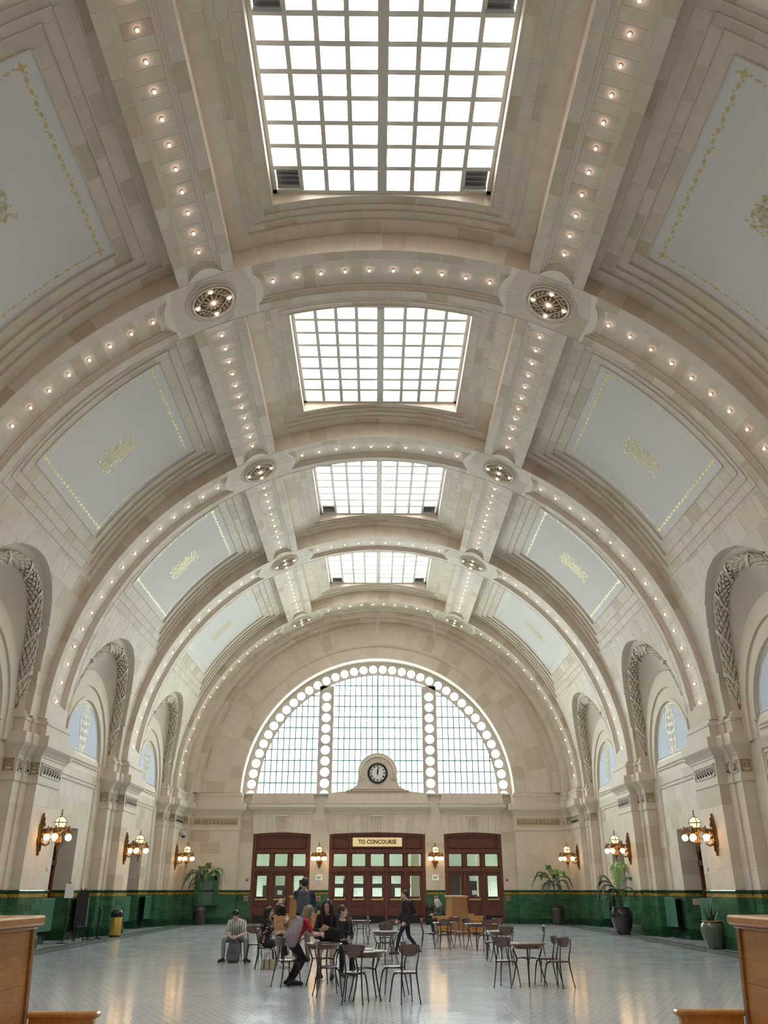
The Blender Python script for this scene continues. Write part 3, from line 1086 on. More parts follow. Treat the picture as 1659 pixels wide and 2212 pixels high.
stS = {-1: Stones(), 1: Stones()}
def ornament(sx, ycx, root):
    """gilded candelabrum painted on the lunette: flat leaf strokes"""
    m = MB(); lift = [0]
    def q(u, z):
        return (sx * (XW + .052 - lift[0]), ycx + u, z)
    def stroke(p, w):
        for i, ((a, b), (c, d)) in enumerate(zip(p, p[1:])):
            n_ = Vector((-(d - b), c - a))
            if n_.length < 1e-6: continue
            n_.normalize(); n_ *= w
            lift[0] += .00003
            m.add([q(a + n_.x, b + n_.y), q(c + n_.x, d + n_.y), q(c - n_.x, d - n_.y), q(a - n_.x, b - n_.y)], [(0, 1, 2, 3)])
    for s_ in (-1, 1):
        for (z0, h_, w_, cu) in ((6.55, .35, .30, 1.0), (6.75, .45, .42, 1.6), (7.05, .5, .50, 1.9), (7.35, .5, .64, 1.7), (7.65, .45, .56, 1.9), (7.95, .35, .40, 1.8), (8.2, .25, .24, 1.5)):
            p = [(s_ * w_ * math.sin(cu * i / 10 * 1.3) * (1 - .2 * i / 10), z0 + h_ * i / 10) for i in range(11)]
            stroke(p, .028)
            c0 = (s_ * w_ * .72, z0 + h_ * .75)
            stroke([(c0[0] + .09 * (1 - i / 14) * math.cos(i * .8) * s_, c0[1] + .09 * (1 - i / 14) * math.sin(i * .8)) for i in range(12)], .02)
            stroke([(s_ * .02, z0 + .05), (s_ * w_ * .45, z0 + h_ * .3), (s_ * w_ * .5, z0 + h_ * .65), (s_ * w_ * .25, z0 + h_ * .95)], .022)
            stroke([(s_ * .02, z0 + .12), (s_ * w_ * .25, z0 + h_ * .35), (s_ * w_ * .25, z0 + h_ * .6), (s_ * .03, z0 + h_ * .9)], .018)
    stroke([(0, 6.5), (0, 8.5)], .03)
    # running border along the arch and the sill
    n = 40
    for i in range(n):
        a = math.pi * i / n
        r_ = 2.12
        stroke([(-r_ * math.cos(a), 6.62 + (r_ - .2) * math.sin(a)), (-r_ * math.cos(a + math.pi / n), 6.62 + (r_ - .2) * math.sin(a + math.pi / n))], .055)
        r_ = 1.98
        stroke([(-r_ * math.cos(a), 6.66 + (r_ - .2) * math.sin(a)), (-r_ * math.cos(a + math.pi / n), 6.66 + (r_ - .2) * math.sin(a + math.pi / n))], .016)
    stroke([(-2.15, 6.53), (2.15, 6.53)], .045)
    stroke([(-2.0, 6.66), (2.0, 6.66)], .015)
    m.build('gilded_candelabrum', GOLDL, root)
GOLDL = pmat('pale_gold_leaf', (.80, .74, .52), .5)

def stone_bay(sx, y0, y1, full):
    root = walls[sx]
    ycx = (y0 + y1) / 2
    st = stS[sx]
    def hole(dy):
        return HOL_C + math.sqrt(max(0, HOL_R ** 2 - dy * dy)) if abs(dy) < HOL_R else None
    # --- vault skirt between coffer and niche arch
    tt = [155.4 + (180 - 155.4) * i / 7 for i in range(8)]
    def P(t, Y, h):
        p = vp(t, Y, -h)
        return (sx * abs(p[0]), p[1], p[2])
    def zt(t):
        return ZC + 11.3 * math.sin(R(t))
    shl = MB()
    def tz(z):
        return 180 - math.degrees(math.asin(min(1, (z - ZC) / 11.3)))
    for i in range(7):
        ta, tb = tt[i], tt[i + 1]
        za, zb = zt(ta), zt(tb)
        L = y1 - y0
        nb = 8
        ed = [y0] + [y0 + L * (j + (.5 if i % 2 else 0)) / nb for j in range(1 if not i % 2 else 0, nb)] + [y1]
        ed = [e for e in ed if abs(abs(e - ycx) - HOL_R) > .15] + [ycx - HOL_R, ycx + HOL_R]
        ed = sorted(set(round(e, 4) for e in ed))
        for a, b in zip(ed, ed[1:]):
            cols = [a + (b - a) * j / 5 for j in range(6)]
            lo = []
            for c in cols:
                hz = HOL_C + math.sqrt(max(0, HOL_R ** 2 - (c - ycx) ** 2)) if abs((a + b) / 2 - ycx) < HOL_R else None
                lo.append(min(za, max(zb, hz if hz else zb)))
            if max(za - l for l in lo) < .03:
                continue
            g = .005
            v = []
            for j, c in enumerate(cols):
                cc = c + (g if j == 0 else -g if j == 5 else 0)
                v.append(P(ta + GT, cc, 0)); v.append(P(max(ta + GT, tz(lo[j] + (g if lo[j] <= zb + 1e-6 else 0))), cc, 0))
            nv = len(v)
            for j, c in enumerate(cols):
                cc = c + (g if j == 0 else -g if j == 5 else 0)
                v.append(P(ta + GT, cc, -DEP)); v.append(P(max(ta + GT, tz(lo[j] + (g if lo[j] <= zb + 1e-6 else 0))), cc, -DEP))
            f = []
            for j in range(5):
                f += [(2 * j, 2 * j + 1, 2 * j + 3, 2 * j + 2), (2 * j, 2 * j + 2, nv + 2 * j + 2, nv + 2 * j), (2 * j + 1, 2 * j + 3, nv + 2 * j + 3, nv + 2 * j + 1)]
            f += [(0, 1, nv + 1, nv), (10, 11, nv + 11, nv + 10)]
            if full:
                st.raw(v, f)
            w_ = []
            for j, c in enumerate(cols):
                w_.append(P(ta, c, -DEP)); w_.append(P(max(ta, tz(lo[j])), c, -DEP))
            shl.add(w_, [(2 * j, 2 * j + 1, 2 * j + 3, 2 * j + 2) for j in range(5)])
    # --- step from the vault edge back to the garland, then the coved tympanum
    def xo(z, a):
        return a * math.sqrt(1 - (max(0, z - ZC) / a) ** 2)
    A = arch_pts(HOL_C, HOL_R, 6.72)
    B = arch_pts(ARC_C, ARC_R + .17, 6.72)
    D1 = arch_pts(ARC_C, ARC_R - .08, 5.9)
    C1 = arch_pts(6.83, 2.985, 5.9)
    n = len(A)
    sp = MB(); v = []
    for (a, b) in zip(A, B):
        v.append((sx * (xV(a[1]) - .004), ycx + a[0], a[1]))
        v.append((sx * xo(a[1], 11.46), ycx + a[0] * .995, a[1] - .01))
        v.append((sx * xo(b[1], 11.50), ycx + b[0], b[1]))
        v.append((sx * (xo(b[1], 11.70)), ycx + b[0] * .98, b[1] - .05))
    sp.add(v, [(4 * i + j, 4 * i + 4 + j, 4 * i + 5 + j, 4 * i + 1 + j) for i in range(n - 1) for j in range(3)])
    for s_ in (-1, 1):
        sp.add([(sx * X2_, ycx + s_ * 3.0, 6.7), (sx * X2_, ycx + s_ * 3.0, 7.4), (sx * 11.7, ycx + s_ * 3.0, 7.4), (sx * 11.7, ycx + s_ * 3.0, 6.7)], [(0, 1, 2, 3)])
    for s_ in (-1, 1):
        sp.box((sx * 11.56, ycx + s_ * 3.24, 6.80), (.5, .52, .24))
    sp.build('niche_arch', PLAIN, root)
    ty = MB(); v = []
    for (a, b) in zip(C1, D1):
        xb = min(XW, xo(b[1], 11.64))
        v.append((sx * XW, ycx + a[0], a[1]))
        m_ = ((a[0] + b[0]) / 2, (a[1] + b[1]) / 2)
        v.append((sx * (XW * .62 + xb * .38), ycx + m_[0], m_[1]))
        v.append((sx * xb, ycx + b[0], b[1]))
    ty.add(v, [(3 * i + j, 3 * i + 3 + j, 3 * i + 4 + j, 3 * i + 1 + j) for i in range(n - 1) for j in (0, 1)])
    ty.build('tympanum', PLAIN, root, smooth=True)
    if not full:
        shl.build('wall_shell', PLAIN, root)
        MB().box((sx * (XW + .1), ycx, 4.9), (.2, y1 - y0, 9.8)).build('wall_panel', PLAIN, root)
        return
    shl.build('wall_shell', MORTAR, root)
    # inner archivolts
    def ringm(name, r0, c0, r1, c1, x, xe, zb=5.92):
        a_, b_ = arch_pts(c0, r0, zb), arch_pts(c1, r1, zb)
        v = []
        for (a, b) in zip(a_, b_):
            v += [(sx * XW, ycx + a[0], a[1]), (sx * x, ycx + a[0], a[1]), (sx * x, ycx + b[0], b[1]), (sx * xe, ycx + b[0], b[1])]
        m = MB().add(v, [(4 * i + j, 4 * i + 4 + j, 4 * i + 5 + j, 4 * i + 1 + j) for i in range(len(a_) - 1) for j in range(3)])
        return m.build(name, PLAIN, root)
    ringm('archivolt', 2.99, 6.83, 2.60, 6.58, XW - .08, XW + .02)
    ringm('archivolt', 2.60, 6.58, 2.30, 6.45, XW - .015, XW + .06)
    ringm('archivolt', 2.30, 6.45, 2.17, 6.44, XW - .05, XW + .06, 6.46)
    pl = MB()
    a_ = arch_pts(6.44, 2.2, 6.46, 24)
    pl.add([(sx * (XW + .06), ycx + a, b) for a, b in a_], [tuple(range(len(a_)))])
    lu = pl.build('painted_lunette', BLUE2, root)
    lu['label'] = 'pale blue painted lunette with gilded candelabrum'
    ornament(sx, ycx, root)
    # garland roll in the arch
    path = []
    rg = ARC_R
    zb = 6.80
    NL = 20
    for i in range(NL):
        path.append((-rg, zb + (ARC_C - zb) * i / NL))
    NA = 220
    for i in range(NA + 1):
        path.append((-rg * math.cos(math.pi * i / NA), ARC_C + rg * math.sin(math.pi * i / NA)))
    for i in range(1, NL + 1):
        path.append((rg, ARC_C + (zb - ARC_C) * i / NL))
    tot = len(path)
    def xg(z):
        return xo(z, 11.55)
    def gp(i, th, r_):
        i = max(0, min(tot - 1, i)); i0 = int(i); i1 = min(tot - 1, i0 + 1); w = i - i0
        a = path[i0][0] * (1 - w) + path[i1][0] * w; b = path[i0][1] * (1 - w) + path[i1][1] * w
        if i < NL: ny, nz = -1, 0
        elif i > NL + NA: ny, nz = 1, 0
        else:
            an = math.pi * (i - NL) / NA
            ny, nz = -math.cos(an), math.sin(an)
        e = min(i, tot - 1 - i) / 14
        r_ *= min(1.12, .2 + .92 * e)
        return (sx * (xg(b) + r_ * 1.15 * math.cos(th)), ycx + a + ny * r_ * math.sin(th), b + nz * r_ * math.sin(th))
    core = MB().grid(lambda u, v: gp(u * (tot - 1), 2 * math.pi * v, .150), 150, 14)
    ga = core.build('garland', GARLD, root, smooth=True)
    ga['label'] = 'plaster leaf garland round the niche arch, brown glazed relief'
    lf = MB()
    g = random.Random(11)
    dth = 2 * math.pi / 9
    i = 2.0; row = 0
    half = (tot - 1) / 2
    while i < tot - 3:
        sg = -1 if i < half else 1                # leaves point up towards the crown from both sides
        for k_ in range(9):
            th = dth * (k_ + .5 * (row % 2))
            L = 7.4
            w = dth * .46
            ia, ib, ic = i, i - sg * L * .5, i - sg * L
            P0 = gp(ia, th, .152); Pl = gp(ib, th - w, .172); Pr = gp(ib, th + w, .172); Pm = gp(ib, th, .200); Pt = gp(ic, th + g.uniform(-.1, .1), .192)
            Ql = gp(ia - sg * L * .2, th - w * .7, .158); Qr = gp(ia - sg * L * .2, th + w * .7, .158)
            lf.add([P0, Ql, Pl, Pt, Pr, Qr, Pm], [(0, 1, 6), (1, 2, 6), (2, 3, 6), (3, 4, 6), (4, 5, 6), (5, 0, 6)])
        i += L * .62; row += 1
    lo_ = lf.build('leaf', GARLL, ga)
    tag(lo_, kind='stuff')
    rb = MB()
    for i in list(range(16, tot - 10, 32)):
        for sg in (1,):
            v = []; cnt = 20
            for q in range(cnt + 1):
                th = 2 * math.pi * q / cnt
                ii = min(tot - 1, max(0, int(i + 9 * math.cos(th) * sg)))
                a, b = path[ii]
                if ii < NL: ny, nz = -1, 0
                elif ii > NL + NA: ny, nz = 1, 0
                else:
                    an = math.pi * (ii - NL) / NA
                    ny, nz = -math.cos(an), math.sin(an)
                for d in (-1.6, 1.6):
                    r_ = .222
                    jj = min(tot - 1, max(0, ii + d))
                    v.append(gp(jj, th, .205))
            rb.add(v, [(2 * q, 2 * q + 2, 2 * q + 3, 2 * q + 1) for q in range(cnt)])
    rb.build('ribbon', PLAIN, ga)
    # --- lower wall
    hw = (y1 - y0) / 2 - .95
    for s_ in (-1, 1):
        MB().box((sx * 11.62, ycx + s_ * (hw + 2.9) / 2, 6.75), (.12, hw - 2.86, 1.8)).build('niche_jamb', PLAIN, root)
    dc, dh, dz = ycx - .30, 1.16, 3.84                # doorway
    lw = MB()
    for (a, b, z0, z1) in ((ycx - hw, dc - dh, 0, 5.95), (dc + dh, ycx + hw, 0, 5.95), (dc - dh, dc + dh, dz, 5.95)):
        lw.add([(sx * (XW + DEP), a, z0), (sx * (XW + DEP), b, z0), (sx * (XW + DEP), b, z1), (sx * (XW + DEP), a, z1)], [(0, 1, 2, 3)])
    lw.add([(sx * (XW + .02), ycx - 2.3, 5.9), (sx * (XW + .02), ycx + 2.3, 5.9), (sx * (XW + .02), ycx + 2.3, 6.5), (sx * (XW + .02), ycx - 2.3, 6.5)], [(0, 1, 2, 3)])
    lw.build('wall_shell', MORTAR, root)
    fw = lambda y, z, h: (sx * (XW - h), y, z)
    nr = 8
    zz = [1.68 + (5.94 - 1.68) * i / nr for i in range(nr + 1)]
    zz[4] = dz
    for i in range(nr):
        segs = [(ycx - hw, ycx - 2.2), (ycx - 2.2, ycx + 2.2), (ycx + 2.2, ycx + hw)]
        for si, (a, b) in enumerate(segs):
            if si != 1:
                st.patch(fw, a, b, zz[i], zz[i + 1], gu=.005, gv=.005)
                continue
            cuts = [a + (b - a) * (j + (.5 if i % 2 else 0)) / 5 for j in range(1 if not i % 2 else 0, 5)]
            if zz[i] < dz - .01:
                cuts = [c for c in cuts if abs(c - dc) > dh + .2] + [dc - dh, dc + dh]
            ed = sorted([a] + cuts + [b])
            for c, d in zip(ed, ed[1:]):
                if zz[i] < dz - .01 and c >= dc - dh - .01 and d <= dc + dh + .01:
                    continue
                st.patch(fw, c, d, zz[i], zz[i + 1], gu=.005, gv=.005)
    # frame moulding of the lower panel and sill lines
    fm = MB()
    for d in (0, .14):
        fm.box((sx * (XW - .012), ycx, 5.62 - d), (.05, 4.4 - 2 * d, .045))
        for s_ in (-1, 1):
            fm.box((sx * (XW - .012), ycx + s_ * (2.2 - d), (1.7 + 5.64 - d) / 2), (.05, .045, 5.64 - d - 1.7))
    for z in (6.30, 6.18):
        fm.box((sx * (XW - .012), ycx, z), (.05, 4.3, .03))
    fm.build('panel_moulding', PLAIN, root)
    # doorway reveals, head
    rv = MB()
    for s_ in (-1, 1):
        rv.add([(sx * XW, dc + s_ * dh, 0), (sx * XD, dc + s_ * dh, 0), (sx * XD, dc + s_ * dh, dz), (sx * XW, dc + s_ * dh, dz)], [(0, 1, 2, 3)])
    rv.add([(sx * XW, dc - dh, dz), (sx * XD, dc - dh, dz), (sx * XD, dc + dh, dz), (sx * XW, dc + dh, dz)], [(0, 1, 2, 3)])
    rv.build('door_reveal', MORTAR, root)
    nz = [1.68 + (dz - 1.68) * i / 4 for i in range(5)]
    for s_ in (-1, 1):
        for i in range(4):
            st.patch(lambda x, z, h, s_=s_: (sx * x, dc + s_ * dh - s_ * (h + DEP), z), XW, XD, nz[i], nz[i + 1], gu=.004, gv=.005)
    # the door itself
    DOORN[0] += 1
    sd = 'left' if sx < 0 else 'right'
    nm = {19.5: 'beside the viewer', 29.68: 'nearer', 39.6: 'farther'}[y0]
    d = struct('door_%d' % DOORN[0], '%s dark wooden door deep in the %s wall doorway' % (nm, sd), 'door')
    fr = MB()
    for s_ in (-1, 1):
        fr.box((sx * (XD - .05), dc + s_ * (dh - .07), dz / 2), (.16, .14, dz))
    fr.box((sx * (XD - .05), dc, dz - .07), (.16, 2 * dh, .14)).box((sx * (XD - .06), dc, 2.62), (.2, 2 * dh, .16)).box((sx * (XD - .03), dc, 1.3), (.1, .1, 2.6))
    fr.build('door_frame', WOODR, d)
    MB().box((sx * (XD - .02), dc, 3.22), (.02, 2 * dh - .3, 1.05)).build('transom_pane', GLASSG, d)
    MB().box((sx * (XD + .35), dc, 2.0), (.1, 2.6, 4.4)).build('backing_wall', PLAIN, d)
    for s_ in (-1, 1):
        lf = MB()
        yc2 = dc + s_ * (dh - .14 + .05) / 2
        w = dh - .2
        lf.box((sx * (XD - .02), yc2, .10), (.06, w, .2))
        lf.box((sx * (XD - .02), yc2, 1.05), (.06, w, .16)).box((sx * (XD - .02), yc2, 2.44), (.06, w, .14))
        for q in (-1, 1):
            lf.box((sx * (XD - .02), yc2 + q * (w / 2 - .08), 1.3), (.06, .16, 2.4))
        lf.box((sx * (XD - .005), yc2, .6), (.03, w - .3, .8))
        o = lf.build('door_leaf', WOODR, d)
        MB().box((sx * (XD - .01), yc2, 1.76), (.012, w - .3, 1.24)).build('pane', GLASSG, o)
        MB().box((sx * (XD - .10), yc2, 1.02), (.05, w * .7, .06), bev=.015).build('push_bar', BRASS, o)

for k, (y0, y1) in enumerate(BAYS):
    for sx in (-1, 1):
        if k == 0:
            stone_bay(sx, y0, y1, False)
        else:
            stone_bay(sx, y0, y1, k >= 2)
for sx in (-1, 1):
    stS[sx].finish(walls[sx], STONE, 298)
    MB().box((sx * 13.1, 24.0, 6.1), (.2, 58.0, 12.4)).box((sx * 11.7, 24.0, 12.35), (3.0, 58.0, .2)).build('light_tight_wall', MORTAR, walls[sx])  # unseen boxes added to keep sky light from leaking in

# wall behind the viewer
wf = struct('wall_front')
MB().box((0, -2.4, 9.5), (26, .3, 19.5)).build('wall_panel', PLAIN, wf)

# ------------------------------------------------------------------ green tiled wainscot
def wains_path(sx):
    p = []
    def bay(k):
        y0, y1 = BAYS[k]
        ycx = (y0 + y1) / 2; dc, dh = ycx - .30, 1.16
        return [(XW, dc - dh), (XD - .08, dc - dh)], [(XD - .08, dc + dh), (XW, dc + dh)]
    chains = []
    cur = [(XW, BAYS[2][0] + 1.0)]
    for k in (2, 3, 4):
        a, b = bay(k)
        cur += a; chains.append(cur); cur = list(b)
        P = BAYS[k][1]
        if k < 4:
            cur += [(XW, P - .95), (X2_, P - .95), (X2_, P - .45), (X1_, P - .45), (X1_, P), (XM, P), (XM, P + RW), (X1_, P + RW), (X1_, P + RW + .45), (X2_, P + RW + .45), (X2_, P + RW + .95), (XW, P + RW + .95)]
        else:
            cur += [(XW, P - .95), (X2_, P - .95), (X2_, P - .45), (X1_, P - .45), (X1_, P), (XM, P), (XM, P + RW), (10.6, P + RW), (10.6, 50.4)]
    chains.append(cur)
    return chains

MOSA = None
def mosaic_mat():
    m, t, b = nt('gold_mosaic_band')
    N, L = t.nodes, t.links
    ge = N.new('ShaderNodeNewGeometry')
    v = N.new('ShaderNodeTexVoronoi'); v.inputs['Scale'].default_value = 22
    L.new(ge.outputs['Position'], v.inputs['Vector'])
    cr = N.new('ShaderNodeValToRGB'); e = cr.color_ramp.elements
    cr.color_ramp.interpolation = 'CONSTANT'
    e[0].position = 0; e[0].color = (.50, .29, .045, 1); e[1].position = .55; e[1].color = (.20, .16, .03, 1)
    x = e.new(.8); x.color = (.05, .12, .04, 1)
    L.new(v.outputs['Color'], cr.inputs[0])
    L.new(cr.outputs[0], b.inputs['Base Color']); b.inputs['Roughness'].default_value = .25
    return m
MOSA = mosaic_mat()

def wainscot(chains, sx, root, conv=lambda x, y: (x, y), nmax=295):
    st = Stones(); cap = MB(); band = MB(); plinth = MB(); back = MB()
    rows = [(.36 + .185 * i, .36 + .185 * (i + 1)) for i in range(6)]
    for ch in chains:
        loft_path(cap, ch, [(1.585, .015), (1.60, .04), (1.66, .045), (1.685, .03), (1.69, -.02)], sx)
        loft_path(band, ch, [(1.475, .02), (1.58, .02)], sx)
        loft_path(plinth, ch, [(0, .055), (.27, .055), (.30, .045), (.33, .03), (.355, .018), (.358, 0)], sx)
        loft_path(back, ch, [(0, .004), (1.6, .004)], sx)
        for i, (a, b) in enumerate(zip(ch, ch[1:])):
            A, B = Vector(a), Vector(b)
            Ln = (B - A).length
            if Ln < .02: continue
            d = (B - A) / Ln; nn = leftn(a, b)
            n = max(1, round(Ln / .37))
            for ri, (z0, z1) in enumerate(rows):
                of = .5 if (ri % 2 and n > 1) else 0
                ed = [0] + [Ln * (j + of) / n for j in range(0 if of else 1, n)] + [Ln]
                for s0, s1 in zip(ed, ed[1:]):
                    if s1 - s0 < .02: continue
                    def ff(u, z, h):
                        q = A + d * u + nn * (.02 + h)
                        return (sx * q.x, q.y, z)
                    st.patch(ff, s0, s1, z0, z1, dep=.018, gu=.003, gv=.003)
    back.build('tile_bed', GROUT, root)
    cap.build('tile_cap', GREENC, root)
    band.build('mosaic_band', MOSA, root)
    plinth.build('tile_plinth', GREENC, root)
    st.finish(root, GREEN, nmax, 'tile', 'tile_field')
GREENC = pmat('dark_green_glazed_moulding', (.014, .07, .03), .14, noise=.25, nscale=10)
for sx in (-1, 1):
    wainscot(wains_path(sx), sx, struct('baseboard_left' if sx < 0 else 'baseboard_right', 'green glazed tile wainscot along the %s wall' % ('left' if sx < 0 else 'right'), 'wainscot'))

# ------------------------------------------------------------------ floor
def floor_mat():
    m, t, b = nt('polished_white_mosaic_floor')
    N, L = t.nodes, t.links
    ge = N.new('ShaderNodeNewGeometry')
    sep = N.new('ShaderNodeSeparateXYZ'); L.new(ge.outputs['Position'], sep.inputs[0])
    def math_(op, a, bb=None, c=None):
        n = N.new('ShaderNodeMath'); n.operation = op
        for i, x in enumerate((a, bb, c)):
            if x is None: continue
            if isinstance(x, (int, float)): n.inputs[i].default_value = x
            else: L.new(x, n.inputs[i])
        return n.outputs[0]
    S = .15
    row = math_('FLOOR', math_('DIVIDE', sep.outputs[1], .165))
    fx = math_('FRACT', math_('ADD', math_('DIVIDE', sep.outputs[0], S), math_('MULTIPLY', row, .5)))
    fy = math_('FRACT', math_('DIVIDE', sep.outputs[1], .165))
    dx = math_('ABSOLUTE', math_('SUBTRACT', fx, .5)); dy = math_('ABSOLUTE', math_('SUBTRACT', fy, .5))
    dot = math_('LESS_THAN', math_('MAXIMUM', dx, dy), .085)
    n1 = N.new('ShaderNodeTexNoise'); n1.inputs['Scale'].default_value = .35; n1.inputs['Detail'].default_value = 4
    L.new(ge.outputs['Position'], n1.inputs['Vector'])
    cr = N.new('ShaderNodeValToRGB'); e = cr.color_ramp.elements
    e[0].position = .3; e[0].color = (.53, .59, .64, 1); e[1].position = .7; e[1].color = (.61, .67, .715, 1)
    L.new(n1.outputs[0], cr.inputs[0])
    v = N.new('ShaderNodeTexVoronoi'); v.inputs['Scale'].default_value = 38; v.inputs['Randomness'].default_value = .25
    L.new(ge.outputs['Position'], v.inputs['Vector'])
    mr = N.new('ShaderNodeMapRange'); mr.inputs['To Min'].default_value = .86; mr.inputs['To Max'].default_value = 1.08
    L.new(v.outputs['Color'], mr.inputs[0])
    mx0 = N.new('ShaderNodeMix'); mx0.data_type = 'RGBA'; mx0.blend_type = 'MULTIPLY'; mx0.inputs[0].default_value = 1
    L.new(cr.outputs[0], mx0.inputs[6]); L.new(mr.outputs[0], mx0.inputs[7])
    mx = N.new('ShaderNodeMix'); mx.data_type = 'RGBA'
    mx.inputs[7].default_value = (.10, .11, .12, 1)
    ax = math_('ABSOLUTE', sep.outputs[0])
    inside = math_('LESS_THAN', ax, 9.75)
    L.new(math_('MULTIPLY', dot, inside), mx.inputs[0]); L.new(mx0.outputs[2], mx.inputs[6])
    # dark border lines, grey band along the side walls, and wide panel joints
    l1 = math_('LESS_THAN', math_('ABSOLUTE', math_('SUBTRACT', ax, 9.82)), .035)
    l2 = math_('LESS_THAN', math_('ABSOLUTE', math_('SUBTRACT', ax, 10.55)), .06)
    band = math_('LESS_THAN', math_('ABSOLUTE', math_('SUBTRACT', ax, 10.18)), .33)
    jy = math_('LESS_THAN', math_('ABSOLUTE', math_('SUBTRACT', math_('FRACT', math_('DIVIDE', sep.outputs[1], 4.96)), .5)), .0012)
    jx = math_('LESS_THAN', math_('ABSOLUTE', math_('SUBTRACT', math_('FRACT', math_('DIVIDE', sep.outputs[0], 3.9)), .5)), .0009)
    mb_ = N.new('ShaderNodeMix'); mb_.data_type = 'RGBA'; mb_.inputs[7].default_value = (.27, .28, .28, 1)
    L.new(math_('MULTIPLY', band, math_('ADD', .55, math_('MULTIPLY', math_('GREATER_THAN', math_('FRACT', math_('MULTIPLY', sep.outputs[1], 2.2)), .5), .3))), mb_.inputs[0]); L.new(mx.outputs[2], mb_.inputs[6])
    ml = N.new('ShaderNodeMix'); ml.data_type = 'RGBA'; ml.inputs[7].default_value = (.05, .055, .06, 1)
    L.new(math_('MAXIMUM', l1, l2), ml.inputs[0]); L.new(mb_.outputs[2], ml.inputs[6])
    mj = N.new('ShaderNodeMix'); mj.data_type = 'RGBA'; mj.inputs[7].default_value = (.25, .26, .27, 1)
    L.new(math_('MAXIMUM', jx, jy), mj.inputs[0]); L.new(ml.outputs[2], mj.inputs[6])
    L.new(mj.outputs[2], b.inputs['Base Color'])
    n2 = N.new('ShaderNodeTexNoise'); n2.inputs['Scale'].default_value = 1.1; n2.inputs['Detail'].default_value = 5
    L.new(ge.outputs['Position'], n2.inputs['Vector'])
    mr2 = N.new('ShaderNodeMapRange'); mr2.inputs['To Min'].default_value = .07; mr2.inputs['To Max'].default_value = .19
    L.new(n2.outputs[0], mr2.inputs[0]); L.new(mr2.outputs[0], b.inputs['Roughness'])
    bp = N.new('ShaderNodeBump'); bp.inputs['Strength'].default_value = .10; bp.inputs['Distance'].default_value = .02
    n3 = N.new('ShaderNodeTexNoise'); n3.inputs['Scale'].default_value = 7; n3.inputs['Detail'].default_value = 3
    L.new(ge.outputs['Position'], n3.inputs['Vector'])
    L.new(n3.outputs[0], bp.inputs['Height']); L.new(bp.outputs[0], b.inputs['Normal'])
    b.inputs['Specular IOR Level'].default_value = .75
    return m
fl = MB().box((0, 25.0, -.1), (26.4, 60, .2)).build('floor', floor_mat())
tag(fl, 'polished white mosaic floor with a grid of dark dots', 'floor', kind='structure')
# ------------------------------------------------------------------ end wall with the great window
wb = struct('wall_back', 'far end wall with the great arched window, clock and three door groups', 'wall')
YE, YC, YWN = 50.4, 51.15, 51.45
def el(t, r, y, db=0):
    return (r * math.cos(R(t)), y, ZC + (r + db) * math.sin(R(t)))
est = Stones()
sh = MB()
def annulus(r0, d0, r1, d1, y, n=60):
    sh.grid(lambda u, v: el(180 * u, r0 + (r1 - r0) * v, y + DEP, d0 + (d1 - d0) * v), n, 1)
def soffit(r, d, ya, yb, n=60):
    sh.grid(lambda u, v: el(180 * u, r + DEP, ya + (yb - ya) * v, d), n, 1)
annulus(11.25, -.3, 10.6, -.15, 49.5); soffit(10.6, -.15, 49.5, 50.0)
annulus(10.6, -.15, 10.25, -.05, 50.0); soffit(10.25, -.05, 50.0, YE)
annulus(10.25, -.05, 8.72, 0, YE); soffit(8.72, 0, YE, YE + .12)
annulus(8.72, 0, 7.95, .0, YE + .12)
sh.build('arch_core', MORTAR, wb)
rv = MB().grid(lambda u, v: el(180 * u, 7.95, YE + .12 + (51.6 - YE - .12) * v, .03), 60, 1)
rv.build('window_reveal', PLAIN, wb)
def arc_stones(r0, d0, r1, d1, y, n, off=0, shadow=0):
    for i in range(n):
        a, b = 180 * i / n, 180 * (i + 1) / n
        f = lambda t, q, h: el(t, r0 + (r1 - r0) * q, y - h, d0 + (d1 - d0) * q)
        est.patch(f, a, b, 0, 1, 2, 1, gu=.03, gv=.004)
arc_stones(11.0, -.3, 10.6, -.15, 49.5, 30)
arc_stones(10.6, -.15, 10.25, -.05, 50.0, 30)
for i in range(30):
    est.patch(lambda t, y, h: el(t, 10.6 - h, y, -.15), 6 * i, 6 * i + 6, 49.5, 50.0, 2, 1, gu=.03)
    est.patch(lambda t, y, h: el(t, 10.25 - h, y, -.05), 6 * i, 6 * i + 6, 50.0, YE, 2, 1, gu=.03)
arc_stones(10.22, -.05, 10.0, -.04, YE, 24)
arc_stones(9.97, -.04, 8.84, 0, YE, 45)
arc_stones(8.81, 0, 8.72, 0, YE, 24)
arc_stones(8.70, 0, 8.0, 0, YE + .12, 34)
am = MB()
for r_, y in ((10.0, YE - .03), (8.83, YE - .03)):
    am.grid(lambda u, v: el(180 * u, r_ + (.05 if v > .5 else -.05), y, 0), 60, 1)
    for s_ in (-.05, .05):
        am.grid(lambda u, v: el(180 * u, r_ + s_, y + .05 * v, 0), 60, 1)
am.build('arch_moulding', PLAIN, wb)
for s_ in (-1, 1):
    MB().box((s_ * 9.6, 51.03, 6.72), (3.2, 1.2, .34)).build('arch_base', PLAIN, wb)

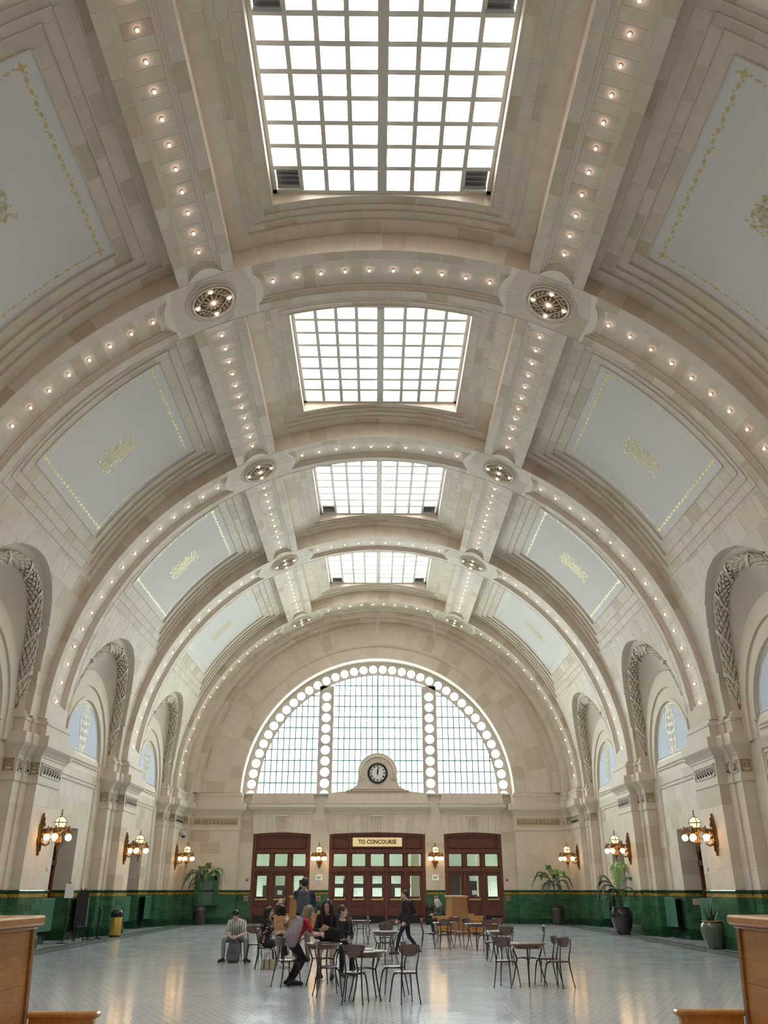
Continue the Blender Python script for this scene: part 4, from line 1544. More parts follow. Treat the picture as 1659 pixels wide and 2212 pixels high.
# central wall between the doors
DOORS = [(-7.13, -3.83, 3), (-2.75, 2.75, 5), (3.83, 7.13, 3)]
cw = MB()
def zdoor(x, x0, x1):
    c, h = (x0 + x1) / 2, (x1 - x0) / 2
    return 4.62 + .09 * (1 - ((x - c) / h) ** 2)
for (a, b) in ((-7.87, -7.13), (-3.83, -2.75), (2.75, 3.83), (7.13, 7.87)):
    cw.add([(a, YC + DEP, 0), (b, YC + DEP, 0), (b, YC + DEP, 6.85), (a, YC + DEP, 6.85)], [(0, 1, 2, 3)])
for (a, b, n) in DOORS:
    cw.grid(lambda u, v: (a + (b - a) * u, YC + DEP, zdoor(a + (b - a) * u, a, b) + (6.85 - zdoor(a + (b - a) * u, a, b)) * v), 12, 1)
    cw.grid(lambda u, v: (a + (b - a) * u, YC - .03 + .4 * v, zdoor(a + (b - a) * u, a, b) + .0), 12, 1)
    for x in (a, b):
        cw.add([(x, YC, 0), (x, YC + .4, 0), (x, YC + .4, 4.63), (x, YC, 4.63)], [(0, 1, 2, 3)])
    # flat-arch voussoirs
    nv = 9 if n == 3 else 15
    c = (a + b) / 2
    for i in range(nv):
        u0, u1 = a + (b - a) * i / nv, a + (b - a) * (i + 1) / nv
        sl = .16
        def fv(x, v, h):
            z0 = zdoor(x, a, b); z1 = 5.74
            return (x + (x - c) * sl * v * .5, YC - .05 - h, z0 + (z1 - z0) * v)
        est.patch(fv, u0, u1, 0, 1, 2, 1, dep=.06, gu=.004)
cw.build('wall_shell', MORTAR, wb)
for (a, b) in ((-7.85, -7.13), (-3.83, -2.75), (2.75, 3.83), (7.13, 7.85)):
    zs = [1.68 + .62 * i for i in range(9)]
    zs[-1] = 6.74
    for i, (z0, z1) in enumerate(zip(zs, zs[1:])):
        est.patch(lambda x, z, h: (x, YC - h, z), a, b, z0, z1, gu=.003, gv=.005)
est.finish(wb, STONE, 298)

CORN = [(5.70, 0), (5.74, .05), (5.80, .05), (5.86, .10), (5.92, .20), (6.0, .27), (6.03, .30), (6.06, .33), (6.22, .33), (6.26, .12), (6.27, -.1)]
for (a, b) in ((-7.14, -3.88), (-2.74, 2.74), (3.88, 7.14)):
    m = MB()
    loft_path(m, [(b, YC + .05), (b, YC - .05), (a, YC - .05), (a, YC + .05)], CORN, 1)
    m.build('door_cornice', PLAIN, wb)
    w = .19
    A_, B_ = a - .34, b + .34
    cur = [(w * math.sin(R(q)), .50 * (1 - math.cos(R(q)))) for q in (0, 20, 40, 60, 75, 90)]
    pts = [(B_ - dx, 6.26 + dz) for dx, dz in cur] + [(B_ - w, 6.78), (A_ + w, 6.78)] + [(A_ + dx, 6.26 + dz) for dx, dz in reversed(cur)]
    MB().prism(pts, YC - .26, YC + .1).build('parapet', STONE, wb)
MB().box((0, 51.25, 6.81), (15.7, .55, .09)).build('window_sill', PLAIN, wb)
# keystones with bead strings over the doors
for (a, b, n) in DOORS:
    c = (a + b) / 2
    k = MB().prism([(c - .24, 4.76), (c + .24, 4.76), (c + .28, 5.55), (c - .28, 5.55)], YC - .16, YC)
    k.box((c, YC - .1, 5.62), (.66, .24, .12))
    ko = k.build('keystone', PLAIN, wb)
    for q in (-1, 0, 1):
        bd = MB()
        for j in range(7):
            bd.ball((c + q * .145, YC - .165, 5.44 - j * .088), .05 - .003 * j, 8, 6)
        bd.build('bead_string', ORN, ko, smooth=True)

# unseen backing added round the window and above the vault to stop light leaks
ow = MB()
ow.grid(lambda u, v: (13.2 * math.cos(R(180 * u)) * v + 7.95 * math.cos(R(180 * u)) * (1 - v), 51.75, ZC + (13.2 * v + 7.98 * (1 - v)) * math.sin(R(180 * u))), 60, 1)
ow.box((-10.4, 51.75, 3.4), (5.4, .2, 6.9)).box((10.4, 51.75, 3.4), (5.4, .2, 6.9)).box((0, 51.75, 5.78), (15.8, .2, 2.0))
ow.box((-3.29, 51.6, 2.5), (1.0, .2, 5)).box((3.29, 51.6, 2.5), (1.0, .2, 5))
ow.build('light_tight_wall', MORTAR, wb)

# great window: pierced iron frame, glazing bars, panes -----------------
WIN_N[0] += 1
gw = struct('window_%d' % WIN_N[0], 'great semicircular end window with pierced circles in its frame', 'window')
def cell(mb, f, rc, n=16, th=.14):
    """square cell [-1,1]^2 with a round hole; f maps (u,v) -> (x,z)"""
    sq = []; ci = []
    for k in range(n):
        a = 2 * math.pi * (k + .0) / n + math.pi / n * 0
        c, s_ = math.cos(a), math.sin(a)
        q = 1 / max(abs(c), abs(s_))
        sq.append((c * q, s_ * q)); ci.append((c, s_))
    v = []
    for y in (YWN, YWN + th):
        v += [(f(*p)[0], y, f(*p)[1]) for p in sq]
        o = Vector(f(0, 0))
        for p in sq:
            d = (Vector(f(*p)) - o).normalized() * rc
            v.append((o.x + d.x, y, o.y + d.y))
    fc = []
    for k in range(n):
        k2 = (k + 1) % n
        fc += [(k, k2, n + k2, n + k), (2 * n + k, 3 * n + k, 3 * n + k2, 2 * n + k2), (n + k, n + k2, 3 * n + k2, 3 * n + k)]
    mb.add(v, fc)
disc = None
def hole_pane(o, rc):
    global disc
    if disc is None:
        disc = MB().prism([(rc * math.cos(2 * math.pi * k / 14), rc * math.sin(2 * math.pi * k / 14)) for k in range(14)], -.005, .005).build('round_pane', GLASSW, gw)
        d = disc
    else:
        d = disc.copy(); COL.objects.link(d)
    d.location = (o[0], YWN + .07, o[1])
RI, RO = 7.12, 7.96
NC = 39
rm = MB()
da = 180 / NC / 2
for i in range(NC + 1):
    t = 180 * i / NC
    def f(u, v, t=t):
        a = R(t + da * u); r_ = (RI + RO) / 2 + (RO - RI) / 2 * v
        tt = Vector((-math.sin(R(t)), math.cos(R(t))))
        if abs(u) < 1e-9 and abs(v) < 1e-9:
            return (7.50 * math.cos(R(t)), ZC + 7.50 * math.sin(R(t)))
        return (r_ * math.cos(a), ZC + r_ * math.sin(a))
    cell(rm, f, .25)
    hole_pane((7.50 * math.cos(R(t)), ZC + 7.50 * math.sin(R(t))), .252)
rm.build('pierced_arch_frame', FRAMEW, gw)
MXC, MXW = 3.16, .86
for s_ in (-1, 1):
    mm = MB(); sp = .64
    for i in range(11):
        z0 = 6.82 + sp * i
        if z0 - .2 > ZC + math.sqrt(RI ** 2 - 3.6 ** 2): break
        cell(mm, lambda u, v: (s_ * MXC + MXW / 2 * u, z0 + sp / 2 * v), .262)
        hole_pane((s_ * MXC, z0), .252)
    zt = 6.82 + sp * 9 + sp / 2
    mm.box((s_ * MXC, YWN + .07, zt + .17), (MXW, .14, .36))
    for q in (-1, 1):
        mm.box((s_ * MXC + q * MXW / 2, YWN - .01, (6.8 + zt) / 2 + .2), (.05, .18, zt - 6.4))
    for i in (1, 4, 7):
        mm.box((s_ * MXC, YWN - .02, 6.82 + sp * (i + .5)), (MXW, .05, .04))
    mm.build('pierced_mullion', FRAMEW, gw)
zrow = [6.84 + .645 * j for j in range(13)]
def ztop(x):
    return ZC + math.sqrt(max(0, (RI + .02) ** 2 - x * x))
full = {}
for (xa, xb, n) in ((-2.73, 2.73, 16), (-7.1, -3.59, 10), (3.59, 7.1, 10)):
    xs = [xa + (xb - xa) * i / n for i in range(n + 1)]
    for i in range(1, n):
        zt = ztop(xs[i])
        w = .095 if abs(xs[i]) < .01 else .07
        MB().box((xs[i], YWN + .08, (6.84 + zt) / 2), (w, .05, zt - 6.84)).build('glazing_bar', TEAL, gw)
    for z in zrow[1:]:
        hx = math.sqrt(max(0, (RI + .02) ** 2 - (z - ZC) ** 2)) if z - ZC < RI else 0
        a, b = max(xa, -hx), min(xb, hx)
        if b - a > .1:
            MB().box(((a + b) / 2, YWN + .08, z), (b - a, .045, .07)).build('glazing_bar', TEAL, gw)
    for i in range(n):
        for z0, z1 in zip(zrow, zrow[1:]):
            x0, x1 = xs[i] + .012, xs[i + 1] - .012
            ts = [min(z1 - .012, ztop(x0 + (x1 - x0) * q / 3)) for q in range(4)]
            if max(ts) <= z0 + .03: continue
            if min(ts) >= z1 - .013:
                key = round(x1 - x0, 3)
                if key not in full:
                    full[key] = MB().box((0, 0, 0), (x1 - x0, .008, z1 - z0 - .024)).build('pane', GLASSW, gw)
                    o = full[key]
                else:
                    o = full[key].copy(); COL.objects.link(o)
                o.location = ((x0 + x1) / 2, YWN + .08, (z0 + z1) / 2)
            else:
                pts = [(x0, z0 + .012), (x1, z0 + .012)] + [(x0 + (x1 - x0) * q / 3, max(z0 + .014, ts[q])) for q in (3, 2, 1, 0)]
                MB().prism(pts, YWN + .076, YWN + .084).build('pane', GLASSW, gw)

# ------------------------------------------------------------------ text
def text_obj(name, s, size, mat, parent, M, ext=.004, sx=1.0):
    c = bpy.data.curves.new(name, 'FONT')
    c.body = s; c.size = size; c.align_x = 'CENTER'; c.align_y = 'CENTER'; c.extrude = ext; c.offset = .012 * size / .3; c.resolution_u = 2
    t = bpy.data.objects.new(name, c)
    COL.objects.link(t)
    bpy.context.view_layer.update()
    me = bpy.data.meshes.new_from_object(t.evaluated_get(bpy.context.evaluated_depsgraph_get()))
    bpy.data.objects.remove(t)
    me.materials.clear(); me.materials.append(mat)
    o = bpy.data.objects.new(name, me)
    COL.objects.link(o)
    o.parent = parent
    o.matrix_local = M @ Matrix.Diagonal((sx, 1, 1, 1))
    return o
UP = Matrix.Rotation(R(90), 4, 'X')            # text stands upright facing the viewer

# ------------------------------------------------------------------ clock
hs = MB()
pts = [(-3.0, 6.85), (3.0, 6.85), (1.78, 6.98), (1.78, 7.0), (1.62, 7.0), (1.62, 7.1), (1.45, 7.1), (1.45, 7.17)]
for q in range(7):
    a = R(90 * q / 6)
    pts.append((1.45 - .28 * math.sin(a), 7.17 + .45 * (1 - math.cos(a))))
for q in range(25):
    a = R(-8 + 196 * q / 24)
    pts.append((1.17 * math.cos(a), 7.98 + 1.17 * math.sin(a)))
for q in range(6, -1, -1):
    a = R(90 * q / 6)
    pts.append((-(1.45 - .28 * math.sin(a)), 7.17 + .45 * (1 - math.cos(a))))
pts += [(-1.45, 7.17), (-1.45, 7.1), (-1.62, 7.1), (-1.62, 7.0), (-1.78, 7.0), (-1.78, 6.98)]
hs.prism(pts, 51.0, 51.36)
for (w, z, d) in ((3.7, 7.0, .5), (3.2, 7.09, .44)):
    hs.box((0, 51.12, z), (w, d, .05))
ho = hs.build('clock_housing', STONE, wb)
vm = MB()
path = [(.96 * math.cos(R(a)), 50.98, 7.98 + .96 * math.sin(R(a))) for a in range(-6, 187, 6)]
vm.tube(path, .055, 8)
for s_ in (-1, 1):
    sp_ = []
    for i in range(26):
        a = i * .42
        r_ = .155 * (1 - i / 27)
        sp_.append((s_ * (.96 + .06 - r_ * math.cos(a) * 1.0 - .02), 50.97, 7.74 - r_ * math.sin(a)))
    vm.tube(sp_, [.045 - .0008 * i for i in range(26)], 6)
vm.build('volute_moulding', PLAIN, ho, smooth=True)
ck = thing('clock', 'round white wall clock with black rim and roman numerals, hands at twelve', 'clock', (0, 50.99, 7.98))
MB().prism([(.5 * math.cos(2 * math.pi * k / 40), .5 * math.sin(2 * math.pi * k / 40)) for k in range(40)], -.03, 0).build('dial', WHITEP, ck)
rm = MB()
n = 48
pr = [(.47, -.03), (.49, -.075), (.55, -.085), (.59, -.05), (.60, 0)]
rm.grid(lambda u, v: (pr[round(v * 4)][0] * math.cos(2 * math.pi * u), pr[round(v * 4)][1], pr[round(v * 4)][0] * math.sin(2 * math.pi * u)), n, 4)
rm.build('rim', BLACK, ck, smooth=True)
for i, s_ in enumerate(('XII', 'I', 'II', 'III', 'IIII', 'V', 'VI', 'VII', 'VIII', 'IX', 'X', 'XI')):
    a = -30 * i
    text_obj('numeral', s_, .15, BLACK, ck, Matrix.Rotation(R(-a), 4, 'Y') @ Matrix.Translation((0, -.036, .385)) @ UP, .002, .8 if len(s_) > 2 else 1)
for nm, L, w, a in (('hour_hand', .26, .045, 2), ('minute_hand', .40, .032, 7)):
    h_ = MB().prism([(-w * .4, -.12), (w * .4, -.12), (w, .02), (w * .9, L * .7), (0, L), (-w * .9, L * .7), (-w, .02)], -.062 if L > .3 else -.052, -.05 if L > .3 else -.04)
    o = h_.build(nm, BLACK, ck); o.rotation_euler = (0, R(a), 0)

# ------------------------------------------------------------------ concourse behind the doors
cwall = pmat('pale_green_grey_wall', (.50, .56, .50), .7)
co = struct('wall_concourse', 'pale green-grey concourse seen through the door glass', 'wall')
MB().box((0, 57.2, 2.6), (18, .2, 5.2)).box((-9, 54.5, 2.6), (.2, 5.4, 5.2)).box((9, 54.5, 2.6), (.2, 5.4, 5.2)).build('concourse_wall', cwall, co)
MB().box((0, 54.4, 5.3), (18, 5.8, .15)).build('concourse_ceiling', cwall, co)
for x in (-5.4, 0, 5.4):  # added lamps, put in to light the concourse behind the door glass
    la = bpy.data.lights.new('concourse_fill', 'AREA'); la.shape = 'RECTANGLE'; la.size = 3.0; la.size_y = .6
    la.energy = 48; la.color = (1, .96, .86)
    lo_ = bpy.data.objects.new('concourse_fill', la); COL.objects.link(lo_); lo_.location = (x, 54.6, 5.15); lo_.parent = co
MB().box((-3.6, 55.2, 2.4), (.5, .5, 5.1)).box((2.3, 55.2, 2.4), (.5, .5, 5.1)).box((6.4, 55.6, 2.4), (.5, .5, 5.1)).build('concourse_column', PLAIN, co)
MB().box((-.3, 56.6, 1.93), (6.0, .2, .24)).build('concourse_beam', IRON, co)
for x, w, h in ((-6.1, 1.9, 1.95), (-1.9, .4, 2.3), (4.4, 1.5, 2.6), (.9, .4, 2.0), (5.9, .9, 2.2)):
    MB().box((x, 56.4, h / 2), (w, .5, h)).build('concourse_dark_block', IRON, co)  # black blocks added to darken the lower part of the door glass

# ------------------------------------------------------------------ wooden door groups
for gi, (a, b, n) in enumerate(DOORS):
    d = struct('door_%d' % (gi + 1), 'red-brown wooden doors of the end wall, %s' % ['left one with three leaves', 'middle one with five leaves under the sign', 'right one with three leaves'][gi], 'door')
    Y = YC + .13
    fr = MB()
    w = b - a
    lw = (w - .2) / n
    for x in (a + .095, b - .095):
        fr.box((x, Y, 2.31), (.19, .22, 4.62))
    for i in range(1, n):
        fr.box((a + .1 + lw * i, Y - .01, 1.85), (.13, .22, 3.7))
    for z, h in ((2.76, .17), (3.70, .17)):
        fr.box(((a + b) / 2, Y - .02, z), (w, .24, h))
    fr.box(((a + b) / 2, Y - .05, 3.79), (w, .2, .04)).box(((a + b) / 2, Y - .05, 2.66), (w, .2, .03))
    fr.build('door_frame', WOODR, d)
    # header: arched board with raised panels
    hd = MB()
    m = 16
    def fh(y):
        return lambda u, v: (a + w * u, y, 3.7 + (zdoor(a + w * u, a, b) - 3.7) * v)
    hd.grid(fh(Y + .02), m, 1)
    hd.build('header_board', WOODR, d)
    mo = MB()
    pan = [(a + .3, b - .3)] if n == 3 else [(a + .22, -1.65), (1.65, b - .22)]
    for (pa, pb) in pan:
        zt = 4.42
        for (x0, x1, z0, z1) in ((pa, pb, 3.88, 3.93), (pa, pb, zt, zt + .05), (pa, pa + .05, 3.88, zt + .05), (pb - .05, pb, 3.88, zt + .05)):
            mo.box(((x0 + x1) / 2, Y - .01, (z0 + z1) / 2), (x1 - x0, .07, z1 - z0))
    for s_ in ((-1, 1) if n == 5 else ()):
        mo.box((s_ * 1.55, Y - .03, 4.15), (.12, .1, .85))
    am = MB().grid(lambda u, v: (a + w * u, Y - .09 + .12 * (v > .9), zdoor(a + w * u, a, b) - .16 * (v < .6)), m, 3)
    mo.add(am.v, am.f)
    mo.build('panel_moulding', WOODR, d)
    for i in range(n):
        cx = a + .1 + lw * (i + .5)
        tw = lw - .16
        t_ = MB(); tw += .036
        for (x0, x1, z0, z1) in ((-tw / 2, tw / 2, 2.85, 2.93), (-tw / 2, tw / 2, 3.56, 3.62), (-tw / 2, -tw / 2 + .1, 2.85, 3.62), (tw / 2 - .1, tw / 2, 2.85, 3.62)):
            t_.box((cx + (x0 + x1) / 2, Y, (z0 + z1) / 2), (x1 - x0, .1, z1 - z0))
        to = t_.build('transom_frame', WOODR, d)
        MB().box((cx, Y + .02, 3.245), (tw - .2, .012, .63)).build('pane', GLASSG, to)
        tw -= .036
        # leaf
        L = MB()
        g0, g1, gz0, gz1 = -.265, .265, 1.36, 2.42
        hw = tw / 2 + .018
        L.box((cx, Y + .01, (2.69 + gz1) / 2), (2 * hw, .07, 2.69 - gz1)).box((cx, Y + .01, 1.12), (2 * hw, .07, .48)).box((cx, Y + .01, .235), (2 * hw, .07, .47))
        for s_ in (-1, 1):
            L.box((cx + s_ * (hw + g1) / 2, Y + .01, (gz0 + gz1) / 2), (hw - g1, .07, gz1 - gz0))
            L.box((cx + s_ * (hw - .09), Y + .01, .68), (.18, .07, .46))
        L.box((cx, Y + .03, .68), (2 * hw - .36, .03, .44)).box((cx, Y + .012, .68), (2 * hw - .5, .05, .30))
        for (x0, x1, z0, z1) in ((g0 - .04, g1 + .04, gz0 - .05, gz0), (g0 - .04, g1 + .04, gz1, gz1 + .05), (g0 - .05, g0, gz0 - .05, gz1 + .05), (g1, g1 + .05, gz0 - .05, gz1 + .05)):
            L.box((cx + (x0 + x1) / 2, Y - .03, (z0 + z1) / 2), (x1 - x0, .03, z1 - z0))
        lo = L.build('door_leaf', WOODR, d)
        MB().box((cx, Y + .02, (gz0 + gz1) / 2), (g1 - g0, .012, gz1 - gz0)).build('pane', GLASSG, lo)
        gr = MB()
        for q in range(5):
            gr.box((cx - .2 + .1 * q, Y + .07, (gz0 + gz1) / 2), (.014, .014, gz1 - gz0))
        for z in (gz1 - .13, gz1 - .25):
            gr.box((cx, Y + .07, z), (g1 - g0, DEP, DEP))
        gr.build('grille', IRON, lo)
        kp = MB().box((cx, Y - .03, .22), (2 * hw - .04, .012, .36)).build('kick_plate', BLACK, lo)
        pb = MB().box((cx + .0, Y - .12, 1.21), (.62, .06, .085), bev=.02)
        pb.box((cx + .30, Y - .08, 1.24), (.07, .12, .17), bev=.015).box((cx - .30, Y - .08, 1.21), (.05, .1, .09))
        pb.build('push_bar', BRASS, lo)
        if n == 3 and i == 1:
            MB().box((cx, Y + .005, 1.56), (.26, .008, .22)).build('paper_notice', WHITEP, lo)
# backlit sign
SIGNM = pmat('backlit_cream_sign', (.80, .66, .38), .4, emit=(1, .74, .36), estr=.32)
sg = thing('concourse_sign', 'glowing cream sign lettered TO CONCOURSE above the middle doors', 'sign', (0, YC + .08, 4.2))
MB().box((0, 0, 0), (2.84, .10, .50), bev=.02).build('sign_panel', SIGNM, sg)
fb = MB()
for (x, z, w_, h_) in ((0, .27, 2.95, .05), (0, -.27, 2.95, .05), (-1.45, 0, .05, .58), (1.45, 0, .05, .58)):
    fb.box((x, -.01, z), (w_, .14, h_))
fb.build('sign_frame', WOODR, sg)
LETT = pmat('brown_lettering', (.20, .11, .03), .4)
to_ = text_obj('lettering', 'TO CONCOURSE', .31, LETT, sg, Matrix.Translation((0, -.055, 0)) @ UP, .004, 1.0)
bb = [v.co for v in to_.data.vertices]
wd = max(v.x for v in bb) - min(v.x for v in bb)
to_.matrix_local = Matrix.Translation((0, -.055, 0)) @ UP @ Matrix.Diagonal((2.2 / wd, 1, 1, 1))
# make the letters bolder
for off in (-.012, .012):
    c2 = to_.copy(); COL.objects.link(c2); c2.matrix_local = Matrix.Translation((off, 0, 0)) @ to_.matrix_local

EXW = pmat('lit_exit_panel', (.8, .82, .76), .4, emit=(.9, 1, .85), estr=.25)
EXG = pmat('exit_green', (.02, .16, .06), .5)
for s_, nm in ((-1, 'left'), (1, 'right')):
    e = thing('exit_sign', 'small white EXIT sign on the pilaster %s of the middle doors' % nm, 'sign', (s_ * 3.29, YC - .04, 2.33), 0, 'exit signs')
    MB().box((0, 0, 0), (.36, .07, .27), bev=.01).build('sign_panel', EXW, e)
    text_obj('lettering', 'EXIT', .19, EXG, e, Matrix.Translation((0, -.038, -.01)) @ UP @ Matrix.Diagonal((.62, 1.0, 1, 1)), .003)

# ------------------------------------------------------------------ wainscot of the end wall
wr = struct('baseboard_back', 'green glazed tile wainscot of the end wall', 'wainscot')
chs = [[(10.6, YE), (7.85, YE), (7.85, YC), (7.13, YC), (7.13, YC + .2)], [(3.83, YC + .2), (3.83, YC), (2.75, YC), (2.75, YC + .2)],
       [(-2.75, YC + .2), (-2.75, YC), (-3.83, YC), (-3.83, YC + .2)], [(-7.13, YC + .2), (-7.13, YC), (-7.85, YC), (-7.85, YE), (-10.6, YE)]]
wainscot(chs, 1, wr)

# ------------------------------------------------------------------ sconces
def make_sconce(th0):
    r = empty('wall_sconce')           # local: -Y points into the room, origin on the wall at globe level
    bp = MB()
    out = [(0, -.66), (.05, -.52), (.10, -.47), (.09, -.40), (.17, -.33), (.20, -.2), (.16, -.1), (.19, .1), (.17, .25), (.10, .32), (.09, .42), (.05, .47), (0, .62)]
    poly = out + [(-x, z) for x, z in reversed(out[1:-1])]
    bp.prism(poly, -.07, 0)
    bp.prism([(x * .62, z * .8) for x, z in poly], -.11, -.07)
    for z, q in ((-.28, .07), (.0, .09), (.28, .06)):
        bp.ball((0, -.12, z), q, 10, 6, sc_=(1, .5, 1))
    bp.build('backplate', BRONZE, r, smooth=False)
    ar = MB()
    ar.tube([(0, -.08, -.28), (0, -.22, -.36), (0, -.34, -.30), (0, -.30, -.18), (0, -.20, -.16)], [.035, .035, .03, .025, .015], 8)
    ar.tube([(0, -.08, .08), (0, -.25, .13), (0, -.45, .08), (0, -.62, .05)], [.045, .04, .035, .035], 8)
    ar.tube([(0, -.08, -.10), (0, -.30, -.16), (0, -.52, -.12), (0, -.62, -.15)], [.03, .028, .025, .025], 8)
    ar.build('arm', GOLD, r, smooth=True)
    st = MB().lathe([(.004, -.55), (.03, -.53), (.012, -.49), (.045, -.46), (.012, -.42), (.05, -.37), (.10, -.30), (.11, -.25), (.085, -.22), (.10, -.17), (.07, -.05), (.065, .05), (.12, .09), (.20, .12), (.21, .15), (.17, .17), (.14, .19)], 16, (0, -.62, 0))
    st.build('stem', BRONZE, r, smooth=True)
    g = MB().ball((0, -.62, .33), .175, 18, 12).build('dome_globe', GLOBE2, r, smooth=True)
    cg = MB()
    for a in (0, 90):
        c_, s_ = math.cos(R(a)), math.sin(R(a))
        cg.tube([(.185 * math.cos(R(q)) * c_, -.62 + .185 * math.cos(R(q)) * s_, .33 + .185 * math.sin(R(q))) for q in range(-40, 221, 13)], .013, 6)
    cg.tube([(.187 * math.cos(R(q)), -.62 + .187 * math.sin(R(q)), .33) for q in range(0, 361, 15)], .016, 6)
    cg.build('cage', BRONZE, r, smooth=True)
    MB().lathe([(.06, .50), (.065, .515), (.02, .53), (.015, .57), (.03, .60), (.012, .63), (.012, .66), (.028, .69), (.012, .72), (.003, .74)], 10, (0, -.62, 0)).build('finial', BRONZE, r, smooth=True)
    for i in range(5):
        a = R(90 + 72 * i + th0)
        x, y = .36 * math.cos(a), -.62 - .36 * math.sin(a)
        h = MB().tube([(0 + .15 * math.cos(a), -.62 - .15 * math.sin(a), .1), (x * .8, -.62 + (y + .62) * .8, .16), (x, y, .12), (x, y, .06)], [.03, .03, .028, .03], 7)
        h.lathe([(.03, .10), (.10, .06), (.105, .02), (.085, .0), (.07, -.03)], 12, (x, y, 0)).lathe([(.085, .06), (.05, .14), (.015, .17), (.025, .2), (.003, .24)], 10, (x, y, 0))
        ho_ = h.build('globe_holder', BRONZE, r, smooth=True)
        MB().ball((x, y, -.115), .10, 14, 10).build('small_globe', GLOBE, ho_, smooth=True)
    return r
sco = make_sconce(18)
SC = []
for k, nm in ((2, 'nearest'), (3, 'second'), (4, 'farthest')):
    for sx in (-1, 1):
        SC.append(((sx * XM, RIB[k] + .95, 3.34), R(-90) if sx > 0 else R(90), 'gilded five-globe wall sconce on the %s pier of the %s wall' % (nm, 'left' if sx < 0 else 'right')))
for s_ in (-1, 1):
    SC.append(((s_ * 3.29, YC, 3.42), 0, 'gilded five-globe wall sconce on the pilaster %s of the middle doors' % ('left' if s_ < 0 else 'right')))
for i, (p, rz, lab) in enumerate(SC):
    if i == 6:
        sco = make_sconce(0)
    o = sco if i in (0, 6) else copy_tree(sco)
    o.location = p
    o.rotation_euler = (0, 0, rz)
    tag(o, lab, 'sconce', 'gilded wall sconces')

# ------------------------------------------------------------------ small fittings
REDP = pmat('red_alarm_plastic', (.35, .03, .03), .4)
FRM = pmat('beige_fitting', (.55, .48, .38), .5)
def fa(loc, rz, lab, pull):
    t = thing('fire_alarm_pull' if pull else 'fire_alarm_strobe', lab, 'fire alarm', loc, rz)
    if pull:
        MB().box((0, -.02, 0), (.22, .04, .27), bev=.01).build('frame', FRM, t)
        MB().box((0, -.05, 0), (.15, .04, .20), bev=.01).build('case', REDP, t)
        MB().box((0, -.08, -.01), (.06, .03, .04)).build('handle', WHITEP, t)
    else:
        MB().box((0, -.03, 0), (.15, .06, .13), bev=.01).build('case', REDP, t)
        MB().box((0, -.07, .02), (.09, .03, .03)).build('lens', WHITEP, t)
for x, lab in ((-7.33, 'left of the left door group'), (7.33, 'right of the right door group')):
    fa((x, YC, 2.22), 0, 'small red alarm strobe %s' % lab, False)
for x, lab in ((-7.35, 'on green tiles left of the left door group'), (-3.29, 'on green tiles between left and middle door groups'), (3.29, 'on green tiles between middle and right door groups'), (7.35, 'on green tiles right of the right door group')):
    fa((x, YC - .03, 1.25), 0, 'red fire alarm pull box %s' % lab, True)
for sx, nm in ((-1, 'left'), (1, 'right')):
    fa((sx * XW, 31.6, 2.35), R(-90) * sx, 'red alarm strobe beside the nearer doorway of the %s wall' % nm, False)
cmt = thing('dome_camera', 'grey dome security camera under the frieze of the farthest left pier', 'camera', (-XM, 48.9, 4.50), R(90))
MB().box((0, -.05, .06), (.10, .10, .12)).build('bracket', pmat('grey_plastic', (.45, .46, .47), .4), cmt)
MB().lathe([(.02, .13), (.10, .12), (.15, .06), (.16, -.06), (.15, -.10)], 16, (0, -.22, 0)).build('housing', bpy.data.materials['grey_plastic'], cmt, smooth=True)
MB().ball((0, -.22, -.11), .115, 14, 8, sc_=(1, 1, .8)).build('dome', BLACK, cmt, smooth=True)
for x, zt in ((-7.35, 14.75), (-3.45, 16.92), (0.0, 17.46), (3.45, 16.92), (7.35, 14.75)):
    nm = {-7.35: 'far left', -3.45: 'left of centre', 0.0: 'at the crown', 3.45: 'right of centre', 7.35: 'far right'}[x]
    t = thing('hanging_rod', 'pair of slim rods hanging from the farthest arch, %s' % nm, 'rod', (x, 49.2, zt - 1.5), 0, 'hanging rods under the last arch')
    for dx in (-.055, .055):
        MB().tube([(dx, 0, 0), (dx, 0, 1.5)], .024, 8).build('rod', FRAMEW, t)
    MB().box((0, 0, .05), (.17, .05, .05)).box((0, 0, 1.42), (.17, .05, .05)).build('clamp', FRAMEW, t)

# green tiled niche on the left of the end wall
nc = thing('wall_niche', 'green tiled wall niche with shelf and mosaic arch, behind the left palm', 'niche', (-9.43, YE, 0))
m = MB()
for (x0, x1, z0, z1) in ((-.66, -.42, .93, 2.42), (.42, .66, .93, 2.42), (-.66, .66, 2.2, 2.42)):
    n_ = max(1, round((z1 - z0) / .25)) if x1 - x0 < .5 else 1
    w_ = max(1, round((x1 - x0) / .3))
    for i in range(n_):
        for j in range(w_):
            xa, xb = x0 + (x1 - x0) * j / w_, x0 + (x1 - x0) * (j + 1) / w_
            MB().box(((xa + xb) / 2, -.06, z0 + (z1 - z0) * (i + .5) / n_), (xb - xa - .006, .12, (z1 - z0) / n_ - .006), bev=.006).build('tile', GREEN, nc)
MB().box((0, -.022, 1.56), (.86, .004, 1.28)).build('recess', GROUT, nc)
MB().box((0, -.16, .90), (1.36, .32, .07), bev=.02).build('shelf', GREENC, nc)
ab = MB()
pts = [(-.82, 1.70), (-.82, 2.55), (-.48, 2.55)] + [(-.42 * math.cos(R(q)), 2.62 + .36 * math.sin(R(q))) for q in range(0, 181, 15)] + [(.48, 2.55), (.82, 2.55), (.82, 1.70)]
for o_, w_ in ((0, .02), (.10, .02)):
    P_ = [(x * (1 - o_), 0, z - (o_ * .9 if z > 2.5 else 0)) for x, z in pts]
    ab.tube([(x, -.012, z) for x, y, z in P_], w_, 5)
ab.build('mosaic_arch', GOLDP, nc)
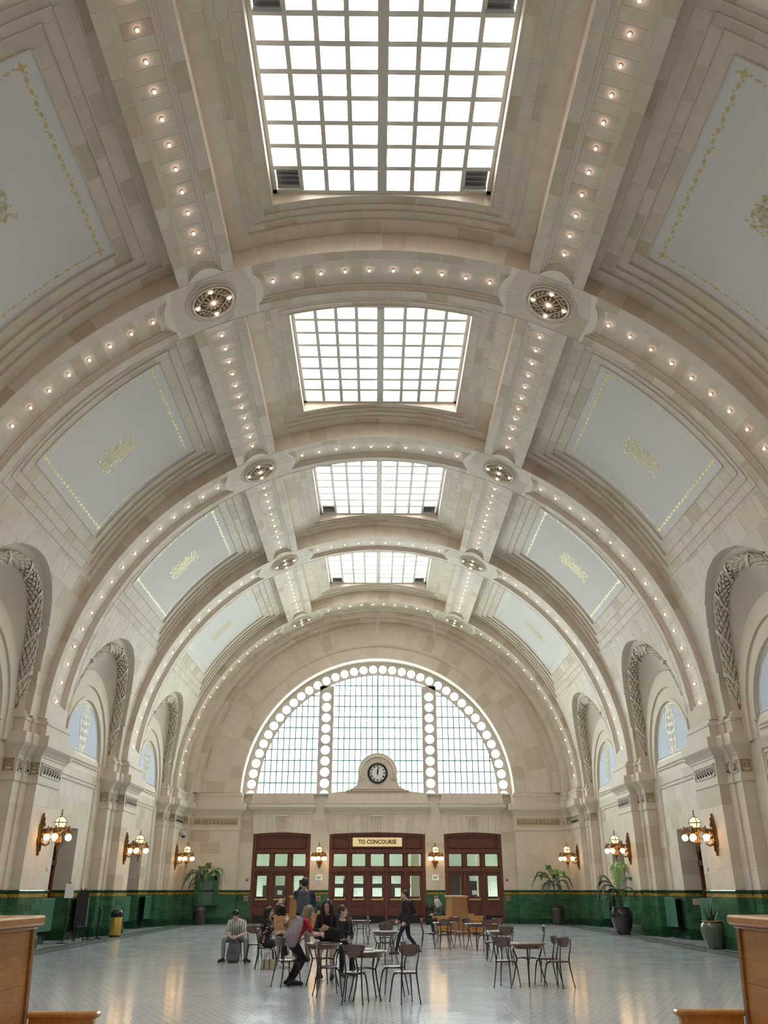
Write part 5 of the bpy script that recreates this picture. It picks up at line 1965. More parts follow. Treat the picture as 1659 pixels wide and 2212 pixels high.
# ------------------------------------------------------------------ oak benches
def bench(name, label, x, y0, L, ):
    """double-sided high-backed settle; y0 = far or near end, runs to y0+L"""
    r = thing(name, label, 'bench', (x, y0, 0))
    s_ = 1 if L > 0 else -1
    L = abs(L)
    a, b = (0, L) if s_ > 0 else (-L, 0)
    # back: trapezoid in section
    def sect(w0, w1, z0, z1, ya, yb, mat, nm, par):
        m = MB()
        m.prism([(-w0, z0), (w0, z0), (w1, z1), (-w1, z1)], ya, yb)
        return m.build(nm, mat, par)
    sect(.335, .27, .42, 1.36, a + .05, b - .05, OAK, 'back', r)
    for (ya, yb) in ((a, a + .06), (b - .06, b)):
        sect(.385, .30, 0, 1.37, ya, yb, OAKD, 'end_post', r)
    for q in (-1, 1):
        for i in range(2):
            m = MB()
            z0, z1 = (.46, .92) if i == 0 else (.925, 1.34)
            f = lambda z: .335 + (.27 - .335) * (z - .42) / .94 + .006
            m.add([(q * f(z0), a + .07, z0), (q * f(z0), b - .07, z0), (q * f(z1), b - .07, z1), (q * f(z1), a + .07, z1)] +
                  [(q * (f(z0) - .02), a + .07, z0), (q * (f(z0) - .02), b - .07, z0), (q * (f(z1) - .02), b - .07, z1), (q * (f(z1) - .02), a + .07, z1)],
                  [(0, 1, 2, 3), (0, 1, 5, 4), (1, 2, 6, 5), (2, 3, 7, 6), (3, 0, 4, 7)])
            m.build('back_panel', OAK, r)
    MB().box((0, (a + b) / 2, 1.385), (.64, L + .04, .05), bev=.012).build('top_rail', OAKD, r)
    MB().box((0, (a + b) / 2, 1.43), (.72, L + .10, .08), bev=.018).build('top_cap', OAK, r)
    for q in (-1, 1):
        MB().box((q * .66, (a + b) / 2, .40), (.62, L - .12, .06), bev=.012).build('seat', OAK, r)
        MB().box((q * .90, (a + b) / 2, .24), (.05, L - .14, .30)).build('seat_apron', OAKD, r)
        for (yc, nm) in ((a + .03, 1), (b - .03, -1)):
            m = MB()
            m.prism([(q * .38, .10), (q * .94, .10), (q * .94, .66), (q * .38, .66)], yc - .035, yc + .035)
            m.prism([(q * .38, 0), (q * .52, 0), (q * .48, .10), (q * .38, .10)], yc - .035, yc + .035)
            m.prism([(q * .80, 0), (q * .96, 0), (q * .96, .10), (q * .84, .10)], yc - .04, yc + .04)
            o = m.build('arm_panel', OAK, r)
            MB().box((q * .67, yc, .685), (.62, .11, .05), bev=.014).build('arm_cap', OAK, o)
            fm = MB()
            for (xx, zz, w_, h_) in ((.66, .50, .36, .03), (.66, .24, .36, .03), (.49, .37, .03, .29), (.83, .37, .03, .29)):
                fm.box((q * xx, yc - .04 * nm, zz), (w_, .02, h_))
            fm.build('panel_moulding', OAKD, o)
    return r
bench('oak_bench', 'high-backed golden oak bench cut off at the left edge', -3.50, 8.50, -4.2)
bench('oak_bench', 'high-backed golden oak bench cut off at the right edge', 3.56, 8.60, -4.2)
bench('oak_bench', 'high-backed golden oak bench before the right door group, with a reader on it', 3.42, 38.18, 3.6)
bench('oak_bench', 'high-backed golden oak bench partly hidden behind the man taking a picture', -3.35, 38.18, 3.6)

# ------------------------------------------------------------------ cafe chairs and tables
def make_chair():
    """origin on the floor under the seat, sitter faces +Y"""
    r = empty('cafe_chair')
    m = MB()
    n = 24
    def seat(u, v):
        a = 2 * math.pi * u
        rr = [0, .6, .92, 1.0, .98, .9][round(v * 5)]
        z = [-.006, -.004, 0, -.006, -.016, -.018][round(v * 5)]
        k = 1 - .10 * math.sin(a)
        return (.185 * rr * math.cos(a) * (1 + .06 * math.sin(a)), .19 * rr * math.sin(a), .455 + z + .02 * abs(math.cos(a)) * rr * 0)
    m.grid(seat, n, 5)
    m.add([(.16 * math.cos(2 * math.pi * k / n), .165 * math.sin(2 * math.pi * k / n), .437) for k in range(n)], [tuple(reversed(range(n)))])
    m.build('seat', CHAIRW, r, smooth=True)
    # back plate: half-moon shell
    def edge(u):               # u -1..1
        top = .862 - .012 * u * u + .006 * (1 - abs(u))
        bot = .862 - .024 - .155 * math.sqrt(max(0, 1 - abs(u) ** 2.2))
        return bot, top
    m = MB(); N, Mv = 20, 6
    def plate(d):
        def f(u, v):
            uu = -1 + 2 * u
            b, t = edge(uu)
            z = b + (t - b) * v
            return (.195 * uu, -.215 + .062 * uu * uu - (z - .70) * .20 + d, z)
        return f
    m.grid(plate(0), N, Mv); m.grid(plate(-.012), N, Mv)
    W = Mv + 1; o2 = (N + 1) * W
    for i in range(N):
        for j in (0, Mv):
            m.f.append((i * W + j, (i + 1) * W + j, o2 + (i + 1) * W + j, o2 + i * W + j)); m.m.append(0)
    for j in range(Mv):
        for i in (0, N):
            m.f.append((i * W + j, i * W + j + 1, o2 + i * W + j + 1, o2 + i * W + j)); m.m.append(0)
    bk = m.build('backrest', CHAIRW, r, smooth=True)
    for s_ in (-1, 1):
        MB().ball((s_ * .135, -.228, .79), .011, 8, 5).build('rivet', BRASS, bk, smooth=True)
    # rear legs run up into back posts
    for s_ in (-1, 1):
        l = MB()
        l.tube([(s_ * .17, -.245, .008), (s_ * .155, -.215, .15), (s_ * .140, -.185, .32), (s_ * .130, -.175, .44), (s_ * .128, -.185, .52), (s_ * .145, -.222, .66), (s_ * .150, -.238, .77), (s_ * .145, -.243, .82)],
               [.009, .011, .013, .015, .013, .011, .010, .008], 7)
        l.ball((s_ * .17, -.245, .012), .014, 7, 5)
        l.build('leg', DARKMETAL, r, smooth=True)
        l = MB()
        l.tube([(s_ * .20, .20, .008), (s_ * .185, .185, .15), (s_ * .165, .165, .32), (s_ * .145, .145, .405), (s_ * .10, .10, .43), (s_ * .06, .07, .436)],
               [.009, .011, .014, .016, .015, .012], 7)
        l.ball((s_ * .20, .20, .012), .014, 7, 5)
        l.build('leg', DARKMETAL, r, smooth=True)
    f = MB()
    f.tube([(-.13, -.17, .435), (0, -.15, .435), (.13, -.17, .435)], .011, 6)
    f.tube([(-.13, -.17, .435), (-.10, 0, .430), (-.08, .09, .434)], .010, 6)
    f.tube([(.13, -.17, .435), (.10, 0, .430), (.08, .09, .434)], .010, 6)
    f.tube([(-.08, .09, .434), (.08, .09, .434)], .010, 6)
    f.build('seat_frame', DARKMETAL, r, smooth=True)
    return r

def make_table():
    r = empty('cafe_table')
    MB().lathe([(.001, .735), (.36, .735), (.372, .728), (.372, .712), (.355, .704), (.001, .704)], 36).build('table_top', TABTOP, r)
    MB().lathe([(.30, .705), (.305, .64), (.29, .64), (.285, .705)], 32, cap=False).build('apron', CHAIRW, r, smooth=True)
    for k in range(4):
        a = R(45 + 90 * k); c_, s_ = math.cos(a), math.sin(a)
        m = MB()
        m.tube([(.33 * c_, .33 * s_, .008), (.27 * c_, .27 * s_, .20), (.225 * c_, .225 * s_, .40), (.215 * c_, .215 * s_, .46), (.26 * c_, .26 * s_, .58), (.29 * c_, .29 * s_, .66)], [.010, .013, .015, .016, .013, .011], 7)
        m.ball((.33 * c_, .33 * s_, .012), .015, 7, 5)
        m.build('leg', DARKMETAL, r, smooth=True)
    m = MB()
    for k in range(4):
        a, b = R(45 + 90 * k), R(135 + 90 * k)
        m.tube([(.215 * math.cos(a), .215 * math.sin(a), .46), (.12 * math.cos((a + b) / 2), .12 * math.sin((a + b) / 2), .475), (.215 * math.cos(b), .215 * math.sin(b), .46)], .009, 6)
    m.build('brace', DARKMETAL, r, smooth=True)
    return r
TABTOP = wood('table_top_wood', (.13, .07, .045), (.20, .115, .075), (3, 3, 3), .22, .4)

TABLES = [(-.27, 16.12, 10, 'small round cafe table in front, with papers on it'),
          (-1.12, 18.35, 30, 'small round cafe table between the girl with the lilac backpack and the smiling woman'),
          (-2.25, 22.6, 0, 'small round cafe table where the woman in the floral blouse sits'),
          (-.62, 32.0, 20, 'small round cafe table farthest back, before the middle doors'),
          (.15, 23.6, 45, 'small round cafe table in the middle, left of the walking person'),
          (2.12, 29.9, 15, 'small round cafe table just in front of the bench with the reader'),
          (3.05, 28.9, 40, 'small round cafe table right of the bench with the reader'),
          (3.12, 23.75, 10, 'small round cafe table behind the front right table'),
          (2.90, 18.42, 35, 'small round cafe table at the front right with three chairs')]
tp = None
for (x, y, a, lab) in TABLES:
    o = tp = make_table() if tp is None else tp
    if o.get('label'):
        o = copy_tree(tp)
    o.location = (x, y, 0); o.rotation_euler = (0, 0, R(a))
    tag(o, lab, 'table', 'round cafe tables')
# chairs: x, y, heading of the sitter (0 = away from the viewer, 90 = to the left, -90 = to the right)
CHAIRS = [(-.43, 15.62, -8, 'brown cafe chair in front, its back to the viewer, left of its twin'),
          (.40, 15.70, 20, 'brown cafe chair in front, its back to the viewer, rightmost of the front pair'),
          (.22, 16.75, 75, 'brown cafe chair facing left at the right of the front table'),
          (-.92, 16.72, -75, 'brown cafe chair facing right at the left of the front table'),
          (-1.80, 18.22, -50, 'brown cafe chair behind the girl with the lilac backpack'),
          (-.84, 20.62, 200, 'brown cafe chair under the woman with the camera'),
          (-3.16, 23.6, 0, 'brown cafe chair right beside the seated boy, its back to the viewer'),
          (-2.68, 22.15, -80, 'brown cafe chair under the woman in the floral blouse'),
          (-3.75, 24.35, 185, 'brown cafe chair under the boy in the striped shirt'),
          (-3.35, 27.6, 20, 'brown cafe chair behind the chair beside the seated boy'),
          (-2.55, 25.6, 160, 'brown cafe chair behind the paper bag table'),
          (-1.15, 31.4, 90, 'brown cafe chair facing left at the left of the farthest table'),
          (-.12, 31.4, -90, 'brown cafe chair facing right at the right of the farthest table'),
          (.16, 24.6, 4, 'brown cafe chair behind the middle table, its back to the viewer'),
          (.22, 27.0, 10, 'brown cafe chair in line behind the middle table, second from it'),
          (.55, 28.6, -20, 'brown cafe chair beside the walking person, third behind the middle table'),
          (1.60, 29.6, -88, 'brown cafe chair facing right before the bench with the reader'),
          (2.06, 29.05, 0, 'brown cafe chair with its back to the viewer before the bench with the reader'),
          (2.55, 31.0, 170, 'brown cafe chair behind the table before the bench'),
          (2.74, 30.1, 35, 'brown cafe chair at an angle left of the table beside the bench'),
          (3.25, 28.25, 15, 'brown cafe chair with its back to the viewer right of the bench'),
          (3.66, 29.3, 140, 'brown cafe chair behind the table right of the bench'),
          (3.02, 24.6, 180, 'brown cafe chair facing the viewer behind the front right tables'),
          (3.13, 23.15, 5, 'brown cafe chair with its back to the viewer behind the front right table'),
          (4.00, 23.75, 80, 'brown cafe chair seen edge-on, standing alone at the right'),
          (2.42, 18.10, -28, 'brown cafe chair at the left of the front right table'),
          (3.40, 18.02, 38, 'brown cafe chair at the right of the front right table, nearest'),
          (3.32, 18.75, 62, 'brown cafe chair at the right of the front right table, behind another')]
cp = None
for (x, y, a, lab) in CHAIRS:
    if cp is None:
        cp = make_chair(); o = cp
    else:
        o = copy_tree(cp)
    o.location = (x, y, 0); o.rotation_euler = (0, 0, R(a))
    tag(o, lab, 'chair', 'brown cafe chairs')

# things on the tables
pp = thing('newspaper', 'open white papers lying on the front table', 'paper', (-.36, 16.20, .737), R(12))
for i in range(3):
    MB().box((.02 * i, .015 * i, .003 + .006 * i), (.36, .26, .005), rz=R(9 * i - 6)).build('sheet', WHITEP, pp)
pp = thing('newspaper', 'white papers lying on the table of the woman in the floral blouse', 'paper', (-2.36, 22.42, .737), R(-8))
for i in range(2):
    MB().box((.05 * i, .03 * i, .003 + .005 * i), (.42, .30, .004), rz=R(14 * i)).build('sheet', WHITEP, pp)
KRAFT = pmat('kraft_paper', (.42, .25, .13), .8, noise=.15)
bgg = thing('paper_bag', 'brown kraft paper bag standing on the table of the woman in the floral blouse', 'bag', (-2.12, 22.80, .737), R(18))
m = MB()
m.add([(-.11, -.06, 0), (.11, -.06, 0), (.11, .06, 0), (-.11, .06, 0), (-.115, -.07, .29), (.115, -.07, .31), (.115, .07, .30), (-.115, .07, .28)], [(0, 1, 2, 3), (0, 1, 5, 4), (1, 2, 6, 5), (2, 3, 7, 6), (3, 0, 4, 7)])
m.build('bag_body', KRAFT, bgg)
m = MB()
for y in (-.07, .07):
    m.tube([(-.05, y, .30), (-.045, y, .38), (.045, y, .38), (.05, y, .31)], .006, 6)
m.build('handle', KRAFT, bgg)
cupb = thing('water_bottle', 'small clear plastic bottle beside the kraft paper bag', 'bottle', (-1.98, 22.5, .737))
MB().lathe([(.03, 0), (.033, .01), (.033, .13), (.014, .17), (.014, .19)], 12).build('bottle_body', GLASS, cupb, smooth=True)
MB().lathe([(.016, .19), (.016, .21)], 10).build('cap', pmat('blue_cap', (.1, .25, .6), .4), cupb)
bk_ = thing('book', 'flat dark tablet lying on the table of the smiling woman', 'tablet', (-1.12, 18.30, .737), R(5))
MB().box((0, 0, .008), (.26, .18, .016), bev=.004).build('cover', pmat('grey_brown_cover', (.22, .17, .15), .5), bk_)

# ------------------------------------------------------------------ bins
def bin_(loc, lab, body, h=1.0):
    r = thing('litter_bin', lab, 'bin', loc)
    MB().lathe([(.20, 0), (.215, .02), (.215, .70), (.20, .72)], 24).build('bin_body', body, r, smooth=True)
    MB().lathe([(.225, .70), (.235, .73), (.235, .80), (.22, .88), (.17, .95), (.09, .99), (.01, 1.0)], 24).build('dome_lid', BLACK, r, smooth=True)
    MB().lathe([(.222, 0), (.222, .05)], 24).build('base_ring', BLACK, r)
    MB().box((0, -.228, .78), (.20, .03, .10)).build('flap', IRON, r)
    return r
bin_((-10.45, 37.0, 0), 'brass litter bin with black dome lid by the second left pier', pmat('golden_bin', (.62, .40, .09), .35, .6))
bin_((2.85, 49.6, 0), 'black-lidded litter bin before the tiles right of the middle doors', BLACK)
bin_((-3.0, 49.4, 0), 'black-lidded litter bin before the tiles left of the middle doors', pmat('cream_bin', (.5, .42, .3), .5))

# ------------------------------------------------------------------ radiators with green shields
def radiator(loc, rz, lab):
    r = thing('radiator', lab, 'radiator', loc, rz)          # local -Y = into the room
    MB().box((0, -.34, .92), (1.25, .03, 1.02), bev=.01).build('shield', GREENP, r)
    for i in range(11):
        m = MB()
        x = -.5 + .1 * i
        m.tube([(x, -.10, .30), (x, -.10, 1.35)], .022, 6).tube([(x, -.22, .30), (x, -.22, 1.35)], .022, 6)
        m.box((x, -.16, 1.36), (.06, .2, .06)).box((x, -.16, .29), (.06, .2, .06))
        m.build('fin', IRON, r)
    MB().tube([(-.5, -.16, .29), (-.5, -.16, .16), (-.62, -.12, .10), (-.62, -.12, 0)], .018, 6).tube([(.5, -.16, .29), (.5, -.16, 0)], .018, 6).tube([(-.3, -.16, .29), (-.3, -.16, 0)], .018, 6).build('pipe', IRON, r)
    MB().box((.3, -.28, .95), (.03, .12, .03)).box((-.3, -.28, .95), (.03, .12, .03)).build('bracket', IRON, r)
for k, nm in ((3, 'nearer'), (4, 'farther')):
    y0, y1 = BAYS[k]
    ycx = (y0 + y1) / 2; dc = ycx - .30
    for sx, sd in ((-1, 'left'), (1, 'right')):
        rz = R(90) if sx < 0 else R(-90)
        radiator((sx * XW, dc + 1.16 + .85, 0), rz, 'radiator behind a green metal shield beyond the %s doorway, %s wall' % (nm, sd))
        radiator((sx * XW, dc - 1.16 - .72, 0), rz, 'radiator behind a green metal shield on the near side of the %s doorway, %s wall' % (nm, sd))

# ------------------------------------------------------------------ stands by the left wall
sn = thing('sign_stand', 'white notice on a slim black pole stand by the nearer left doorway', 'sign', (-10.95, 32.4, 0), R(25))
MB().lathe([(.22, 0), (.22, .015), (.03, .03), (.02, .05)], 20).build('base', IRON, sn)
MB().tube([(0, 0, .03), (0, 0, 1.95)], .018, 8).build('pole', IRON, sn)
MB().box((0, -.03, 1.66), (.30, .015, .46)).build('notice', WHITEP, sn)
ez = thing('folding_easel', 'dark folded display easel leaning by the nearer left doorway', 'easel', (-10.85, 33.6, 0), R(35))
m = MB()
for x in (-.18, .18):
    m.tube([(x, -.15, 0), (x * .4, 0, 1.75)], .02, 6)
m.tube([(0, .25, 0), (0, .02, 1.7)], .02, 6)
m.build('leg', IRON, ez)
MB().box((0, -.08, 1.05), (.42, .03, 1.1)).build('board', BLACK, ez)
for i, (x, y, nm) in enumerate(((-10.85, 34.9, 'nearer'), (-10.75, 35.7, 'farther'))):
    s_ = thing('stanchion', 'black queue post with round base by the left wall, %s of two' % nm, 'stanchion', (x, y, 0), 0, 'queue posts')
    MB().lathe([(.17, 0), (.17, .02), (.05, .04), (.035, .06)], 18).build('base', IRON, s_)
    MB().lathe([(.035, .05), (.035, .98)], 12).build('post', IRON, s_)
    MB().lathe([(.045, .96), (.05, .98), (.05, 1.04), (.03, 1.06), (.002, 1.065)], 12).build('cap', BLACK, s_)
pl = thing('wall_plate', 'small beige plaque in the nearer right doorway', 'plaque', (XW + .38, (29.68 + 37.6) / 2 - .30 + 1.16 - .03, 1.28))
MB().box((0, 0, 0), (.30, .03, .22), bev=.008).build('plate', FRM, pl)

# ------------------------------------------------------------------ potted plants
POTB = pmat('black_glazed_pot', (.028, .026, .028), .22, noise=.4, nscale=6, coat=.5)
POTG = pmat('grey_green_glazed_pot', (.10, .13, .095), .3, noise=.3, nscale=8, coat=.4)
TERRA = pmat('terracotta_rim', (.42, .20, .10), .7)
SOIL = pmat('potting_soil', (.05, .035, .02), .9)
LEAFM = [pmat('palm_leaf_green', (.032, .115, .02), .4, noise=.35, nscale=3), pmat('palm_leaf_light', (.10, .26, .03), .4, noise=.3, nscale=3), pmat('palm_leaf_dark', (.014, .055, .02), .4, noise=.3)]
TRUNK = pmat('palm_trunk', (.11, .12, .04), .8, noise=.4, nscale=20, bump=.4)
def pot(r, h, w, mat, rim):
    k = w / 2
    MB().lathe([(.60 * k, 0), (.64 * k, .02), (.80 * k, .25 * h), (.97 * k, .55 * h), (1.0 * k, .72 * h), (.92 * k, .86 * h), (.76 * k, .93 * h), (.75 * k, .955 * h)], 28).build('pot', mat, r, smooth=True)
    MB().lathe([(.72 * k, .95 * h), (.80 * k, .955 * h), (.83 * k, .98 * h), (.80 * k, h), (.70 * k, h), (.68 * k, .95 * h)], 28, cap=False).build('pot_rim', rim, r, smooth=True)
    MB().lathe([(.001, .955 * h), (.72 * k, .955 * h)], 20).build('soil', SOIL, r)
def frond(r, base, az, L, rise, droop, mat, wid=.30, seed=0):
    g = random.Random(seed)
    n = 24
    L *= 1.14
    d = Vector((math.cos(az), math.sin(az), 0)); side = Vector((-d.y, d.x, 0)); B = Vector(base)
    pts = []
    for i in range(n + 1):
        u = i / n
        pts.append(B + d * (L * (.92 * u - .12 * u ** 3)) + Vector((0, 0, rise * math.sin(u * 1.9) - droop * u ** 2.6)))
    m = MB().tube(pts, [.014 * (1 - .85 * i / n) for i in range(n + 1)], 5)
    for i in range(4, n + 1):
        u = i / n
        t = (pts[min(i + 1, n)] - pts[i - 1]).normalized()
        for s_ in (-1, 1):
            l = wid * (1.15 - .75 * abs(u - .45)) * g.uniform(.85, 1.1) * (L / 1.1)
            dr = (side * s_ * .62 + t * .78).normalized()
            p0 = pts[i]
            p1 = p0 + dr * l * .55 + Vector((0, 0, .02 - .08 * l))
            p2 = p0 + dr * l + Vector((0, 0, -.42 * l * g.uniform(.6, 1.2)))
            w = t * .030
            m.add([tuple(p0 - w * .5), tuple(p1 - w), tuple(p2), tuple(p1 + w), tuple(p0 + w * .5)], [(0, 1, 3, 4), (1, 2, 3)])
    return m.build('frond', mat, r)
def palm(loc, lab, h, w, fr, th, lean=(0, 0)):
    r = thing('potted_palm', lab, 'plant', loc)
    pot(r, h, w, POTB, TERRA if h < .8 else POTB)
    top = Vector((lean[0], lean[1], h + th))
    MB().tube([(0, 0, h * .94), (lean[0] * .4, lean[1] * .4, h + th * .5), tuple(top)], [.05, .04, .03], 8).build('stem', TRUNK, r)
    for i, (az, L, rise, droop, mi) in enumerate(fr):
        frond(r, top - Vector((0, 0, .12 * (i % 3))), R(az), L, rise, droop, LEAFM[mi], seed=i)
    return r
palm((-9.45, 49.1, 0), 'potted palm in a black glazed jar before the green niche at far left', .92, .76,
     [(180, 1.25, .55, 1.0, 2), (160, 1.1, .75, .6, 0), (205, 1.0, .5, 1.2, 2), (10, 1.25, .75, .75, 1), (-20, 1.1, .7, .8, 0), (40, 1.0, .85, .5, 1), (120, .9, .8, .5, 0), (-70, .8, .7, .6, 0), (250, .8, .7, .8, 2), (80, .8, .9, .3, 0), (195, .7, .0, .25, 2)], 1.35, (.06, 0))
palm((9.62, 49.0, 0), 'potted palm with a slim stem in a black jar at the far right corner', .92, .76,
     [(180, 1.2, .55, .55, 0), (165, 1.0, .8, .4, 0), (200, .9, .4, .95, 2), (0, 1.1, .5, .6, 0), (30, .95, .8, .3, 1), (-30, 1.0, .6, .9, 2), (100, .8, .95, .2, 0), (60, .85, .9, .3, 1), (130, .9, .9, .4, 0), (-80, .8, .6, .8, 2), (230, .85, .4, 1.0, 2), (-60, .75, .3, .9, 0)], 1.15, (-.1, 0))
palm((10.28, 38.7, 0), 'potted palm with a shaggy trunk in a big black jar by the second right pier', 1.04, .92,
     [(178, 1.15, .75, 1.6, 2), (195, 1.05, .7, 1.6, 2), (140, .9, 1.0, .4, 0), (60, 1.0, 1.25, .25, 1), (45, .9, 1.3, .3, 1), (80, 1.0, 1.3, .1, 1), (15, .9, .7, .5, 0), (-30, .8, .4, .5, 0), (225, .8, .5, .8, 2), (205, .7, .2, .7, 2), (-80, .6, .3, .5, 0), (170, .8, .1, .6, 2)], .62, (-.05, 0))
sp = thing('potted_snake_plant', 'spiky snake plant in a grey-green pot with terracotta rim, near right', 'plant', (10.62, 29.35, 0))
pot(sp, .80, .74, POTG, TERRA)
g = random.Random(5)
for i in range(13):
    a = g.uniform(0, 6.28); r0 = g.uniform(.02, .17); h_ = g.uniform(.28, .62); ln = g.uniform(.1, .34)
    b0 = Vector((r0 * math.cos(a), r0 * math.sin(a), .74)); tp_ = b0 + Vector((ln * math.cos(a), ln * math.sin(a), h_))
    s_ = Vector((-math.sin(a), math.cos(a), 0)) * .028
    md = b0.lerp(tp_, .5) - Vector((ln * .12 * math.cos(a), ln * .12 * math.sin(a), 0))
    d = Vector((math.cos(a), math.sin(a), 0)) * .006
    MB().add([tuple(p) for p in (b0 - s_, b0 + s_, md - s_ * 1.1, md + s_ * 1.1, tp_, b0 + d, md + d)], [(0, 5, 6, 2), (5, 1, 3, 6), (2, 6, 4), (6, 3, 4)]).build('leaf', LEAFM[2 if i % 3 else 0], sp)
# ------------------------------------------------------------------ people
V3 = Vector
def soft(name, mb, voxel, mat, parent, it=3):
    """union of closed shapes -> one continuous smooth surface"""
    o = mk(name + '_raw', mb.v, mb.f, mat)
    r_ = o.modifiers.new('r', 'REMESH'); r_.mode = 'VOXEL'; r_.voxel_size = voxel
    s_ = o.modifiers.new('s', 'SMOOTH'); s_.iterations = it; s_.factor = .5
    bpy.context.view_layer.update()
    me = bpy.data.meshes.new_from_object(o.evaluated_get(bpy.context.evaluated_depsgraph_get()))
    old = o.data
    bpy.data.objects.remove(o); bpy.data.meshes.remove(old)
    me.name = name
    me.materials.clear(); me.materials.append(mat)
    me.polygons.foreach_set('use_smooth', [True] * len(me.polygons))
    n = bpy.data.objects.new(name, me); COL.objects.link(n); n.parent = parent
    return n

def limb(mb, pts, rad, n=10):
    P = [V3(p) for p in pts]
    mb.tube(P, rad, n)
    for p, r_ in zip(P, rad):
        mb.ball(p, r_ * .99, 10, 7)

def torso(mb, J, g, wom, z0=-.10, z1=1.12, neck=True):
    P, C, N = V3(J['pelvis']), V3(J['chest']), V3(J['neck'])
    rh = (V3(J['hip_r']) - V3(J['hip_l'])).normalized(); rs = (V3(J['sho_r']) - V3(J['sho_l'])).normalized()
    prof = [(-.12, .10, .08), (-.06, .15, .11), (.0, .165 if wom else .16, .12), (.25, .145, .108), (.48, .125 if wom else .14, .10), (.75, .155 if wom else .17, .118), (.93, .165 if wom else .185, .11), (1.04, .13, .085), (1.12, .07, .06)]
    prof = [q for q in prof if z0 - 1e-6 <= q[0] <= z1 + 1e-6]
    base = len(mb.v); n = 16
    pts = []
    for u, a, b in prof:
        # quadratic through pelvis, chest(.62), neck(1.05)
        if u <= .62: p = P.lerp(C, u / .62)
        else: p = C.lerp(N, (u - .62) / .43)
        pts.append(p)
    for i, (u, a, b) in enumerate(prof):
        d = (pts[min(i + 1, len(pts) - 1)] - pts[max(0, i - 1)]).normalized()
        r_ = rh.lerp(rs, max(0, min(1, u))).normalized()
        r_ = (r_ - d * r_.dot(d)).normalized(); f = d.cross(r_)
        for k in range(n):
            t = 2 * math.pi * k / n
            mb.v.append(tuple(pts[i] + r_ * (a + g) * math.cos(t) + f * (b + g) * math.sin(t)))
    m = len(prof)
    for i in range(m - 1):
        for k in range(n):
            mb.f.append((base + i * n + k, base + i * n + (k + 1) % n, base + (i + 1) * n + (k + 1) % n, base + (i + 1) * n + k)); mb.m.append(0)
    mb.f.append(tuple(base + k for k in reversed(range(n)))); mb.m.append(0)
    mb.f.append(tuple(base + (m - 1) * n + k for k in range(n))); mb.m.append(0)

def hand(mb, w, d, palm, curl=.5, side=1):
    """w wrist, d pointing direction, palm = direction the palm faces"""
    w = V3(w); d = V3(d).normalized(); p = V3(palm); p = (p - d * p.dot(d)).normalized(); s_ = d.cross(p) * side
    M = Matrix((s_, d, p)).transposed().to_4x4()
    mb.ball(w + d * .05, .05, 10, 7, M=M, sc_=(.84, 1.05, .42))
    for i, (o, L) in enumerate(((-.030, .062), (-.010, .072), (.011, .068), (.030, .054))):
        q0 = w + d * .085 + s_ * o
        q1 = q0 + (d * math.cos(curl * .8) + p * math.sin(curl * .8)) * L * .5
        q2 = q1 + (d * math.cos(curl * 1.9) + p * math.sin(curl * 1.9)) * L * .32
        q3 = q2 + (d * math.cos(curl * 2.7) + p * math.sin(curl * 2.7)) * L * .25
        limb(mb, [q0 - d * .03, q0, q1, q2, q3], [.0105, .0105, .0100, .0095, .0088], 7)
    t0 = w + d * .025 - s_ * .030
    t1 = t0 + (d * .6 - s_ * .6 + p * .35).normalized() * .045
    t2 = t1 + (d * .8 - s_ * .1 + p * .5).normalized() * .035
    limb(mb, [t0, t1, t2], [.013, .0115, .0095], 7)

STAND = dict(pelvis=(0, 0, .95), chest=(0, .0, 1.22), neck=(0, -.01, 1.43), head=(0, .02, 1.585),
             sho_l=(-.175, 0, 1.38), sho_r=(.175, 0, 1.38), elb_l=(-.21, -.02, 1.09), elb_r=(.21, -.02, 1.09), wri_l=(-.20, .08, .86), wri_r=(.20, .08, .86),
             hip_l=(-.09, 0, .90), hip_r=(.09, 0, .90), kne_l=(-.10, .02, .50), kne_r=(.10, .02, .50), ank_l=(-.10, -.02, .085), ank_r=(.10, -.02, .085),
             toe_l=(-.13, .16, .035), toe_r=(.13, .16, .035), face=(0, 1, 0))
SIT = dict(STAND, pelvis=(0, -.06, .56), chest=(0, -.02, .83), neck=(0, 0, 1.04), head=(0, .03, 1.195),
           sho_l=(-.17, 0, .99), sho_r=(.17, 0, .99), elb_l=(-.21, .04, .72), elb_r=(.21, .04, .72), wri_l=(-.10, .24, .70), wri_r=(.10, .24, .70),
           hip_l=(-.09, -.02, .54), hip_r=(.09, -.02, .54), kne_l=(-.11, .40, .51), kne_r=(.11, .40, .51), ank_l=(-.11, .36, .085), ank_r=(.11, .36, .085),
           toe_l=(-.12, .54, .035), toe_r=(.12, .54, .035))

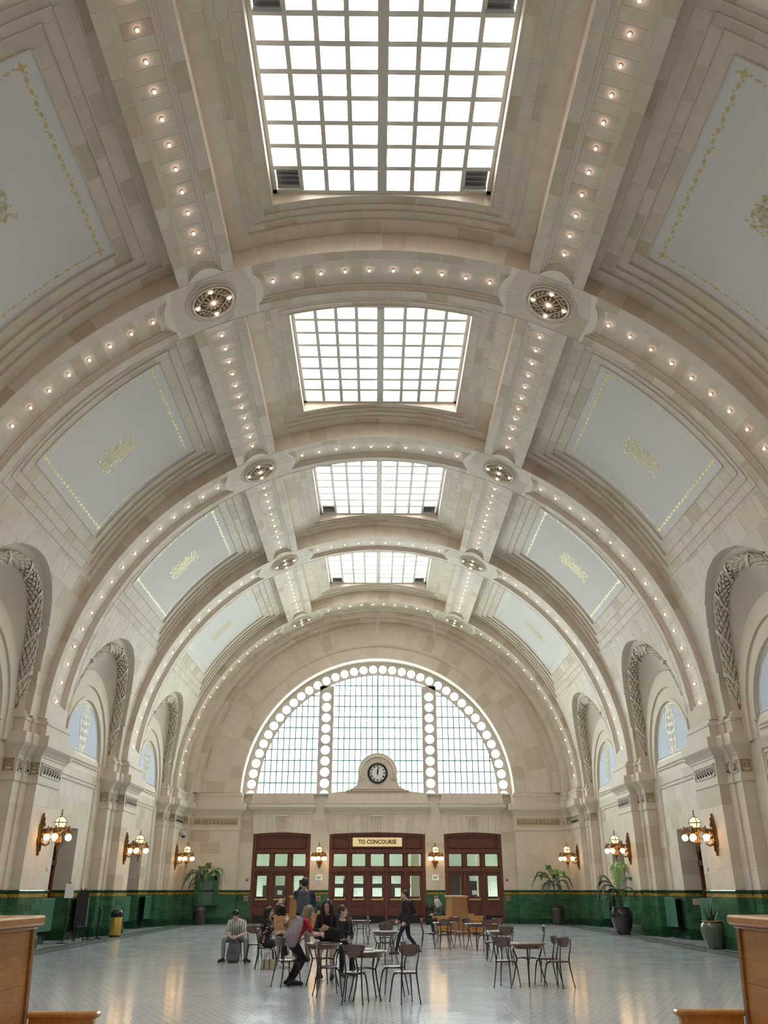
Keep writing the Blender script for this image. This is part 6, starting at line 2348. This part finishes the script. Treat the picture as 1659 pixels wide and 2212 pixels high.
def cloth(name, col, rough=.8, noise=.15, ns=15):
    return pmat(name, col, rough, noise=noise, nscale=ns)
def person(label, loc, rz, J, skin, top, bottom, shoes, hair, hairstyle='short', scale=1.0, wom=False, sleeves='long', legs='long',
           hands=None, smile=False, loose=.0, skirt=None):
    r = thing('person', label, 'person', loc, rz)
    r.scale = (scale,) * 3
    J = {k: V3(v) for k, v in J.items()}
    b = MB()
    torso(b, J, 0, wom)
    fw = J['face'].normalized(); ri = fw.cross(V3((0, 0, 1))).normalized(); up = ri.cross(fw)
    M = Matrix((ri, fw, up)).transposed().to_4x4()
    H = J['head']
    limb(b, [J['neck'] + V3((0, 0, -.03)), J['neck'].lerp(H, .5), H - fw * .02 - up * .03], [.062, .054, .054])
    b.ball(H + up * .025 - fw * .01, .1, 14, 10, M=M, sc_=(.77, .95, .98))
    b.ball(H - up * .045 + fw * .028, .07, 12, 8, M=M, sc_=(.80, .82, .95))
    b.ball(H - up * .093 + fw * .062, .026, 8, 6, M=M, sc_=(1.1, .9, .8))
    limb(b, [H + up * .012 + fw * .085, H - up * .025 + fw * .108, H - up * .032 + fw * .098], [.010, .013, .011], 7)
    for s_ in (-1, 1):
        b.ball(H + ri * s_ * .078 - up * .01 - fw * .005, .028, 8, 6, M=M, sc_=(.35, .7, 1.1))
    k = .92 if wom else 1
    for s_, q in (('l', -1), ('r', 1)):
        S, E, W = J['sho_' + s_], J['elb_' + s_], J['wri_' + s_]
        limb(b, [S, S.lerp(E, .5), E, E.lerp(W, .35), W], [.052 * k, .046 * k, .038 * k, .039 * k, .026 * k])
        hd = (hands or {}).get(s_, {})
        hand(b, W, hd.get('d', W - E), hd.get('p', (-q, 0, -.1)), hd.get('curl', .5), -q if hd.get('flip') else q)
        Hh, K, A, T = J['hip_' + s_], J['kne_' + s_], J['ank_' + s_], J['toe_' + s_]
        limb(b, [Hh, Hh.lerp(K, .5), K, K.lerp(A, .3), A], [.088, .072, .054, .052, .034])
        dd = (T - A); dd.z = 0
        limb(b, [A - dd * .22 + V3((0, 0, -.045)), A.lerp(T, .5) + V3((0, 0, -.005)), T], [.036, .037, .030])
    soft('body', b, .0105, skin, r, 3)
    # eyes, brows, mouth
    e = MB(); 
    for s_ in (-1, 1):
        e.ball(H + ri * s_ * .031 + fw * .083 + up * .008, .0095, 8, 6, M=M, sc_=(1.3, .5, .6))
    e.build('eyes', EYE, r, smooth=True)
    m = MB()
    for s_ in (-1, 1):
        m.tube([H + ri * s_ * .016 + fw * .089 + up * .027, H + ri * s_ * .034 + fw * .087 + up * .032, H + ri * s_ * .05 + fw * .075 + up * .026], .0035, 5)
    m.build('eyebrows', hair, r)
    m = MB().tube([H - ri * .024 + fw * .083 - up * (.056 if smile else .062), H + fw * .095 - up * .066, H + ri * .024 + fw * .083 - up * (.056 if smile else .062)], .006 if not smile else .008, 6)
    m.build('lips', LIP, r)
    if smile:
        MB().tube([H - ri * .018 + fw * .088 - up * .058, H + fw * .100 - up * .064, H + ri * .018 + fw * .088 - up * .058], .004, 5).build('teeth', WHITEP, r)
    # shirt
    t = MB()
    torso(t, J, .016 + loose, wom, -.06, 1.04)
    for s_, q in (('l', -1), ('r', 1)):
        S, E, W = J['sho_' + s_], J['elb_' + s_], J['wri_' + s_]
        if sleeves == 'long':
            limb(t, [S, S.lerp(E, .5), E, E.lerp(W, .5), E.lerp(W, .97)], [.068 * k + loose * .5, .060 * k + loose * .5, .052 * k + loose, .047 * k + loose, .040 * k + loose * .5])
        elif sleeves == 'short':
            limb(t, [S, S.lerp(E, .35), S.lerp(E, .62)], [.066 * k + loose * .4, .060 * k + loose * .6, .060 * k + loose])
    limb(t, [J['sho_l'], J['neck'] - V3((0, 0, .02)), J['sho_r']], [.06, .07, .06])
    soft('top', t, .013, top, r, 3)
    p = MB()
    torso(p, J, .010, wom, -.12, .26)
    for s_ in ('l', 'r'):
        Hh, K, A = J['hip_' + s_], J['kne_' + s_], J['ank_' + s_]
        if legs == 'long':
            limb(p, [Hh, Hh.lerp(K, .5), K, K.lerp(A, .4), K.lerp(A, .9)], [.10, .084, .066, .062, .050])
        elif legs == 'tight':
            limb(p, [Hh, Hh.lerp(K, .5), K, K.lerp(A, .35), K.lerp(A, .93)], [.094, .078, .060, .058, .041])
        else:
            limb(p, [Hh, Hh.lerp(K, .3), Hh.lerp(K, .55)], [.10, .088, .084])
    soft('trousers' if legs != 'short' else 'shorts', p, .013, bottom, r, 3)
    if skirt:
        skirt(r, J)
    for s_ in ('l', 'r'):
        A, T = J['ank_' + s_], J['toe_' + s_]
        q = MB(); dd = (T - A); dd.z = 0
        limb(q, [A - dd * .26 + V3((0, 0, -.042)), A - dd * .1 + V3((0, 0, -.03)), A.lerp(T, .55) + V3((0, 0, -.004)), T + dd * .04 + V3((0, 0, .002))], [.043, .045, .044, .036])
        limb(q, [A + V3((0, 0, -.02)), A + V3((0, 0, .0))], [.045, .042])
        soft('shoe', q, .010, shoes, r, 2)
    # hair
    h = MB()
    c0 = H + up * .035 - fw * .022
    h.ball(c0, .108, 14, 10, M=M, sc_=(.80, .95, .95))
    if hairstyle in ('long', 'longblond'):
        for s_ in (-1, 0, 1):
            x = ri * s_ * .062
            limb(h, [c0 + x - fw * .03, c0 + x * 1.15 - fw * .065 - up * .10, J['neck'] + ri * s_ * .085 - fw * .085 - up * .02, J['neck'] + ri * s_ * .09 - fw * .10 - up * .17], [.075, .062, .052, .026])
        for s_ in (-1, 1):
            limb(h, [c0 + ri * s_ * .07 + fw * .02, H + ri * s_ * .082 - fw * .005 - up * .06, J['neck'] + ri * s_ * .088 + fw * .03 - up * .04, J['neck'] + ri * s_ * .09 + fw * .07 - up * .20], [.032, .026, .026, .014])
    elif hairstyle == 'hood':
        for s_ in (-1, 1):
            limb(h, [c0 + ri * s_ * .075 + fw * .015, H + ri * s_ * .098 + fw * .01 - up * .05, J['neck'] + ri * s_ * .10 + fw * .05 - up * .03, J['neck'] + ri * s_ * .09 + fw * .09 - up * .22], [.05, .048, .05, .035])
        limb(h, [c0 - fw * .05, J['neck'] - fw * .08, J['neck'] - fw * .10 - up * .15], [.08, .075, .05])
    elif hairstyle == 'bun':
        limb(h, [c0 - fw * .06, H - fw * .11 - up * .03], [.07, .045])
    elif hairstyle == 'mop':
        for i in range(9):
            a = R(-80 + 20 * i)
            limb(h, [c0 + ri * math.sin(a) * .05 + fw * .03 + up * .05, c0 + ri * math.sin(a) * .078 + fw * .078 * math.cos(a) + up * .035, H + ri * math.sin(a) * .084 + fw * .090 * math.cos(a) + up * .045], [.048, .028, .016])
    # keep the face free
    soft('hair', h, .012, hair, r, 2)
    return r

EYE = pmat('dark_eyes', (.015, .01, .008), .2)
LIP = pmat('lips', (.38, .13, .11), .5)
HAIRK = pmat('black_hair', (.012, .010, .010), .4, noise=.3, nscale=30)
HAIRB = pmat('dark_brown_hair', (.045, .026, .018), .45, noise=.3, nscale=30)
HAIRL = pmat('dark_blond_hair', (.24, .165, .10), .5, noise=.45, nscale=14)
BLKC = cloth('black_cloth', (.010, .010, .012))
NAVY = cloth('dark_navy_denim', (.014, .018, .032))
GREYT = cloth('grey_trousers', (.26, .25, .24))
KHAKI = cloth('khaki_trousers', (.17, .15, .115))
REDC = cloth('red_tshirt', (.52, .028, .04))
MARO = cloth('dark_maroon_hoodie', (.026, .011, .015))
DBLUE = cloth('dark_blue_jacket', (.022, .028, .048), noise=.4, ns=9)
SHOEB = pmat('black_shoe', (.012, .011, .011), .5)
SHOEW = pmat('white_shoe', (.62, .57, .52), .5)

def stripes():
    m, t, b = nt('striped_cotton')
    N, L = t.nodes, t.links
    tc = N.new('ShaderNodeTexCoord'); sp_ = N.new('ShaderNodeSeparateXYZ'); L.new(tc.outputs['Object'], sp_.inputs[0])
    a = N.new('ShaderNodeMath'); a.operation = 'MULTIPLY'; a.inputs[1].default_value = 15.5; L.new(sp_.outputs[0], a.inputs[0])
    f = N.new('ShaderNodeMath'); f.operation = 'FRACT'; L.new(a.outputs[0], f.inputs[0])
    cr = N.new('ShaderNodeValToRGB'); cr.color_ramp.interpolation = 'CONSTANT'; e = cr.color_ramp.elements
    e[0].position = 0; e[0].color = (.60, .62, .58, 1); e[1].position = .50; e[1].color = (.06, .06, .07, 1)
    x = e.new(.66); x.color = (.42, .41, .37, 1); x = e.new(.82); x.color = (.10, .10, .11, 1); x = e.new(.90); x.color = (.60, .62, .58, 1)
    L.new(f.outputs[0], cr.inputs[0]); L.new(cr.outputs[0], b.inputs['Base Color']); b.inputs['Roughness'].default_value = .85
    return m
def floral():
    m, t, b = nt('black_floral_cotton')
    N, L = t.nodes, t.links
    tc = N.new('ShaderNodeTexCoord')
    n = N.new('ShaderNodeTexNoise'); n.inputs['Scale'].default_value = 13; n.inputs['Detail'].default_value = 2; n.inputs['Distortion'].default_value = 1.5
    L.new(tc.outputs['Object'], n.inputs['Vector'])
    cr = N.new('ShaderNodeValToRGB'); cr.color_ramp.interpolation = 'CONSTANT'; e = cr.color_ramp.elements
    e[0].position = 0; e[0].color = (.012, .011, .013, 1); e[1].position = .58; e[1].color = (.40, .20, .17, 1)
    x = e.new(.66); x.color = (.62, .42, .36, 1)
    L.new(n.outputs[0], cr.inputs[0]); L.new(cr.outputs[0], b.inputs['Base Color']); b.inputs['Roughness'].default_value = .8
    return m

# boy, bent forward over his knees with a phone
person('boy with dark mop of hair in a striped shirt bent over his phone', (-3.72, 24.42, 0), R(180),
       dict(SIT, chest=(0, .10, .80), neck=(0, .24, .97), head=(.03, .34, 1.10), sho_l=(-.18, .20, .93), sho_r=(.18, .20, .93), elb_l=(-.24, .30, .68), elb_r=(.24, .30, .68),
            wri_l=(-.06, .47, .60), wri_r=(.06, .47, .58), kne_l=(-.29, .38, .51), kne_r=(.29, .38, .51), ank_l=(-.30, .33, .085), ank_r=(.29, .33, .085), toe_l=(-.42, .46, .035), toe_r=(.36, .50, .035), face=(.18, .92, -.32)),
       SKIN['c'], stripes(), GREYT, SHOEB, HAIRK, 'mop', .98, sleeves='short', loose=.022, hands=dict(l=dict(d=(.5, .7, -.3), p=(.4, -.2, .8), curl=.7), r=dict(d=(-.5, .7, -.3), p=(-.4, -.2, .8), curl=.7)))
ph = thing('phone', 'small pale phone in the hands of the boy in the striped shirt', 'phone', (-3.72, 23.86, .60))
MB().box((0, 0, 0), (.07, .14, .009), bev=.004).build('case', WHITEP, ph); ph.rotation_euler = (R(-25), 0, R(10))

def backpack(loc, rz, lab, mat, mat2, sc_=1.0, tilt=0):
    r = thing('backpack', lab, 'backpack', loc, rz)
    r.rotation_euler = (tilt, 0, rz); r.scale = (sc_,) * 3
    def loft(prof, y0=0):
        m_ = MB(); n = 20
        for (z, w, d) in prof:
            for k in range(n):
                t = 2 * math.pi * k / n
                c, s2 = math.cos(t), math.sin(t)
                m_.v.append((w * abs(c) ** .6 * (1 if c > 0 else -1), y0 + d * abs(s2) ** .6 * (1 if s2 > 0 else -1), z))
        for i in range(len(prof) - 1):
            for k in range(n):
                m_.f.append((i * n + k, i * n + (k + 1) % n, (i + 1) * n + (k + 1) % n, (i + 1) * n + k)); m_.m.append(0)
        m_.f.append(tuple(reversed(range(n)))); m_.f.append(tuple((len(prof) - 1) * n + k for k in range(n))); m_.m += [0, 0]
        return m_
    loft([(0, .11, .06), (.02, .145, .085), (.12, .155, .095), (.25, .155, .095), (.36, .145, .085), (.43, .12, .07), (.475, .075, .05), (.49, .03, .03)]).build('bag_body', mat, r, smooth=True)
    loft([(.05, .09, .025), (.07, .115, .045), (.15, .12, .05), (.21, .11, .045), (.235, .08, .025)], -.085).build('front_pocket', mat, r, smooth=True)
    z_ = MB()
    z_.tube([(-.12, -.05, .38), (-.06, -.085, .44), (.06, -.085, .44), (.12, -.05, .38)], .006, 5)
    z_.tube([(-.09, -.125, .20), (0, -.135, .235), (.09, -.125, .20)], .006, 5)
    z_.build('zip', mat2, r)
    for s_ in (-1, 1):
        MB().tube([(s_ * .07, .06, .45), (s_ * .095, .13, .46), (s_ * .11, .19, .36), (s_ * .115, .17, .20), (s_ * .12, .07, .07)], .018, 6, flat=.5).build('shoulder_strap', mat2, r, smooth=True)
    MB().tube([(-.03, .03, .48), (0, .03, .53), (.03, .03, .48)], .009, 6).build('handle', mat2, r)
    return r
backpack((-3.72, 24.00, 0), 0, 'grey backpack with dark straps on the floor between the boy\'s feet', cloth('grey_nylon', (.13, .13, .135)), BLKC, 1.06)

# woman in the floral blouse
wf_ = person('woman with long black hair in a dark floral blouse holding up a sandwich', (-2.68, 22.15, 0), R(-75),
       dict(SIT, head=(.0, .04, 1.20), face=(.45, .9, 0), elb_l=(-.22, .22, .80), wri_l=(-.12, .40, 1.00), elb_r=(.22, .16, .74), wri_r=(.04, .38, .78),
            kne_r=(.09, .40, .56), ank_r=(.0, .50, .27), toe_r=(.02, .66, .20), kne_l=(-.10, .42, .52), ank_l=(.04, .40, .085), toe_l=(.08, .58, .035)),
       SKIN['b'], floral(), NAVY, SHOEW, HAIRK, 'long', 1.0, True, sleeves='short', legs='tight', hands=dict(l=dict(d=(.1, .25, .9), p=(.5, .6, 0), curl=.7), r=dict(d=(-.7, .6, 0), p=(0, 0, -1), curl=.3)))
sd = thing('sandwich', 'wrapped sandwich held up by the woman in the floral blouse', 'food', (-2.22, 22.18, 1.10), R(-20))
MB().box((0, 0, 0), (.06, .10, .05), bev=.02).build('bread', pmat('bread_crust', (.62, .45, .28), .8, noise=.2), sd)
MB().box((0, 0, -.045), (.066, .106, .05), bev=.012).build('wrapper', WHITEP, sd)
hb = thing('handbag', 'beige handbag on the floor under the woman in the floral blouse', 'bag', (-2.60, 21.98, 0), R(-20))
HB = pmat('beige_leather', (.46, .38, .28), .55, noise=.2)
b = MB()
b.prism([(-.17, 0), (.17, 0), (.15, .16), (.10, .22), (-.10, .22), (-.15, .16)], -.06, .06)
soft('bag_body', b, .014, HB, hb, 2)
m = MB()
for y in (-.05, .05):
    m.tube([(-.08, y, .20), (-.06, y, .34), (.06, y, .34), (.08, y, .20)], .009, 6)
m.build('handle', HB, hb, smooth=True)
MB().box((-.07, -.067, .12), (.02, .01, .22)).box((.07, -.067, .12), (.02, .01, .22)).build('strap', pmat('brown_strap', (.12, .06, .03), .5), hb)

# tall man taking a picture
person('tall dark-haired man seen from behind, holding a phone up, with a blue-grey backpack', (-1.98, 24.1, 0), R(4),
       dict(STAND, sho_l=(-.18, .02, 1.38), elb_l=(-.20, .24, 1.30), wri_l=(-.09, .34, 1.50), elb_r=(.24, .16, 1.15), wri_r=(.10, .34, 1.30), face=(-.2, 1, .1), ank_l=(-.13, -.02, .085), ank_r=(.13, -.02, .085), toe_l=(-.16, .16, .035), toe_r=(.16, .16, .035)),
       SKIN['b'], DBLUE, KHAKI, SHOEB, HAIRK, 'short', 1.16, sleeves='long', hands=dict(l=dict(d=(.1, .3, .9), p=(.5, .6, 0), curl=.8), r=dict(d=(-.5, .3, .6), p=(-.4, .5, 0), curl=.8)))
ph = thing('phone', 'black phone held up by the tall man seen from behind', 'phone', (-2.12, 24.55, 1.86), R(4))
MB().box((0, 0, 0), (.08, .012, .15), bev=.005).build('case', BLACK, ph)
backpack((-1.98, 23.92, 1.13), 0, 'blue-grey backpack on the back of the tall man', cloth('blue_grey_nylon', (.10, .105, .125), noise=.75, ns=7), DBLUE, 1.12)

# person in the pale hat on the far left bench
ht = person('person in a cream bucket hat and dark coat sitting on the far left bench', (-4.05, 39.0, 0), R(75),
       dict(SIT, elb_l=(-.2, .16, .78), wri_l=(-.06, .20, 1.06), head=(0, .06, 1.19)), SKIN['c'], BLKC, BLKC, SHOEB, HAIRB, 'short', 1.02)
hat = thing('bucket_hat', 'cream bucket hat on the person on the far left bench', 'hat', (-4.11, 39.02, 1.25))
MB().lathe([(.15, -.05), (.155, -.045), (.105, .02), (.098, .06), (.085, .095), (.04, .11), (.001, .112)], 18).build('crown', pmat('cream_felt', (.62, .54, .40), .8), hat, smooth=True)

# girl in red with the lilac backpack, leaning over the table
person('girl with dark blond hair in a red t-shirt and black leggings leaning over a table', (-1.72, 18.52, 0), R(-62),
       dict(STAND, pelvis=(0, -.04, .80), chest=(0, .13, 1.01), neck=(0, .25, 1.17), head=(0, .33, 1.295), sho_l=(-.165, .20, 1.12), sho_r=(.165, .20, 1.12), elb_l=(-.20, .36, .90), elb_r=(.20, .34, .88), wri_l=(-.08, .58, .90), wri_r=(.06, .56, .88),
            hip_l=(-.09, -.04, .76), hip_r=(.09, -.04, .76), kne_l=(-.06, .20, .47), kne_r=(.14, .18, .45), ank_l=(-.06, -.06, .085), ank_r=(.20, -.10, .085), toe_l=(-.06, .14, .035), toe_r=(.22, .10, .035), face=(.1, .95, -.12)),
       SKIN['c'], REDC, BLKC, SHOEB, HAIRL, 'longblond', .985, True, sleeves='short', legs='tight', hands=dict(l=dict(d=(.3, .8, 0), p=(.6, 0, -.5), curl=.9), r=dict(d=(-.3, .8, 0), p=(-.6, 0, -.5), curl=.9)))
backpack((-1.80, 18.38, .68), R(-62), 'lilac backpack on the back of the girl in red', cloth('lilac_nylon', (.36, .29, .33), noise=.45, ns=9), cloth('dark_lilac_strap', (.12, .10, .13)), 1.15, R(-22))

# smiling woman in black behind the table
def cape(r, J):
    m = MB()
    n = 20
    C = J['neck']; P = J['pelvis']
    for i, (z, w, d) in enumerate(((1.02, .17, .11), (.85, .23, .16), (.7, .27, .18), (.56, .30, .20))):
        pass
    def f(u, v):
        a = 2 * math.pi * u
        t = v
        c = C.lerp(P, t * 1.15)
        w = .14 + .19 * t; d = .10 + .11 * t
        return (c.x + w * math.cos(a), c.y + d * math.sin(a), c.z - .02 + .015 * math.sin(a * 5) * t)
    m.grid(f, n, 8)
    m.build('cape', BLKC, r, smooth=True)
person('smiling woman with long black hair in a black cape and shorts bending over the table', (-1.08, 19.45, 0), R(172),
       dict(STAND, pelvis=(0, -.12, .80), chest=(0, .03, 1.02), neck=(0, .13, 1.18), head=(0, .19, 1.315), sho_l=(-.17, .09, 1.13), sho_r=(.17, .09, 1.13), elb_l=(-.23, .22, .88), elb_r=(.23, .22, .88), wri_l=(-.08, .40, .93), wri_r=(.10, .40, .90),
            hip_l=(-.09, -.12, .76), hip_r=(.09, -.12, .76), kne_l=(-.10, .08, .45), kne_r=(.16, .10, .46), ank_l=(-.08, -.08, .085), ank_r=(.17, -.12, .085), toe_l=(-.10, .10, .035), toe_r=(.20, .07, .035), face=(.05, 1, -.12)),
       SKIN['b'], BLKC, NAVY, SHOEB, HAIRK, 'hood', 1.04, True, legs='short', smile=True, skirt=cape, hands=dict(l=dict(d=(.5, .6, .2), p=(.5, -.2, .3), curl=.7), r=dict(d=(-.5, .6, .1), p=(-.3, -.2, .5), curl=.7)))

# seated woman with a camera
person('dark-haired woman in a black dress looking right, a camera hanging from her neck', (-.84, 20.55, 0), R(200),
       dict(SIT, face=(-.85, .6, 0), elb_r=(.24, .10, .74), wri_r=(.14, .28, .72), head=(0, .05, 1.21)), SKIN['c'], BLKC, BLKC, SHOEB, HAIRB, 'bun', 1.03, True)
cm = thing('photo_camera', 'black camera hanging before the woman in the black dress', 'camera', (-.72, 20.22, .83), R(20))
MB().box((0, 0, 0), (.14, .07, .095), bev=.012).box((0, 0, .055), (.05, .05, .03), bev=.008).build('camera_body', BLACK, cm)
MB().lathe([(.036, 0), (.038, .02), (.034, .075), (.028, .078)], 16, M=Matrix.Rotation(R(90), 4, 'X')).build('lens', IRON, cm, loc=(0, -.03, 0))
MB().box((.045, -.037, .02), (.03, .004, .02)).build('badge', pmat('yellow_badge', (.6, .45, .05), .5), cm)
MB().tube([(-.07, 0, .04), (-.09, .12, .25), (-.05, .26, .42)], .004, 5).tube([(.07, 0, .04), (.09, .12, .25), (.05, .26, .42)], .004, 5).build('neck_strap', KHAKI, cm)

# walker
person('person in a dark maroon hoodie walking left past the tables, black pack on the back', (.80, 26.8, 0), R(86),
       dict(STAND, face=(-.05, 1, .22), neck=(0, .0, 1.43), head=(0, .05, 1.585), kne_l=(-.10, .20, .52), ank_l=(-.10, .30, .09), toe_l=(-.11, .48, .04), kne_r=(.10, -.06, .48), ank_r=(.10, -.36, .13), toe_r=(.11, -.20, .04),
            elb_l=(-.22, -.10, 1.10), wri_l=(-.21, .04, .88), elb_r=(.22, .10, 1.10), wri_r=(.20, .24, .92)), SKIN['c'], MARO, NAVY, pmat('brown_boot', (.10, .055, .035), .6), HAIRB, 'bun', .985, True, legs='tight', loose=.02)
backpack((.99, 26.82, 1.02), R(86), 'small black backpack on the back of the walking person', BLKC, IRON, .82)

# reader on the bench
person('elderly person in a white head scarf reading on the right bench, jeans and red shoes', (2.70, 38.75, 0), R(92),
       dict(SIT, chest=(0, .04, .83), neck=(0, .12, 1.02), head=(0, .20, 1.16), face=(0, .85, -.5), wri_l=(-.10, .34, .72), wri_r=(.10, .34, .72)), SKIN['c'], cloth('grey_black_jacket', (.07, .075, .075), noise=.8, ns=5), NAVY, pmat('dark_red_shoe', (.16, .03, .05), .6),
       pmat('white_head_scarf', (.55, .54, .54), .8, noise=.2), 'hood', 1.04, loose=.02)
br = thing('paper_leaflet', 'orange leaflet open on the lap of the reader on the right bench', 'paper', (2.22, 38.72, .72), R(80))
MB().box((0, 0, 0), (.30, .20, .008), bev=.003).build('sheet', pmat('orange_paper', (.70, .33, .10), .7), br)
